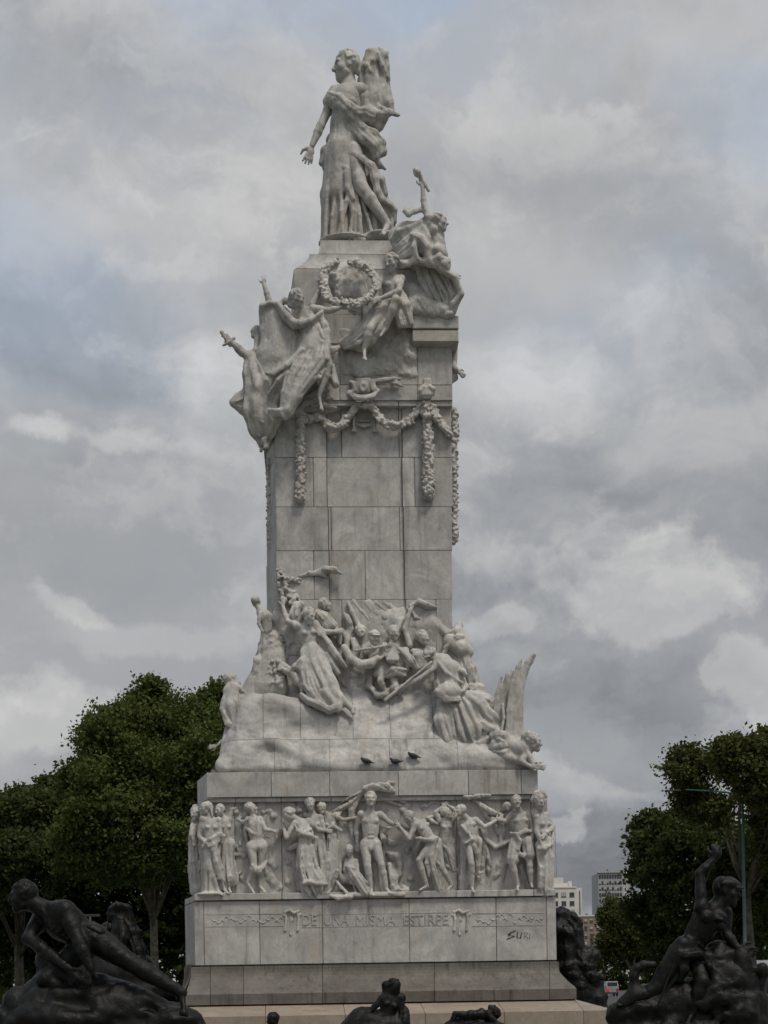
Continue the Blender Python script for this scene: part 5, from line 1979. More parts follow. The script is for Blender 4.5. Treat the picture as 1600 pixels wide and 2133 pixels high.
def f(c):
    q = m5
    c.head(q(112, 345, -103), (.3, .1, 1), 27, (0, 1, 0), 'short', 'm', 6)
    c.chain([q(95, 300, -108), q(50, 200, -108), q(20, 130, -108)], [6, 5, 4], 3, plain=True)
    c.chain([q(60, 420, -104), q(80, 480, -100), q(60, 540, -96)], [8, 9, 7], 3)
    c.head(q(216, 398, -84), (.35, -.15, 1), 30, (0, 1, 0), 'cap', 'm', 7)
    c.torso(q(295, 500, -90), q(150, 500, -92), q(330, 660, -92), q(250, 670, -92), 29, 'm', 1.0)
    c.chain([q(-10, 470, -88), q(40, 550, -82), q(110, 600, -78), q(190, 590, -74), q(240, 550, -74)], [8, 9, 10, 10, 7], 3, plain=True)
    c.chain([q(68, 492, -76), q(210, 472, -70), q(350, 448, -70)], [2.8, 3.0, 3.4], 2, plain=True)
    c.hand(q(320, 480, -70), (-.3, .5, 0), 26, (0, 0, 1), .7)
    c.chain([q(270, 470, -78), q(300, 520, -76), q(260, 560, -74)], [4, 5, 3], 2)
    c.head(q(362, 362, -86), (.45, -.15, 1), 30, (0, 1, 0), 'wavy', 'm', 8)
    c.torso(q(455, 490, -90), q(300, 490, -92), q(430, 680, -92), q(350, 690, -92), 29, 'm', 1.0)
    c.arm(q(450, 495, -86), q(500, 570, -76), q(385, 462, -70), 27, 1.0, (-.6, .2, .2))
    for i in range(7):
        t = i / 6
        c.chain([q(366, 460, -66), q(318 + 76 * t, 562, -62)], [1.5, 3], 1.5, plain=True)
    c.cap(q(366, 460, -68), q(356, 540, -68), 4, 15, 3, (YN, .5))
    c.chain([q(310, 660, -76), q(360, 630, -70), q(450, 640, -72)], [5, 6, 5], 3)
    c.chain([q(320, 690, -76), q(380, 660, -70), q(450, 675, -74)], [4, 5, 4], 2)
    c.drape([q(440, 520, -84), q(490, 570, -80), q(540, 625, -82)], [9, 11, 4], 6, .2, k=3)
    c.leg(q(290, 650, -88), q(262, 720, -76), q(300, 800, -84), 27, .95)
    c.chain([q(200, 780, -92), q(240, 830, -84), q(300, 830, -82), q(320, 800, -82)], [5, 7, 8, 6], 3)
    c.leg(q(360, 690, -88), q(380, 770, -76), q(320, 790, -84), 27, .95)
    c.ell(q(430, 770, -84), (9, 7, 8), k=3)
    c.chain([q(190, 700, -98), q(175, 760, -96), q(205, 790, -94)], [5, 6, 4], 3)
    c.head(q(582, 395, -94), (.75, -.1, .6), 29, (0, 1, 0), 'wavy', 'm', 9)
    c.torso(q(600, 500, -100), q(515, 500, -98), q(600, 640, -100), q(530, 640, -98), 28, 'm', 1.0)
    c.chain([q(485, 450, -100), q(448, 330, -102), q(470, 240, -102), q(492, 185, -102)], [7, 6, 5, 4], 3, plain=True)
    c.hand(q(488, 200, -102), (.3, .9, 0), 25)
    c.chain([q(495, 150, -106), q(560, 125, -103), q(620, 150, -100), q(685, 165, -104)], [4, 7, 7, 3], 3)
    c.chain([q(510, 200, -106), q(530, 240, -106), q(560, 250, -106)], [3, 4, 2], 3)
    for (x0, y0, x1, y1) in ((150, 130, 220, 230), (130, 200, 180, 270), (250, 210, 310, 250), (340, 150, 400, 220), (620, 260, 690, 310), (600, 300, 650, 340), (230, 130, 300, 190), (180, 120, 260, 250), (330, 210, 380, 260), (60, 120, 110, 190), (290, 130, 350, 180), (560, 230, 640, 250), (660, 330, 690, 380)):
        c.cap(q(x0, y0, -117.5), q(x1, y1, -117), 6, 5, 5)
    c.ell(q(300, 240, -110), (8, 6, 9), k=4)
    c.chain([q(400, 820, -104), q(450, 910, -102), q(520, 980, -102), q(620, 1000, -102)], [5, 8, 8, 4], 4)
    c.chain([q(410, 830, -100), q(480, 940, -98), q(570, 990, -98)], [3, 5, 3], 3)
    c.chain([q(200, 830, -104), q(240, 900, -104), q(330, 930, -104)], [4, 6, 4], 4)


carved('row of musicians leaning out of the shaft, one playing a flute', f, .0225)


def f(c):
    q = m5
    c.head(q(640, 525, -64), (-.55, -.65, .5), 30, (.2, 1, 0), 'cap', 'm', 11)
    c.torso(q(730, 590, -84), q(690, 600, -58), q(845, 830, -80), q(770, 840, -64), 31, 'm', 1.15)
    c.ell(q(735, 560, -66), (19, 14, 12), k=6)
    c.cap(q(710, 580, -64), q(800, 640, -62), 16, 18, 8)
    c.cap(q(800, 640, -62), q(810, 800, -60), 20, 22, 10)
    c.arm(q(695, 605, -56), q(560, 700, -50), q(425, 775, -48), 31, .95)
    c.hand(q(425, 772, -48), (-.8, -.3, .3), 28, (0, 0, 1), .9, grip=True)
    c.chain([q(650, 580, -46), q(470, 725, -43), q(300, 866, -42)], [2.4, 2.8, 3.6], 1.5, plain=True)
    c.arm(q(850, 620, -64), q(910, 760, -58), q(890, 800, -44), 31, 1.0, (-1, 0, .2))
    c.ell(q(780, 805, -44), (27, 15, 20), k=5)
    c.chain([q(690, 800, -40), q(760, 860, -36), q(860, 860, -40)], [5, 7, 6], 3)
    c.chain([q(860, 640, -50), q(890, 650, -46), q(905, 670, -46)], [6, 6, 5], 2)
    c.chain([q(700, 580, -50), q(760, 660, -42), q(880, 740, -44)], [4, 4, 4], 2, plain=True)
    c.drape([q(830, 820, -68), q(880, 960, -62), q(925, 1090, -60)], [20, 31, 40], 12, .2, (YN, .75), 3, 1.6)
    sweep(c, [q(790, 850, -56), q(765, 970, -50), q(775, 1090, -48), q(800, 1185, -46)], [q(940, 830, -58), q(1020, 950, -54), q(1120, 1050, -52), q(1188, 1105, -54)], 12, 1.0, 6, 4)
    sweep(c, [q(690, 640, -62), q(690, 740, -58), q(690, 820, -54)], [q(850, 640, -56), q(880, 740, -54), q(890, 850, -52)], 6, .7, 5, 5)
    c.chain([q(930, 850, -66), q(1000, 900, -60), q(1090, 1000, -58), q(1190, 1085, -62)], [16, 18, 18, 9], 5)
    c.chain([q(950, 1000, -58), q(1050, 1060, -52), q(1150, 1110, -52), q(1190, 1090, -56)], [10, 14, 13, 7], 4)
    c.chain([q(920, 1190, -48), q(1000, 1205, -44), q(1090, 1170, -44), q(1190, 1110, -52)], [6, 7, 7, 5], 3)
    c.leg(q(745, 880, -64), q(715, 1010, -52), q(775, 1200, -50), 30, 1.0, q(745, 1268, -40))
    c.leg(q(860, 1000, -60), q(875, 1120, -50), q(885, 1225, -50), 30, .95, q(840, 1268, -40))
    c.drape([q(730, 900, -62), q(722, 1020, -54), q(770, 1180, -54)], [12, 15, 15], 7, .16, k=4)
    c.chain([q(930, 840, -66), q(1000, 860, -62), q(1060, 880, -60), q(1110, 905, -64)], [12, 16, 15, 8], 4)
    c.chain([q(980, 830, -60), q(1030, 860, -54), q(1085, 900, -54)], [6, 7, 5], 2)
    c.chain([q(1080, 890, -54), q(1105, 880, -54), (q(1108, 915, -56))], [4, 4, 4], 2)
    # folds and packs climbing the corner behind him
    c.cap(q(790, 420, -104), q(880, 480, -100), 15, 18, 8)
    c.chain([q(760, 470, -98), q(840, 400, -94), q(880, 390, -96)], [5, 9, 6], 3)
    c.chain([q(770, 470, -98), q(730, 530, -96)], [4, 3], 2)
    c.chain([q(860, 350, -108), q(900, 440, -104), q(930, 500, -102), q(915, 560, -102)], [9, 12, 9, 7], 4)
    c.chain([q(900, 560, -104), q(930, 640, -98), q(960, 720, -96), q(1000, 800, -92)], [12, 15, 14, 13], 4)
    c.cap(q(830, 350, -112), q(860, 300, -118), 10, 8, 6)
    c.chain([q(930, 640, -90), q(965, 710, -86)], [6, 5], 3)
    c.chain([q(940, 780, -84), q(1000, 790, -80), q(1040, 860, -76)], [10, 13, 10], 4)
    c.noise(8, .7, seed=9)


carved('soldier in a long coat bending forward with a rifle', f, .0235)


def f(c):
    q = m5
    WQ = (YN, .45)
    for pts, rd in (([(1270, 1195, -40), (1280, 1000, -40), (1296, 830, -40), (1330, 680, -40), (1380, 585, -39), (1428, 514, -38)], [19, 17, 13, 10, 6, 2.6]),
                    ([(1300, 1150, -42), (1312, 950, -42), (1322, 800, -42), (1360, 660, -42), (1408, 570, -42), (1438, 522, -42)], [12, 9, 7, 6, 4, 2.4]),
                    ([(1245, 1190, -37), (1250, 950, -37), (1275, 740, -37), (1308, 620, -37), (1335, 552, -38)], [12, 9, 8, 5.5, 2.0]),
                    ([(1205, 1160, -52), (1190, 950, -54), (1205, 790, -56), (1240, 680, -56), (1262, 652, -56)], [13, 13, 11, 7, 4]),
                    ([(1180, 1080, -52), (1150, 940, -54), (1152, 820, -56), (1180, 694, -56)], [10, 8, 6, 2.4])):
        c.chain([q(*p) for p in pts], rd, 2.6, WQ, plain=True)
    for (x0, y0, x1, y1) in ((1262, 1100, 1290, 760), (1318, 1100, 1322, 800), (1238, 1060, 1235, 900), (1290, 900, 1345, 690)):
        c.cap(q(x0, y0, -33), q(x1, y1, -33), 1.2, 1.2, 1, sub=True)
    c.chain([q(1190, 900, -42), q(1200, 1000, -38), q(1180, 1100, -36)], [3, 3, 3], 2, plain=True)
    c.head(q(1420, 1185, -14), (1, -.12, .15), 35, (.1, 1, 0), 'wavy', 'f', 14)
    c.ell(q(1362, 1140, -14), (9, 9, 9), k=3)
    c.ell(q(1385, 1125, -10), (8, 8, 8), k=3)
    c.chain([q(1345, 1180, -16), q(1340, 1220, -16), q(1360, 1250, -16)], [7, 8, 7], 3)
    c.cap(q(1395, 1220, -16), q(1350, 1270, -22), 8, 10, 5)
    c.cap(q(1350, 1250, -26), q(1200, 1190, -40), 17, 18, 10)
    c.arm(q(1375, 1270, -12), q(1410, 1330, -6), q(1435, 1365, -4), 32, 1.0, (.9, -.25, .3))
    c.arm(q(1360, 1290, -12), q(1330, 1330, -4), q(1400, 1370, 0), 32, .95, (.9, -.1, .3))
    c.arm(q(1160, 1180, -34), q(1120, 1190, -26), q(1125, 1250, -24), 32, 1.1)
    c.chain([q(1110, 1140, -30), q(1150, 1130, -24), q(1200, 1130, -26), q(1225, 1180, -28)], [7, 8, 7, 6], 3)
    c.chain([q(1150, 1160, -20), q(1190, 1180, -18), q(1170, 1215, -20)], [4, 4, 4], 2)
    c.drape([q(1230, 1220, -34), q(1170, 1230, -32), q(1120, 1240, -34)], [15, 16, 13], 7, .2, k=4)
    c.cap(q(1200, 1290, -30), q(1400, 1350, -18), 12, 8, 8)
    c.ell(q(1290, 1272, -8), (10, 6, 4), k=3, sub=True)


carved('winged woman crouching at the right corner, her wings standing up behind her', f, .022)


def f(c):
    """rough carved ground out of which the figures of the lower shaft grow"""
    for (x, y, a, b, d) in ((640, 1330, 66, 80, -122), (720, 1400, 70, 60, -122), (800, 1390, 76, 70, -121), (890, 1400, 56, 76, -122), (620, 1430, 60, 40, -120), (760, 1470, 90, 40, -120), (860, 1480, 60, 40, -120),
                            (820, 1300, 84, 40, -124), (900, 1310, 44, 50, -123), (640, 1260, 54, 50, -124), (600, 1310, 34, 70, -122)):
        c.ell((x, y, d), (a, 18, b), k=14)
    q = m5
    for pts, rd in (([(40, 620), (120, 660), (160, 760), (120, 860)], [3, 5, 5, 2]), ([(60, 700), (30, 800), (60, 900)], [2, 4, 2]), ([(420, 880), (470, 940), (560, 1000), (630, 990)], [3, 6, 6, 3]), ([(460, 830), (540, 900), (600, 960)], [3, 5, 3]),
                    ([(160, 880), (240, 920), (330, 900)], [3, 5, 3]), ([(600, 760), (640, 840), (650, 960), (640, 1060)], [4, 6, 6, 4]), ([(20, 1060), (120, 1090), (260, 1110), (370, 1090)], [5, 8, 8, 4]), ([(700, 300), (760, 360), (800, 350)], [3, 6, 4]),
                    ([(430, 260), (400, 330), (430, 400)], [3, 5, 3]), ([(20, 240), (40, 330), (20, 420)], [3, 5, 3])):
        c.chain([q(x, y, -107) for x, y in pts], rd, 4)
    q = m4
    for pts, rd in (([(1230, 560), (1280, 640), (1270, 760), (1340, 820)], [4, 6, 6, 4]), ([(1180, 960), (1240, 1010), (1300, 1100)], [3, 5, 3]), ([(1250, 420), (1300, 500), (1280, 560)], [3, 5, 3]), ([(720, 560), (760, 680), (740, 800)], [5, 7, 5])):
        c.chain([q(x, y, -106) for x, y in pts], rd, 4)
    c.noise(6, 2.2, seed=31)
    c.noise(13, 1.2, (1, 1, .8), 32, True)


o = carved(None, f, .034, name='carved_relief', rid=0)
o['kind'] = 'stuff'
# ------------------------------------------------------------------ figures and ornament at the head of the shaft
u2, u1 = crop(440, 520, 2.857), crop(600, 80, 4.0)
UH = .02


def f(c):
    q = u2
    c.body(34, q(508, 292, -56), (.62, -.3, .6), q(605, 352, -62), q(505, 392, -66), q(648, 545, -64), q(565, 560, -68), (q(705, 362, -52), q(775, 342, -50)), None,
           (q(700, 690, -50), q(640, 870, -54), q(658, 950, -46)), None, 'f', 'bun', seed=3, hdL=dict(d=(1, .1, 0), curl=.6))
    c.cap(q(610, 500, -68), q(600, 600, -70), 20, 26, 8)
    c.cap(q(600, 590, -76), q(440, 820, -78), 26, 22, 10)
    sweep(c, [q(555, 570, -56), q(505, 650, -52), q(455, 740, -48), q(430, 850, -44), q(420, 960, -46)], [q(690, 560, -48), q(685, 650, -38), q(610, 770, -34), q(525, 880, -34), q(440, 1000, -40)], 8, 1.15, 5, 5)
    sweep(c, [q(440, 690, -82), q(340, 770, -84), q(285, 850, -88), q(255, 930, -92)], [q(490, 730, -78), q(420, 830, -78), q(390, 910, -82), q(360, 980, -86)], 5, 1.2, 5, 25)
    c.chain([q(540, 600, -50), q(450, 690, -50), q(370, 740, -56), (q(330, 735, -64))], [6, 7, 6, 4], 2.5)
    c.chain([q(500, 680, -54), q(400, 780, -56), q(340, 860, -64)], [6, 6, 3], 2.5)
    sweep(c, [q(560, 450, -56), q(560, 520, -54), q(600, 580, -52)], [q(660, 420, -52), q(690, 490, -50), q(700, 560, -50)], 6, .8, 5, 6)
    c.chain([q(560, 780, -50), q(500, 880, -44), q(460, 960, -42), q(440, 1000, -46)], [9, 11, 9, 4], 4)
    c.chain([q(350, 960, -56), q(400, 970, -48), (q(445, 965, -46)), q(440, 1000, -50)], [6, 8, 7, 4], 3)
    c.chain([q(470, 420, -58), q(530, 445, -48), q(590, 425, -46), q(655, 378, -50)], [6, 7, 7, 5], 3)
    c.chain([q(650, 400, -54), q(680, 450, -52), q(690, 480, -54), q(665, 560, -54)], [5, 6, 5, 5], 3)
    c.chain([q(660, 560, -52), q(720, 600, -60), q(760, 580, -70)], [7, 7, 4], 3)
    c.chain([q(600, 740, -44), q(640, 760, -40), q(670, 720, -44)], [5, 6, 5], 2)
    bumps(c, [q(590, 750, -42), q(650, 735, -40)], [4, 4], 14, 2, 3.4, 3)
    c.chain([q(710, 760, -70), q(740, 800, -66), q(720, 690, -70)], [6, 7, 5], 4)
    c.chain([q(600, 330, -74), q(640, 260, -78), q(655, 215, -82)], [7, 6, 5], 3, plain=True)
    # cloak spread behind her, and the rough mass below
    c.cap(q(400, 430, -104), q(400, 660, -104), 34, 38, 12)
    c.cap(q(340, 640, -104), q(340, 760, -104), 28, 26, 12)
    sweep(c, [q(305, 350, -82), q(315, 480, -84), q(320, 620, -82), q(310, 740, -82)], [q(490, 420, -74), q(540, 520, -74), q(520, 620, -70), q(430, 740, -66)], 9, .8, 8, 7, 3)
    c.ell(q(600, 880, -110), (80, 18, 40), k=14)
    c.ell(q(420, 930, -108), (50, 20, 34), k=14)
    c.ell(q(710, 700, -108), (26, 16, 44), k=14)
    for (x0, y0, x1, y1) in ((560, 880, 700, 830), (600, 930, 740, 940), (520, 960, 600, 900), (700, 640, 740, 760), (480, 970, 560, 980), (660, 900, 720, 880)):
        c.chain([q(x0, y0, -92), q((x0 + x1) / 2, (y0 + y1) / 2 - 12, -88), q(x1, y1, -92)], [3, 5, 3], 4)
    c.chain([q(300, 370, -84), q(305, 335, -78), q(350, 318, -76), q(400, 330, -74), q(440, 300, -74), q(480, 330, -66)], [5, 6, 6, 6, 6, 5], 3)
    c.chain([q(400, 330, -68), q(450, 400, -60), q(500, 445, -56), q(560, 440, -52)], [7, 9, 9, 6], 3)
    c.chain([q(470, 330, -62), q(520, 345, -58), q(510, 375, -56)], [6, 6, 4], 2)
    c.chain([q(300, 370, -90), q(310, 480, -90), q(320, 600, -90), q(310, 720, -90)], [4, 5, 6, 6], 4)


carved('woman in a blown skirt reaching out to hold the flower wreath', f, .0245)


def f(c):
    q = u2
    c.arm(q(352, 335, -92), q(338, 290, -88), q(316, 205, -88), 34, .95, (-.05, 1, 0), curl=.5)
    c.chain([q(255, 490, -110), q(275, 480, -108), q(285, 540, -106), q(270, 600, -104)], [6, 8, 9, 8], 4)
    c.head(q(285, 500, -112), (-.6, .3, .2), 28, (0, 1, 0), 'wavy', 'f', 4)
    c.arm(q(262, 665, -104), q(185, 615, -102), q(120, 548, -102), 36, 1.25, (-.7, .8, 0), curl=.8)
    c.chain([q(60, 488, -102), q(85, 530, -100), q(112, 572, -102)], [4.5, 3.2, 3.6], 1.5, plain=True)
    c.chain([q(72, 570, -100), q(100, 555, -99), q(135, 528, -100)], [3.2, 3, 3.6], 1.5, plain=True)
    c.ell(q(64, 490, -102), (5, 5, 5), k=2)
    c.drape([q(240, 640, -108), q(260, 740, -106), q(290, 850, -104), q(280, 960, -106), q(290, 1060, -110), q(310, 1160, -114)], [14, 26, 34, 32, 24, 10], 9, .22, k=4)
    c.chain([q(215, 640, -104), q(210, 700, -102), q(225, 770, -102), q(250, 830, -100)], [5, 7, 7, 6], 3)
    c.chain([q(330, 720, -90), q(300, 780, -86), q(310, 850, -84), q(290, 920, -86)], [8, 10, 9, 7], 4)
    c.chain([q(255, 850, -112), q(210, 870, -110), q(165, 890, -110), q(122, 908, -112)], [12, 15, 13, 4], 4, (YN, .7))
    c.chain([q(240, 960, -112), q(190, 955, -110), q(140, 930, -110)], [10, 9, 4], 4)
    c.chain([q(240, 870, -102), q(190, 890, -98), q(150, 905, -100)], [4, 4, 2], 2)
    c.chain([q(270, 880, -90), q(285, 920, -84), (q(270, 950, -90))], [7, 8, 5], 3)
    c.ell(q(285, 890, -80), (6, 6, 9), k=3, sub=True)
    c.chain([q(245, 1000, -112), q(260, 1060, -110), q(290, 1110, -112)], [7, 7, 5], 3)
    c.chain([q(340, 880, -90), q(360, 990, -92), q(345, 1090, -98)], [18, 20, 12], 4)
    c.chain([q(300, 800, -94), q(270, 900, -92), q(280, 1000, -96), q(310, 1080, -102)], [16, 18, 17, 10], 4)
    bumps(c, [q(300, 960, -92), q(300, 1060, -98), q(320, 1200, -108)], [16, 14, 9], 40, 2.6, 5, 5)
    c.cap(q(300, 850, -118), q(330, 1120, -124), 34, 16, 12)
    sweep(c, [q(230, 760, -100), q(225, 880, -98), q(240, 1000, -102), q(280, 1110, -108)], [q(360, 800, -88), q(380, 900, -86), q(380, 1000, -90), q(340, 1130, -104)], 8, .9, 7, 9, 3)
    sweep(c, [q(245, 860, -104), q(190, 875, -102), q(130, 905, -106)], [q(240, 960, -104), q(190, 950, -102), q(135, 918, -106)], 4, .8, 5, 10)
    c.noise(6, .9)


carved('figures straining outwards on the left corner, one holding a cross', f, .025)


def f(c):
    q = u2
    c.body(34, q(1075, 80, -44), (-.6, -.35, .7), q(1128, 172, -60), q(1025, 168, -58), q(1110, 320, -68), q(1040, 325, -66), (q(1118, 245, -40), q(1010, 290, -34)), (q(995, 215, -46), q(985, 270, -42)),
           (q(1098, 298, -26), q(1042, 462, -40), q(1008, 512, -34)), (q(945, 470, -46), q(912, 590, -54), q(912, 650, -44)), 'f', 'wavy', seed=16)
    c.chain([q(1100, 70, -48), q(1140, 90, -50), q(1180, 82, -54), q(1210, 65, -60)], [6, 6, 5, 2], 2)
    sweep(c, [q(985, 330, -58), q(930, 410, -60), q(860, 490, -68), q(785, 560, -84)], [q(1070, 380, -50), q(1010, 480, -52), q(960, 540, -58), q(890, 590, -74)], 8, .9, 7, 11)
    sweep(c, [q(1085, 310, -50), q(1110, 380, -52), q(1120, 450, -56)], [q(1150, 280, -58), q(1180, 360, -60), q(1190, 445, -64)], 5, .9, 6, 12)
    c.chain([q(1000, 400, -56), q(920, 480, -60), q(850, 545, -70), q(780, 570, -82)], [8, 9, 8, 4], 4)
    c.chain([q(960, 500, -60), q(880, 560, -66), q(790, 590, -80)], [6, 6, 3], 3)
    c.chain([q(1130, 260, -60), q(1160, 330, -54), q(1190, 440, -58)], [7, 8, 4], 3)


carved('seated woman with flying hair resting her hand on the wreath', f, .0215)


def f(c):
    q = u2
    ring = [q(745, 75, -78), q(700, 110, -74), q(660, 170, -72), q(675, 230, -68), (q(690, 290, -62)), q(740, 320, -56), q(800, 318, -50), q(860, 330, -46), q(930, 295, -44), q(985, 235, -46), q(985, 170, -58), q(945, 120, -68), q(900, 90, -72), q(830, 75, -74)]
    for a, b in zip(ring[:-1], ring[1:]):
        c.cap(a, b, 7, 7, 3)
    bumps(c, ring, [9] * len(ring), 190, 2.0, 4.4, 11, 1.4)
    bumps(c, [q(800, 330, -44), q(870, 325, -40), q(940, 290, -38)], [7, 8, 8], 30, 2.6, 4.4, 12, 1.2)
    bumps(c, [q(690, 110, -72), q(750, 60, -74)], [6, 3], 16, 2.4, 4, 13, 1.4)
    bumps(c, [q(820, 370, -52), q(870, 380, -50)], [3, 3], 10, 2, 3, 14)


carved('ring shaped flower wreath carved between the two women', f, .019, name='wreath')


def f(c):
    q = u1
    c.body(36, q(1258, 1528, -46), (1, -.1, .15), q(1225, 1565, -82), q(1215, 1590, -44), q(1285, 1815, -76), q(1262, 1830, -46), None, (q(1135, 1400, -52), q(1118, 1235, -52)), sex='m', hair='short', seed=24,
           hdR=dict(d=(0, 1, 0), curl=1.0, grip=True), ab=.95)
    c.chain([q(1170, 1270, -50), q(1135, 1200, -50), q(1100, 1145, -50)], [2.6, 2.8, 3.4], 1.5, plain=True)
    c.chain([q(1100, 1150, -50), q(1080, 1120, -50), q(1062, 1096, -50)], [5, 7, 4], 2)
    c.chain([q(1075, 1120, -50), q(1080, 1085, -50)], [4, 2.4], 2, plain=True)
    c.chain([q(1165, 1480, -52), q(1120, 1428, -54), q(1060, 1442, -54), q(1005, 1466, -54), q(975, 1440, -54), q(985, 1412, -54)], [6, 5, 5.5, 5.5, 4, 2.5], 2)
    c.chain([q(1000, 1460, -54), q(1008, 1415, -54)], [3.5, 2], 2, plain=True)
    c.chain([q(1160, 1480, -48), q(1195, 1500, -42), q(1180, 1540, -42)], [7, 8, 6], 3)
    c.cap(q(1000, 1640, -90), q(1090, 1800, -88), 30, 34, 12)
    c.cap(q(900, 1650, -88), q(1060, 1590, -80), 16, 14, 8)
    sweep(c, [q(1140, 1520, -58), q(1030, 1580, -62), q(930, 1630, -68), q(872, 1680, -76)], [q(1165, 1600, -44), q(1110, 1700, -44), q(1060, 1800, -50), q(960, 1850, -66)], 9, 1.0, 7, 13)
    sweep(c, [q(1110, 1680, -46), q(1130, 1780, -46), q(1180, 1870, -46)], [q(1165, 1640, -44), q(1190, 1760, -46), q(1250, 1860, -44)], 4, .9, 6, 14)
    c.chain([q(868, 1670, -74), q(920, 1620, -66), q(1010, 1590, -60), q(1110, 1530, -54)], [5, 8, 7, 5], 3)
    c.chain([q(1040, 1640, -44), q(1110, 1670, -40), q(1160, 1740, -38), q(1170, 1850, -40), q(1230, 1900, -42)], [7, 8, 7, 6, 5], 3)
    c.chain([q(1080, 1640, -42), q(1050, 1740, -42), q(1080, 1840, -44)], [5, 6, 5], 3)
    c.chain([q(1130, 1580, -50), q(1160, 1660, -46), q(1165, 1760, -46)], [6, 8, 6], 3)
    c.chain([q(930, 1860, -60), q(1000, 1880, -56), q(1060, 1850, -52), q(1170, 1870, -44), q(1280, 1920, -42), q(1380, 1985, -50)], [4, 7, 7, 8, 8, 6], 3)
    c.chain([q(1200, 1850, -40), q(1260, 1830, -36), q(1320, 1860, -40), q(1335, 1900, -46)], [6, 8, 8, 6], 3)
    c.chain([q(1240, 1870, -36), q(1300, 1880, -34), q(1330, 1910, -40)], [5, 6, 5], 2)
    q = u2
    sweep(c, [q(1230, 60, -70), q(1250, 180, -74), q(1310, 290, -76), q(1400, 360, -78)], [q(1380, 110, -58), q(1450, 170, -58), q(1482, 262, -64), q(1436, 374, -74)], 7, .7, 8, 15, 2)
    c.chain([q(1290, 70, -52), q(1380, 120, -50), q(1450, 165, -52), q(1485, 265, -60), q(1440, 320, -66), q(1432, 375, -72)], [6, 6, 6, 6, 6, 4], 3)
    c.hand(q(1440, 168, -52), (1, .1, 0), 26)
    c.noise(5, .8)


carved('young man thrusting a torch upwards, his cloak streaming behind', f, .0245)


def f(c):
    q = u2
    c.cap(q(1180, 360, -84), q(1420, 385, -80), 13, 11, 10)
    c.ell(q(1240, 330, -84), (32, 20, 22), k=12)
    c.ell(q(1200, 260, -92), (30, 18, 26), k=12)
    c.ell(q(1330, 350, -84), (30, 18, 16), k=12)
    c.box(q(990, 618, -107), (82, 8, 50), 3, k=10)
    for (x, y, d, a, b) in ((870, 680, -94, 26, 26), (1100, 520, -92, 42, 20), (1040, 590, -94, 24, 18), (960, 560, -94, 22, 16), (1150, 600, -94, 26, 18), (900, 740, -96, 22, 14), (1010, 700, -98, 40, 16), (1180, 650, -92, 12, 16), (1120, 690, -98, 20, 16)):
        c.ell(q(x, y, d - 9), (a * 1.1, 13, b * 1.1), k=8)
    for (x, y, a, b) in ((1190, 680, 9, 10), (1060, 540, 9, 7), (950, 610, 10, 7), (930, 700, 8, 8), (1070, 650, 12, 6), (1190, 580, 8, 8)):
        c.ell(q(x, y, -84), (a * .8, 8, b * .8), k=5, sub=True)
    c.ell(q(700, 180, -100), (16, 8, 16), k=6)
    c.box(q(830, 200, -106), (34, 10, 40), 8, k=8)
    c.noise(4.5, 3.4)
    c.noise(9, 1.8, seed=8)
    c.noise(10, 1.6, (1, 1, .8), 9, True)


carved('cloudlike rock below the seated woman', f, .028, name='rock')


def f(c):
    q = u2
    c.cap(q(1440, 580, -140), q(1438, 690, -138), 10, 9, 5)
    c.chain([q(1430, 680, -140), q(1440, 760, -140), q(1428, 790, -140)], [8, 9, 4], 3)
    c.arm(q(1436, 690, -134), q(1450, 712, -130), q(1462, 720, -130), 30, 1.1, (1, -.8, 0))


carved('hand of a figure on the right flank, seen past the edge', f, .0215)


# cartouche, palm, bracket, consoles, swags and drops of the entablature
def f(c):
    q = u2
    c.box(q(905, 815, -90), (17, 8, 17), 4)
    c.ell(q(905, 818, -80), (10, 5, 12), k=2)
    c.ell(q(905, 818, -75), (5, 3, 7), k=1, sub=True)
    c.chain([q(832, 790, -86), q(850, 800, -80), q(858, 840, -78), q(815, 860, -80)], [5, 6, 6, 4], 2)
    c.chain([q(820, 850, -80), q(860, 880, -76), q(910, 885, -74), q(960, 875, -76), q(990, 845, -80)], [5, 6, 6, 6, 4], 2)
    c.chain([q(960, 790, -84), q(968, 830, -80), (q(995, 840, -80))], [6, 6, 4], 2)
    c.chain([q(965, 785, -86), q(1030, 778, -80), q(1090, 770, -80), q(1130, 770, -84)], [5, 6, 5, 2], 2)
    c.chain([q(1050, 785, -84), q(1100, 795, -80), q(1142, 815, -84)], [4, 5, 2], 2)
    c.ell(q(1075, 815, -86), (4, 4, 5), k=2)


carved('scrolled shield with a palm branch', f, .019, name='cartouche')


def f(c):
    q = u2
    c.cap(q(848, 985, -106), q(850, 1075, -106), 2.8, 3.4, 2)
    c.cap(q(968, 985, -106), q(974, 1075, -106), 2.8, 3.4, 2)
    c.cap(q(842, 1078, -106), q(858, 1078, -104), 3.4, 3.4, 2)
    c.cap(q(966, 1078, -106), q(982, 1078, -104), 3.4, 3.4, 2)
    c.chain([q(880, 1045, -108), q(910, 1052, -106), q(945, 1045, -108)], [2.4, 3, 2.4], 2)
    c.cap(q(880, 1020, -110), q(940, 1020, -110), 2, 2, 2)


carved(None, f, .019, name='bracket')


def f(c):
    q = u2
    c.box(q(1285, 800, -84), (9, 10, 10), 3)
    c.box(q(1280, 850, -82), (13, 10, 10), 3)
    c.box(q(1280, 884, -84), (9, 8, 3), 1.5)
    c.chain([q(1300, 815, -74), q(1322, 830, -74), q(1318, 860, -76)], [4, 5, 4], 2)
    c.chain([q(1262, 815, -74), q(1244, 840, -74), q(1250, 862, -76)], [4, 5, 4], 2)


carved(None, f, .019, name='console')


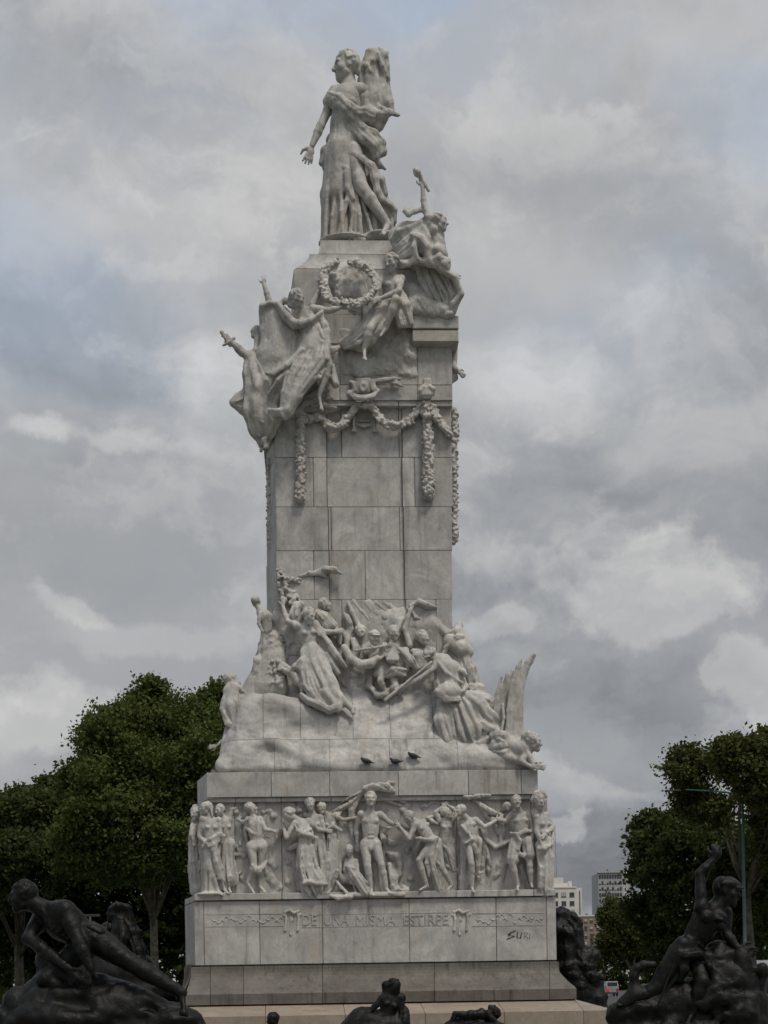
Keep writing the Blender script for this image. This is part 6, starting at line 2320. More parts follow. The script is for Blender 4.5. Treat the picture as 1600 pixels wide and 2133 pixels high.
def garland(pts, rad, n, seed, label, r0=2.2, r1=4.4, h=.0225):
    c = Fig(MF, h)
    for i in range(len(pts) - 1):
        c.cap(pts[i], pts[i + 1], rad[i] * .82, rad[i + 1] * .82, 3)
    bumps(c, pts, rad, n, r0, r1, seed, 1.3)
    c.build('garland', M['carved'], mon, label)


q = u2
garland([q(672, 1015, -100), q(690, 1050, -98), q(730, 1066, -96), q(785, 1040, -96), q(830, 975, -96), q(868, 930, -94)], [8, 10, 10, 9, 8, 7], 64, 3, 'left swag of the fruit garland under the cornice')
garland([q(958, 935, -94), q(985, 985, -96), q(1040, 1040, -96), q(1100, 1050, -97), q(1180, 1025, -97), q(1220, 970, -95), q(1255, 925, -93)], [7, 8, 9, 9, 9, 8, 7], 72, 4, 'right swag of the fruit garland under the cornice')
garland([q(1318, 935, -92), q(1345, 1000, -94), q(1385, 1060, -96), q(1425, 1105, -100)], [8, 9, 9, 8], 44, 5, 'short swag falling to the right corner')
garland([q(870, 925, -92), q(915, 918, -90), q(955, 925, -92)], [8, 10, 8], 34, 6, 'rosette where the swags meet', 2.2, 4.8)
q = crop(500, 820, 3.2)
garland([q(1245, 60, -94), q(1250, 150, -94)], [12, 14], 40, 7, 'leaf tuft over the right drop', 3, 6)
garland([q(1250, 150, -98), q(1250, 280, -98), q(1258, 420, -98), q(1258, 560, -98), q(1256, 640, -98), q(1258, 695, -98)], [8, 12, 12, 13, 13, 9], 150, 8, 'long drop of flowers on the right pilaster', 2.4, 4.8)
garland([q(405, 150, -98), q(405, 260, -98), q(402, 380, -98), q(408, 500, -98), q(405, 620, -98), q(402, 705, -98)], [5, 9, 11, 9, 10, 11], 140, 9, 'long drop of flowers on the left pilaster', 2.2, 4.6)
garland([q(395, 90, -98), q(410, 180, -99), q(470, 170, -99), q(540, 160, -99)], [10, 8, 9, 8], 50, 15, 'carved leaves under the left figures', 2.4, 5)
garland([q(1425, 110, -130), q(1432, 250, -130), q(1425, 420, -130), q(1428, 580, -130), q(1432, 780, -130), q(1428, 960, -130), q(1425, 1000, -130)], [9, 9, 8, 7, 7, 9, 5], 130, 10, 'drop of flowers on the right flank, seen edge on', 2.4, 4.8)
garland([q(205, 420, -190), q(205, 560, -190), q(205, 760, -190), q(205, 900, -190), q(208, 1040, -190)], [7, 9, 9, 9, 5], 90, 11, 'drop of flowers on the left flank', 2.2, 4.4)


# ---- inscription, its two ornaments and the graffiti on the plinth
def text_mesh(body, size, ext):
    cu = bpy.data.curves.new('lettering', 'FONT')
    cu.body = body
    cu.size = size
    cu.extrude = ext
    cu.align_x = 'LEFT'
    cu.resolution_u = 4
    o = bpy.data.objects.new('lettering', cu)
    col.objects.link(o)
    dg = bpy.context.evaluated_depsgraph_get()
    me = bpy.data.meshes.new_from_object(o.evaluated_get(dg))
    bpy.data.objects.remove(o)
    bpy.data.curves.remove(cu)
    return me


def lettering(word, x0, x1, y0, y1):
    """a word cut proud of the stone, filling the given stretch of the band"""
    me = text_mesh(word, 1.0, .5)
    co = np.zeros(len(me.vertices) * 3)
    me.vertices.foreach_get('co', co)
    co = co.reshape(-1, 3)
    lo, hi = co.min(0), co.max(0)
    X0, X1 = px_x(x0, (y0 + y1) / 2, 0), px_x(x1, (y0 + y1) / 2, 0)
    xm = (x0 + x1) / 2
    Z1, Z0 = px_z(y0, 0, xm), px_z(y1, 0, xm)
    v = np.stack([X0 + (co[:, 0] - lo[0]) / (hi[0] - lo[0]) * (X1 - X0), -(co[:, 2] - lo[2]) / (hi[2] - lo[2]) * .019 + .001, Z0 + (co[:, 1] - lo[1]) / (hi[1] - lo[1]) * (Z1 - Z0)], 1)
    me.vertices.foreach_set('co', v.ravel())
    me.flip_normals()
    me.update()
    me.materials.clear()
    me.materials.append(M['letter'])
    o = bpy.data.objects.new('inscription', me)
    col.objects.link(o)
    o.parent = mon
    o['label'] = 'raised letters reading ' + word
    return o


M['letter'] = make_marble('weathered lettering', (.29, .288, .28, 1), (.50, .49, .465, 1), (.38, .33, .25, 1), (.15, .145, .135, 1), .4, 7.0)
b4 = crop(360, 1840, 1.8182)
for (w_, a_, b_) in (('DE', 630, 660), ('UNA', 676, 726), ('MISMA', 741, 824), ('ESTIRPE', 841, 934)):
    lettering(w_, a_, b_, 1905, 1927)
mb = MB()
for (a, b, y) in ((428, 590, 1904), (428, 590, 1929.5), (628, 938, 1903), (628, 938, 1929.5), (984, 1135, 1902), (984, 1135, 1928)):
    x0, x1 = px_x(a, y, 0), px_x(b, y, 0)
    z = px_z(y, 0, (a + b) / 2)
    mb.box(x0, -.009, z - .007, x1, .004, z + .007)
mb.build('band_moulding', M['letter'], mon)


def f(c):
    for x in (608, 960):
        s_ = 1 if x < 700 else 1
        for dx in (-14, 12):
            c.chain([(x + dx, 1900, 0), (x + dx + 2, 1915, 1), (x + dx, 1938, 0)], [3.2, 2.6, 3.4], 1.5, plain=True)
        c.chain([(x - 14, 1900, 1), (x - 4, 1896, 2), (x + 4, 1902, 2), (x + 14, 1898, 1)], [3, 3.4, 3.4, 3], 1.5, plain=True)
        c.chain([(x - 4, 1902, 0), (x - 2, 1925, 0), (x - 4, 1944, 0)], [1.6, 1.4, 2], 1.2, plain=True)
        c.ell((x, 1915, 0), (4, 2, 6), k=2)
        c.ell((x - 2, 1947, 0), (3, 2.4, 3.4), k=1.5)
        c.ell((x + 17, 1905, 0), (4, 2.4, 4), k=1.5)
        c.ell((x - 17, 1906, 0), (3, 2.4, 4), k=1.5)


carved('pair of carved emblems either side of the inscription', f, .013, name='emblem')
r_ = random.Random(3)


def f(c):
    for (a, b, y0) in ((440, 585, 1917), (990, 1130, 1914)):
        x = a
        while x < b:
            y = y0 + r_.uniform(-6, 6)
            c.chain([(x, y, -.6), (x + 6, y - 5 * r_.choice((-1, 1)), .2), (x + 13, y + 2, -.4)], [1.0, 1.5, .9], 1, plain=True)
            x += r_.uniform(7, 11)


carved('worn leaf scroll running along the band', f, .013, name='leaf_scroll')
M['spray'] = plain('black spray paint', (.03, .03, .03), .6)
mb = MB()
for pts in ([(1074, 1938), (1058, 1946), (1072, 1950), (1056, 1956)], [(1064, 1942), (1060, 1950)], [(1078, 1941), (1077, 1953), (1084, 1954), (1087, 1942)], [(1087, 1942), (1085, 1956)], [(1092, 1956), (1093, 1942), (1100, 1944), (1094, 1950), (1101, 1955)], [(1104, 1944), (1103, 1956)]):
    P_ = [MF.p((x, y, .25)) for x, y in pts]
    mb.tube(P_, [.014 if pts[0][0] < 1086 else .006] * len(P_), 6)
o = mb.build('graffiti', M['spray'], mon)
o['label'] = 'black graffiti scrawl sprayed on the plinth'
# ------------------------------------------------------------------ the bronze groups round the basin
bl, br = crop(0, 1800, 3.6364), crop(1140, 1760, 3.4783)


def bronze(name, D, at, label, parts, h=.03, cat='statue', ground=0.0, group=None):
    fr = Frame(D)
    p = fr.p(at)
    root = empty(name, (p[0], D, ground))
    tag(root, label, cat, group)
    for (nm, fn, hh, lab) in parts:
        c = Fig(fr, hh or h)
        fn(c)
        if nm in ('body', 'child', 'fallen_man'):
            c.noise(12, .8, (1, 1, .6), 9, True)
        v, fc = c.mesh()
        v = v - np.array((p[0], D, ground)) + np.array(fr.o)
        o = mesh_obj(nm, v, fc, M['bronze'], root, True)
        if lab:
            o['label'] = lab
    return root


# left: man kneeling over a rock, one leg stretched back
def f(c):
    q = bl
    c.body(57, q(178, 243, 0), (-1, -.14, .12), q(490, 345, 30), q(310, 410, -40), q(720, 570, 18), q(690, 590, -30), (q(600, 590, 52), q(690, 790, 58)), (q(215, 560, -10), q(520, 790, 44)),
           (q(985, 745, 22), q(1378, 975, 18), q(1395, 1130, 40)), (q(345, 870, 14), q(640, 1010, 6)), 'm', 'short', up=(.1, 1, 0), seed=51, b=1.3, ab=1.3, lb=1.3,
           hdL=dict(d=(-.35, -1, .2), curl=.5), hdR=dict(d=(.6, -1, .3), curl=.5, nrm=(-.6, 0, 1)))
    c.cap(q(300, 330, -4), q(200, 270, -2), 17, 15, 10)
    c.cap(q(350, 350, -6), q(470, 340, 10), 17, 17, 8)
    c.ell(q(560, 455, 20), (17, 8, 26), ((.6, 0, .8), (0, 1, 0), (-.8, 0, .6)), 5)
    c.ell(q(430, 470, 26), (14, 7, 20), ((.6, 0, .8), (0, 1, 0), (-.8, 0, .6)), 4)
    c.ell(q(640, 530, 34), (12, 6, 18), k=4)
    for i in range(4):
        c.cap(q(395 + 38 * i, 500 + 22 * i, 30), q(440 + 38 * i, 455 + 22 * i, 32), 3.2, 2.6, 3)
    c.cap(q(320, 345, 14), q(360, 390, 22), 3, 3, 3)


def f2(c):
    q = bl
    c.chain([q(650, 490, 24), q(700, 500, 34), q(750, 520, 34), q(800, 570, 26)], [9, 12, 11, 8], 4)
    c.chain([q(660, 520, 30), q(720, 560, 40), q(790, 600, 34)], [7, 9, 7], 4)
    c.chain([q(640, 500, 0), q(700, 480, 0), q(760, 500, -6)], [10, 12, 10], 4)
    c.chain([q(700, 520, 30), q(740, 600, 30), q(720, 660, 20)], [12, 14, 10], 5)


def f3(c):
    q = bl
    c.cap(q(150, 1190, -20), q(1400, 1270, -20), 48, 46, 20)
    c.cap(q(170, 1050, -20), q(330, 960, -20), 26, 34, 16)
    c.ell(q(520, 1060, -20), (120, 60, 44), k=20)
    c.cap(q(760, 960, -30), q(1330, 1180, -30), 34, 30, 20)
    c.ell(q(900, 1080, -10), (90, 50, 40), k=20)
    c.ell(q(110, 1030, -10), (24, 24, 24), k=12)
    c.ell(q(480, 1180, 30), (110, 40, 24), k=14)
    c.ell(q(1340, 1170, 10), (50, 40, 20), k=14)
    c.cap(q(120, 960, -10), q(260, 960, -10), 9, 8, 8)
    c.chain([q(350, 820, -6), q(380, 740, -10), q(440, 780, -4), q(520, 900, 0)], [12, 16, 16, 18], 8)
    for (x0, y0, x1, y1, d) in ((140, 1120, 420, 1160, 34), (450, 990, 760, 1060, 30), (620, 1100, 900, 1130, 34), (940, 1010, 1300, 1120, 10), (850, 940, 1000, 1010, 4), (980, 1140, 1240, 1170, 24)):
        c.chain([q(x0, y0, d), q((x0 + x1) / 2, (y0 + y1) / 2 - 20, d + 4), q(x1, y1, d)], [8, 12, 8], 8)
    c.box((200, 2230, -20), (190, 60, 110), 30, k=20)
    c.noise(3.2, 6.5)
    c.noise(8, 3.4, seed=4)
    c.noise(9, 2.6, (1, 1, .7), 6, True)


bronze('bronze_group', 28.5, (220, 2133, 0), 'dark bronze of a nude man kneeling on a rock, looking left, one leg stretched behind', [('body', f, .021, None), ('loincloth', f2, .028, None), ('rock', f3, .05, None)])


# left, further back: seated veiled figures
def f(c):
    q = bl
    c.head(q(880, 372, 0), (-.9, .1, .4), 36, (0, 1, 0), 'long', 'f', 8)
    c.drape([q(905, 400, 0), q(930, 520, 0), q(970, 680, 0), (q(1010, 860, 0))], [15, 28, 36, 40], 9, .18, k=4)
    c.chain([q(840, 340, 8), q(900, 322, 10), q(960, 335, 4), q(975, 400, 0), q(1020, 520, 0), q(1060, 680, 0)], [6, 9, 9, 11, 12, 10], 4)
    c.arm(q(900, 440, 18), q(850, 540, 26), q(900, 640, 34), 34, 1.0, (.5, -.4, .3))
    c.chain([q(920, 440, 24), q(940, 560, 32), q(920, 640, 36)], [6, 8, 7], 3)


def f2(c):
    q = bl
    c.head(q(808, 495, 10), (-.4, .4, .8), 30, (0, 1, 0), 'short', 'm', 9)
    c.torso(q(850, 570, 10), q(780, 570, 14), q(840, 700, 8), q(790, 700, 10), 30, 'm', 1.0)
    c.arm(q(780, 575, 14), q(740, 640, 20), q(790, 700, 26), 30, 1, (1, 0, .2))


def f3(c):
    q = bl
    c.ell(q(960, 880, 0), (70, 50, 70), k=16)
    c.ell(q(800, 850, 0), (60, 50, 60), k=16)
    c.cap(q(700, 1050, 0), q(1150, 1050, 0), 50, 50, 20)
    c.box((240, 2130, 0), (90, 50, 70), 20, k=16)
    c.noise(4, 4)
    c.noise(9, 2.4, (1, 1, .7), 6, True)


bronze('bronze_group', 45, (245, 2050, 0), 'dark bronze of a veiled seated woman with a child, behind the kneeling man\'s back', [('body', f, .04, None), ('child', f2, .04, None), ('rock', f3, .08, None)])


# right: man with a raised fist holding a long spear
def f(c):
    q = br
    c.body(54, q(1296, 336, 0), (1, -.16, .22), q(1290, 490, -26), q(1120, 450, 20), q(1060, 790, -20), q(950, 790, 16), (q(1300, 650, -14), q(1388, 755, 0)), (q(1105, 205, 10), q(1218, 95, 6)),
           (q(1122, 985, 34), q(1040, 1235, 24), q(1010, 1300, 50)), (q(800, 1030, 14), q(610, 1125, 8), q(520, 1160, 20)), 'm', 'cap', seed=61, b=1.02, ab=.98, lb=1.05,
           hdR=dict(d=(.15, 1, 0), curl=1.0, grip=True), hdL=dict(d=(.8, -.2, .2), curl=.5))
    c.ell(q(1230, 60, 6), (9, 9, 11), k=5)
    c.drape([q(960, 790, 4), q(880, 930, 4), q(770, 1110, 4)], [20, 25, 18], 7, .22, k=4)
    c.chain([q(930, 790, 20), q(1000, 800, 34), q(1090, 790, 28), q(1120, 830, 16)], [8, 11, 11, 7], 4)
    c.chain([q(1000, 820, 30), q(990, 900, 30), q(960, 980, 24)], [8, 9, 6], 4)
    c.ell(q(1250, 520, 18), (15, 7, 13), k=4)
    c.ell(q(1165, 520, 32), (15, 7, 13), k=4)
    c.cap(q(1240, 450, 0), q(1280, 390, 0), 16, 15, 8)
    c.chain([q(1100, 450, 24), q(1150, 520, 34), q(1260, 540, 24)], [4, 5, 4], 3)
    c.cap(q(1330, 262, 0), q(1388, 290, 4), 8, 4, 4)


def fs(c):
    q = br
    c.cap(q(1353, -143, 10), q(1235, 45, 12), 1.8, 2.2, 1)
    c.cap(q(1235, 45, 12), q(790, 1190, 44), 2.2, 2.2, 1)
    c.cap(q(1340, -122, 10), q(1362, -158, 10), 3.4, .8, 1)


def f2(c):
    q = br
    pts = [(790, 1010), (740, 1060), (680, 1070), (632, 1020), (628, 950), (650, 895), (700, 870), (770, 870)]
    rd = [11, 11, 11, 10, 10, 9, 9, 8]
    c.chain([q(x, y, 10) for x, y in pts], rd, 4, plain=True)
    c.chain([q(560, 1150, 10), q(640, 1090, 12), q(720, 1080, 14)], [16, 18, 14], 8, plain=True)


def f4(c):
    q = br
    c.head(q(1412, 800, 0), (.7, .2, .4), 34, (0, 1, 0), 'short', 'm', 3)
    c.cap(q(1400, 830, 0), q(1420, 1000, 0), 20, 26, 10)
    c.cap(q(1430, 910, 4), q(1555, 900, 6), 9, 9, 6)
    c.cap(q(1555, 895, 6), q(1572, 925, 6), 12, 11, 8)
    c.cap(q(1566, 930, 6), q(1535, 1110, 6), 8, 6, 6)
    c.hand(q(1535, 1100, 6), (-.1, -1, 0), 30)
    c.cap(q(1430, 960, 0), q(1470, 1040, 0), 14, 10, 8)


def f3(c):
    q = br
    c.ell(q(1300, 1120, -20), (80, 50, 74), k=20)
    c.ell(q(1250, 900, -20), (50, 40, 60), k=20)
    c.cap(q(1180, 860, -20), q(1380, 960, -20), 34, 36, 16)
    c.cap(q(1340, 1040, -20), q(1500, 1240, -20), 26, 18, 16)
    c.ell(q(950, 1150, -20), (90, 50, 50), k=20)
    c.cap(q(500, 1240, -10), q(1520, 1290, -10), 26, 20, 14)
    c.ell(q(640, 1190, -10), (56, 40, 24), k=14)
    for (x0, y0, x1, y1, d) in ((1150, 1060, 1350, 1000, 24), (1140, 1160, 1400, 1120, 30), (1380, 1110, 1490, 1200, 10), (560, 1220, 760, 1190, 24), (1250, 1240, 1500, 1230, 30), (1100, 830, 1220, 940, 20)):
        c.chain([q(x0, y0, d), q((x0 + x1) / 2, (y0 + y1) / 2 - 20, d + 4), q(x1, y1, d)], [8, 12, 8], 8)
    c.box((1425, 2220, -20), (150, 60, 95), 30, k=20)
    c.noise(3.2, 6.5)
    c.noise(8, 3.4, seed=4)
    c.noise(9, 2.6, (1, 1, .7), 6, True)


bronze('bronze_group', 29.5, (1440, 2133, 0), 'dark bronze of a man raising a long spear, a snake and fallen man below', [('body', f, .021, None), ('spear', fs, .02, None), ('snake', f2, .028, None), ('fallen_man', f4, .03, None), ('rock', f3, .05, None)])


# right, behind the monument: a heap of draped figures
def f(c):
    q = br
    c.chain([q(60, 520, 0), q(120, 505, 0), q(180, 530, 0), q(215, 580, 0), q(240, 630, 0)], [14, 12, 11, 10, 5], 4)
    c.drape([q(100, 540, -6), q(130, 650, -4), q(150, 780, -4)], [24, 32, 34], 8, .18, k=5)
    c.cap(q(60, 590, 10), q(210, 740, 12), 13, 12, 8)
    c.chain([q(80, 600, 20), q(150, 640, 24), q(200, 690, 20)], [7, 9, 7], 4)
    c.drape([q(140, 780, -4), q(190, 900, -4), q(260, 1010, -4)], [34, 40, 36], 9, .2, k=5)
    c.head(q(330, 790, 0), (.8, .3, .2), 30, (0, 1, 0), 'short', 'm', 5)
    c.cap(q(300, 820, 0), q(220, 880, 0), 18, 22, 10)
    for (x0, y0, x1, y1) in ((130, 920, 260, 960), (160, 1000, 330, 1010), (220, 860, 350, 880), (250, 930, 400, 960), (100, 880, 200, 850)):
        c.chain([q(x0, y0, 30), q((x0 + x1) / 2, (y0 + y1) / 2 + 14, 34), q(x1, y1, 28)], [6, 9, 5], 3)
    c.noise(5, 1.8)
    c.noise(10, 1.6, (1, 1, .6), 7, True)


def f2(c):
    q = br
    c.ell(q(230, 1010, 0), (50, 40, 40), k=14)
    c.cap(q(60, 1080, 0), q(330, 1080, 0), 24, 18, 14)
    c.box((1210, 2120, 0), (54, 40, 60), 20, k=14)
    c.noise(4, 4)
    c.noise(9, 2.4, (1, 1, .7), 6, True)


bronze('bronze_group', 47, (1210, 2060, 0), 'dark bronze heap of draped figures behind the right side of the plinth', [('body', f, .04, None), ('rock', f2, .08, None)])


# centre: seated woman and the two low figures on the basin's rim
def f(c):
    q = b4
    c.body(30, q(836, 392, 0), (.35, -.75, .6), q(868, 432, -2), q(792, 436, 2), q(835, 520, 0), q(775, 525, 4), (q(866, 490, 4), q(858, 560, 14)), (q(742, 492, 8), q(684, 545, 16)), (q(870, 560, 26), q(880, 640, 20)), (q(800, 575, 26), q(770, 650, 20)), 'f', 'long', seed=71)
    c.cap(q(815, 430, -2), q(836, 400, -2), 12, 12, 8)
    c.cap(q(806, 385, -2), q(815, 440, -10), 8, 9, 5)


def f2(c):
    q = b4
    c.ell(q(770, 570, -10), (74, 40, 50), k=14)
    c.ell(q(725, 510, -16), (26, 24, 22), k=14)
    c.ell(q(870, 530, -16), (14, 20, 34), k=12)
    c.ell(q(835, 490, -20), (22, 18, 32), k=12)
    c.box((785, 2230, -16), (90, 40, 80), 20, k=14)
    c.noise(4, 4)
    c.noise(9, 2.4, (1, 1, .7), 6, True)


bronze('bronze_group', 33, (785, 2133, 0), 'small dark bronze of a seated woman with lowered head, at the bottom centre', [('body', f, .024, None), ('rock', f2, .05, None)])


def f(c):
    q = b4
    c.body(30, q(380, 520, 0), (-.4, -.5, .7), q(420, 575, 0), q(350, 575, 0), q(410, 690, 0), q(360, 690, 0), (q(450, 640, 4), q(420, 690, 10)), (q(320, 640, 4), q(360, 690, 10)), None, None, 'm', 'short', seed=73)
    c.drape([q(385, 660, 0), q(385, 760, 0), q(385, 860, 0)], [24, 34, 40], 9, .15)


bronze('bronze_statue', 33, (569, 2133, 0), 'top of a dark bronze head rising at the bottom edge, left of the seated woman', [('body', f, .026, None)])


def f(c):
    q = b4
    c.head(q(1216, 486, 0), (.3, .9, .3), 26, (1, .1, 0), 'long', 'f', 74)
    c.torso(q(1196, 492, 12), q(1190, 506, -12), q(1120, 498, 10), q(1118, 506, -10), 26, 'f', 1.0)
    c.cap(q(1196, 500, 0), q(1212, 496, 0), 8, 7, 4)
    c.leg(q(1120, 500, 8), q(1068, 494, 10), q(1052, 545, 10), 26, .8)
    c.leg(q(1118, 510, -8), q(1060, 520, -8), q(1010, 560, -8), 26, .8)
    c.arm(q(1196, 500, 14), q(1230, 530, 18), q(1200, 560, 20), 26, 1.0, (-1, 0, 0))
    c.ell(q(1150, 560, -4), (66, 30, 24), k=8)
    c.box((990, 2210, -4), (70, 34, 76), 14, k=10)


bronze('bronze_statue', 33, (990, 2133, 0), 'small dark bronze of a woman lying back with bent knees, bottom right of centre', [('body', f, .024, None)])
# ------------------------------------------------------------------ lamp post, sign, vehicles, pigeons
M['lamp_green'] = plain('green lamp paint', (.045, .11, .085), .5, .1)
M['lamp_head'] = plain('pale lamp housing', (.55, .62, .60), .4, .1)
M['white_paint'] = plain('white vehicle paint', (.70, .70, .69), .3, 0, .5, .03)
M['red_paint'] = plain('red vehicle paint', (.34, .025, .025), .35, 0, .5, .05)
M['tyre'] = plain('black rubber', (.02, .02, .02), .8)
M['grey_paint'] = plain('silver grey paint', (.30, .31, .32), .35, .2)
M['steel'] = plain('dark steel', (.05, .05, .05), .5, .4)


def red_lamp():
    m, t, b = material('lit tail lamp', .3)
    b.inputs['Base Color'].default_value = (.4, .01, .01, 1)
    b.inputs['Emission Color'].default_value = (1, .03, .02, 1)
    b.inputs['Emission Strength'].default_value = .3
    return m


M['tail'] = red_lamp()
M['red_lens'] = plain('red lens', (.35, .015, .012), .3)

# street lamp with a long arm reaching left
fl = Frame(57)
foot = fl.p((1553, 2050))
lamp = empty('street_lamp', (foot[0], 57, 0))
tag(lamp, 'tall green street lamp with a long arm reaching left out of the right tree', 'street lamp')
tp = fl.p((1543, 1656))
zt_ = tp[2]
MB().tube([(0, 0, 0), (0, 0, 1.6), (0, 0, 1.62), (.0, 0, zt_ - .4), (-.1, 0, zt_)], [.12, .11, .07, .05, .04], 10).build('pole', M['lamp_green'], lamp, True)
e = fl.p((1428, 1645)) - np.array((foot[0], 57, 0))
MB().tube([(-.1, 0, zt_), (-.6, 0, zt_ + .12), (e[0], 0, e[2])], [.036, .03, .026], 8).build('arm', M['lamp_green'], lamp, True)
h0 = fl.p((1385, 1641)) - np.array((foot[0], 57, 0))
rows, n = [], 12
v, fcs = [], []
for i, (t, rx, rz) in enumerate(((0, .01, .01), (.05, .12, .06), (.25, .20, .11), (.5, .21, .12), (.75, .15, .09), (1.0, .05, .045))):
    p = np.array(h0) * (1 - t) + np.array(e) * t
    for k in range(n):
        a = 2 * math.pi * k / n
        v.append((p[0], p[1] + rx * math.cos(a), p[2] + rz * math.sin(a) * (1.0 if math.sin(a) > 0 else .55)))
for i in range(5):
    for k in range(n):
        j = (k + 1) % n
        fcs.append((i * n + k, i * n + j, (i + 1) * n + j, (i + 1) * n + k))
fcs += [tuple(range(n)), tuple(range(6 * n - 1, 5 * n - 1, -1))]
hd = MB().add(v, fcs).build('lamp_head', M['lamp_head'], lamp, True)
pz = (np.array(h0) * .62 + np.array(e) * .38)
MB().box(pz[0] - .3, -.11, pz[2] - .10, pz[0] + .28, .11, pz[2] - .055, .02).build('lens', M['glass'], hd)
MB().tube([(0, 0, 0), (0, 0, .25)], [.22, .2], 10).build('base', M['lamp_green'], lamp, True)

# dark sign gantry among the left trees
fs_ = Frame(55)
b0 = fs_.p((190, 2050))
sg = empty('sign_post', (b0[0], 55, 0))
tag(sg, 'thin dark post with a crossbar, between the kneeling bronze and the trees', 'sign post')
z1 = fs_.p((190, 1908))[2]
x1, x2 = fs_.p((164, 1908))[0] - b0[0], fs_.p((208, 1908))[0] - b0[0]
MB().tube([(0, 0, 0), (0, 0, z1)], [.05, .045], 8).build('post', M['steel'], sg, True)
MB().box(x1, -.04, z1 - .03, x2, .04, z1 + .06, .01).build('crossbar', M['steel'], sg)


def wheel(root, x, y, r, w, axis='x'):
    """tyre with rim, axle along x"""
    n = 20
    mb = MB()
    prof_ = [(-w / 2, r * .62), (-w / 2, r * .92), (-w * .35, r), (w * .35, r), (w / 2, r * .92), (w / 2, r * .62)]
    vv, ff = [], []
    for (a, rr_) in prof_:
        for k in range(n):
            t = 2 * math.pi * k / n
            vv.append((a, rr_ * math.cos(t), rr_ * math.sin(t)))
    for i in range(5):
        for k in range(n):
            j = (k + 1) % n
            ff.append((i * n + k, i * n + j, (i + 1) * n + j, (i + 1) * n + k))
    if axis == 'y':
        vv = [(b, a, c) for a, b, c in vv]
    o = mb.add(vv, ff).build('wheel', M['tyre'], root, True)
    o.location = (x, y, r)
    rm = MB()
    vv, ff = [], []
    for s_ in (-1, 1):
        for k in range(n):
            t = 2 * math.pi * k / n
            vv.append((s_ * w * .42, r * .62 * math.cos(t), r * .62 * math.sin(t)))
    ff = [tuple(range(n)), tuple(range(2 * n - 1, n - 1, -1))] + [(k, (k + 1) % n, n + (k + 1) % n, n + k) for k in range(n)]
    if axis == 'y':
        vv = [(b, a, c) for a, b, c in vv]
    rm.add(vv, ff).build('rim', M['grey_paint'], o)


def hull(sections, name, mat, parent, smooth=False):
    """skin over cross-sections given as lists of points of equal count"""
    n = len(sections[0])
    v = [p for s_ in sections for p in s_]
    f_ = [tuple(range(n - 1, -1, -1)), tuple((len(sections) - 1) * n + k for k in range(n))]
    for i in range(len(sections) - 1):
        for k in range(n):
            j = (k + 1) % n
            f_.append((i * n + k, i * n + j, (i + 1) * n + j, (i + 1) * n + k))
    return MB().add(v, f_).build(name, mat, parent, smooth)


# bus, its rear end showing at the right edge; it stands along x, tail to the left
D = 62
fb = Frame(D)
xl = fb.p((1553, 2050))[0]
bus = empty('bus', (xl + 5.2, D, 0))
tag(bus, 'white bus with a red lower band, its end showing at the right edge', 'bus')


def rr_sec(x, y0, y1, z0, z1, r):
    pts = []
    for (cy, cz, a0) in ((y1 - r, z1 - r, 0), (y0 + r, z1 - r, 90), (y0 + r, z0 + r * .4, 180), (y1 - r, z0 + r * .4, 270)):
        for k in range(4):
            a = R(a0 + k * 30)
            pts.append((x, cy + r * math.cos(a), cz + r * math.sin(a) * (1 if a0 < 180 else .4)))
    return pts


zr = fb.p((1575, 2000))[2]
hull([rr_sec(-5.2, -.02, 2.4, .42, zr - .1, .25), rr_sec(-5.05, -.08, 2.46, .36, zr, .3), rr_sec(5.05, -.08, 2.46, .36, zr, .3), rr_sec(5.2, -.02, 2.4, .42, zr - .1, .25)], 'body', M['white_paint'], bus, True)
MB().box(-5.02, -.10, .45, 5.02, -.078, 1.25).build('red_band', M['red_paint'], bus)
vv = [(-4.3 + .62 * math.cos(R(k * 15)), -.112, .5 + .62 * math.sin(R(k * 15))) for k in range(13)] + [(-4.3 + .62 * math.cos(R(k * 15)), -.09, .5 + .62 * math.sin(R(k * 15))) for k in range(13)]
MB().add(vv, [tuple(range(12, -1, -1)), tuple(range(13, 26))] + [(k, (k + 1) % 13, 13 + (k + 1) % 13, 13 + k) for k in range(13)]).build('wheel_arch', M['tyre'], bus)
for i in range(7):
    x0 = -4.7 + i * 1.38
    w_ = MB().box(x0, -.10, 1.45, x0 + 1.3, -.082, zr - .55).build('window', M['steel'], bus)
    MB().box(x0 + .05, -.108, 1.5, x0 + 1.25, -.101, zr - .6).build('pane', M['glass'], w_)
for x in (-3.4, 3.2):
    wheel(bus, x, .1, .5, .28, 'y')
MB().box(-5.24, .3, .9, -5.19, .5, 1.2).build('tail_light', M['red_lens'], bus)
MB().box(-5.24, 1.9, .9, -5.19, 2.1, 1.2).build('tail_light', M['red_lens'], bus)
MB().box(-5.23, .35, 1.7, -5.2, 2.05, zr - .45).build('rear_window', M['glass'], bus)
MB().tube([(-4.92, -.14, .5), (-4.92, -.14, 2.2)], .03, 6).build('grab_rail', M['white_paint'], bus)

# white car in front of the bus
D = 57.5
fc_ = Frame(D)
xl = fc_.p((1572, 2050))[0]
car = empty('parked_car', (xl + 2.1, D, 0))
tag(car, 'white car at the right edge below the bus', 'car')


def car_sec(x, hw, z0, z1, zs=None):
    return [(x, -hw, z0), (x, -hw * 1.0, (z0 + z1) * .5), (x, -hw * .93, z1), (x, hw * .93, z1), (x, hw, (z0 + z1) * .5), (x, hw, z0)]


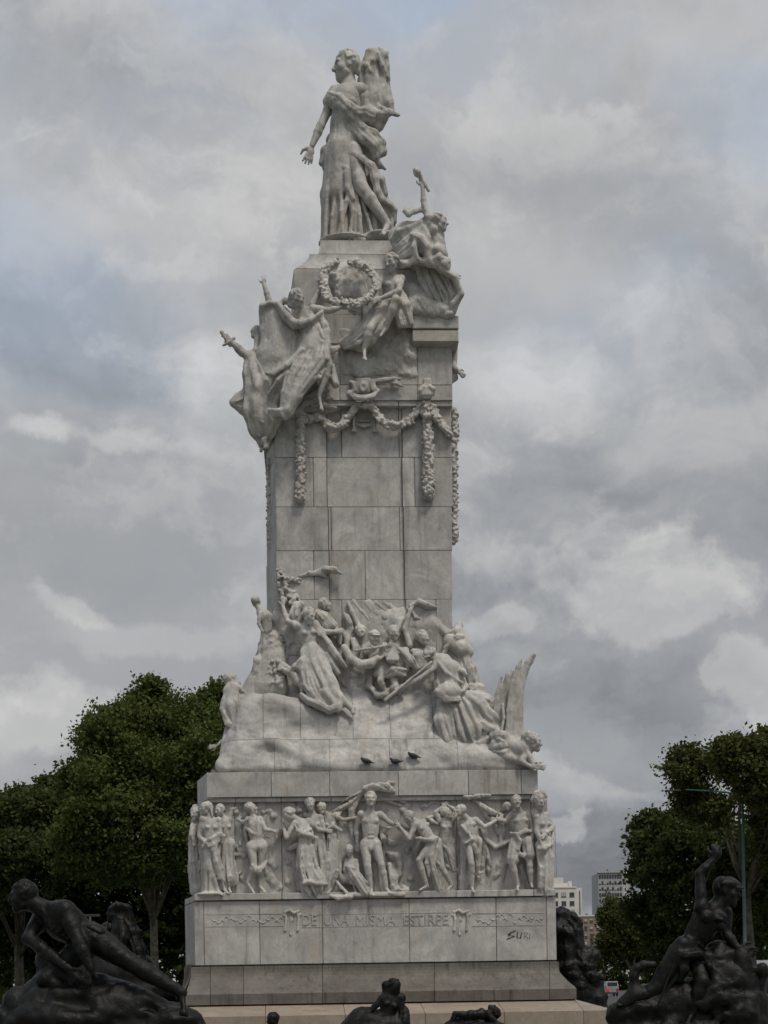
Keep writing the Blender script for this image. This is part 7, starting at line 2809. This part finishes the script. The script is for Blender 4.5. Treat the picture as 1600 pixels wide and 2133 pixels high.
hull([car_sec(-2.1, .62, .42, .72), car_sec(-2.0, .80, .30, .84), car_sec(-1.0, .86, .24, .93), car_sec(0.9, .86, .24, .92), car_sec(1.7, .84, .28, .86), car_sec(2.05, .70, .36, .70)], 'body', M['white_paint'], car, True)
hull([[(-1.75, -.70, .86), (-1.35, -.58, 1.38), (-1.35, .58, 1.38), (-1.75, .70, .86)], [(-.6, -.78, .90), (-.6, -.62, 1.46), (-.6, .62, 1.46), (-.6, .78, .90)], [(.3, -.78, .90), (.3, -.60, 1.43), (.3, .60, 1.43), (.3, .78, .90)], [(1.15, -.74, .88), (1.1, -.72, .92), (1.1, .72, .92), (1.15, .74, .88)]], 'cabin', M['white_paint'], car, False)
for s_ in (-1, 1):
    for (a, b) in ((-1.25, -.42), (-.36, .42)):
        y = .80 * s_
        vv = [(a - (.18 if a < -1 else 0), .775 * s_, .95), (b + (.25 if b > 0 else 0), .785 * s_, .95), (b, .655 * s_, 1.36), (a, .645 * s_, 1.36)]
        vv2 = [(x, yy - .03 * s_, z) for x, yy, z in vv]
        MB().add(vv + vv2, [(0, 1, 2, 3), (7, 6, 5, 4), (0, 4, 5, 1), (1, 5, 6, 2), (2, 6, 7, 3), (3, 7, 4, 0)]).build('side_window', M['glass'], car)
vv = [(-1.74, -.62, .93), (-1.74, .62, .93), (-1.42, .52, 1.33), (-1.42, -.52, 1.33)]
MB().add(vv + [(x + .04, y, z) for x, y, z in vv], [(0, 3, 2, 1), (4, 5, 6, 7), (0, 1, 5, 4), (1, 2, 6, 5), (2, 3, 7, 6), (3, 0, 4, 7)]).build('rear_window', M['glass'], car)
for x in (-1.25, 1.3):
    for y in (-.74, .74):
        wheel(car, x, y, .31, .2, 'y')
for y in (-.62, .62):
    MB().box(-2.09, y - .12, .62, -2.0, y + .12, .78, .02).build('tail_light', M['red_lens'], car)

# a van far down the avenue, seen from behind with its brake light on
D = 205
fv = Frame(D)
xc = fv.p((1276, 2060))[0]
van = empty('van', (xc, D, 0))
tag(van, 'grey van far down the avenue with a red brake light', 'van')
MB().box(-.85, 0, .35, .85, 4.2, 1.35, .08).build('body', M['grey_paint'], van)
hull([[(-.83, .02, 1.34), (.83, .02, 1.34), (.72, .22, 2.0), (-.72, .22, 2.0)], [(-.83, 3.2, 1.34), (.83, 3.2, 1.34), (.72, 2.7, 2.0), (-.72, 2.7, 2.0)]], 'cabin', M['grey_paint'], van)
MB().box(-.66, -.02, 1.40, .66, .03, 1.86).build('rear_window', M['glass'], van)
MB().box(-.80, -.05, .62, -.42, .02, 1.0).build('brake_light', M['tail'], van)
MB().box(.52, -.05, .68, .80, .02, 1.0).build('brake_light', M['red_lens'], van)
MB().box(-.8, -.1, .36, .8, .0, .56, .03).build('bumper', M['steel'], van)
for x in (-.7, .7):
    wheel(van, x, .8, .34, .2)
    wheel(van, x, 3.4, .34, .2)

# pigeons on the ledge of the rock
M['pigeon'] = plain('slate pigeon feathers', (.035, .036, .042), .6, 0, .3, .35, 30)


def pigeon(at, label, left=1, tilt=.3, tail=1):
    p = MF.p(at)
    w = Matrix.Translation((0, MD, 0)) @ Matrix.Rotation(MROT, 4, 'Z') @ Vector(p)
    c = Fig(MF, .012)
    x, y, d = at
    s = left
    c.ell((x, y - 5, d), (10, 5.5, 5.2), ((1, 0, tilt * s * -1), (0, 1, 0), (tilt * s, 0, 1)), 2)
    c.cap((x - 5 * s, y - 6, d), (x - 8.5 * s, y - 9.5, d), 3.6, 2.6, 2)
    c.ell((x - 9 * s, y - 10.5, d), (2.8, 2.4, 2.4), k=1.5)
    c.cap((x - 11 * s, y - 10.2, d), (x - 13.2 * s, y - 9.4, d), .8, .3, .5)
    c.cap((x + 5 * s, y - 4, d), (x + 15 * s, y - 2 + tail, d), 3.4, 2.2, 2, (np.array((0, 0, 1.0)), .5))
    c.ell((x + 2 * s, y - 5.5, d + 4.6), (9, 1.8, 3.6), ((1, 0, tilt * s * -1), (0, 1, 0), (tilt * s, 0, 1)), 1)
    c.ell((x + 2 * s, y - 5.5, d - 4.6), (9, 1.8, 3.6), ((1, 0, tilt * s * -1), (0, 1, 0), (tilt * s, 0, 1)), 1)
    c.cap((x - 1, y - 2, d + 2), (x - 1, y + 1.6, d + 2), .7, .7, .4)
    c.cap((x + 1, y - 2, d - 2), (x + 1, y + 1.6, d - 2), .7, .7, .4)
    v, fc = c.mesh()
    o = mesh_obj('pigeon', v - np.array(p), fc, M['pigeon'], None, True, w)
    o.rotation_euler = (0, 0, MROT)
    return tag(o, label, 'pigeon', 'pigeons on the ledge of the rock')


pigeon((763, 1590, -16), 'dark pigeon on the marble ledge, leftmost of the three', 1, .25)
pigeon((824, 1591, -16), 'dark pigeon on the marble ledge with ruffled wings, middle of the three', 1, .0, -4)
pigeon((861, 1579, -22), 'dark pigeon highest on the marble ledge, rightmost of the three', 1, .3)
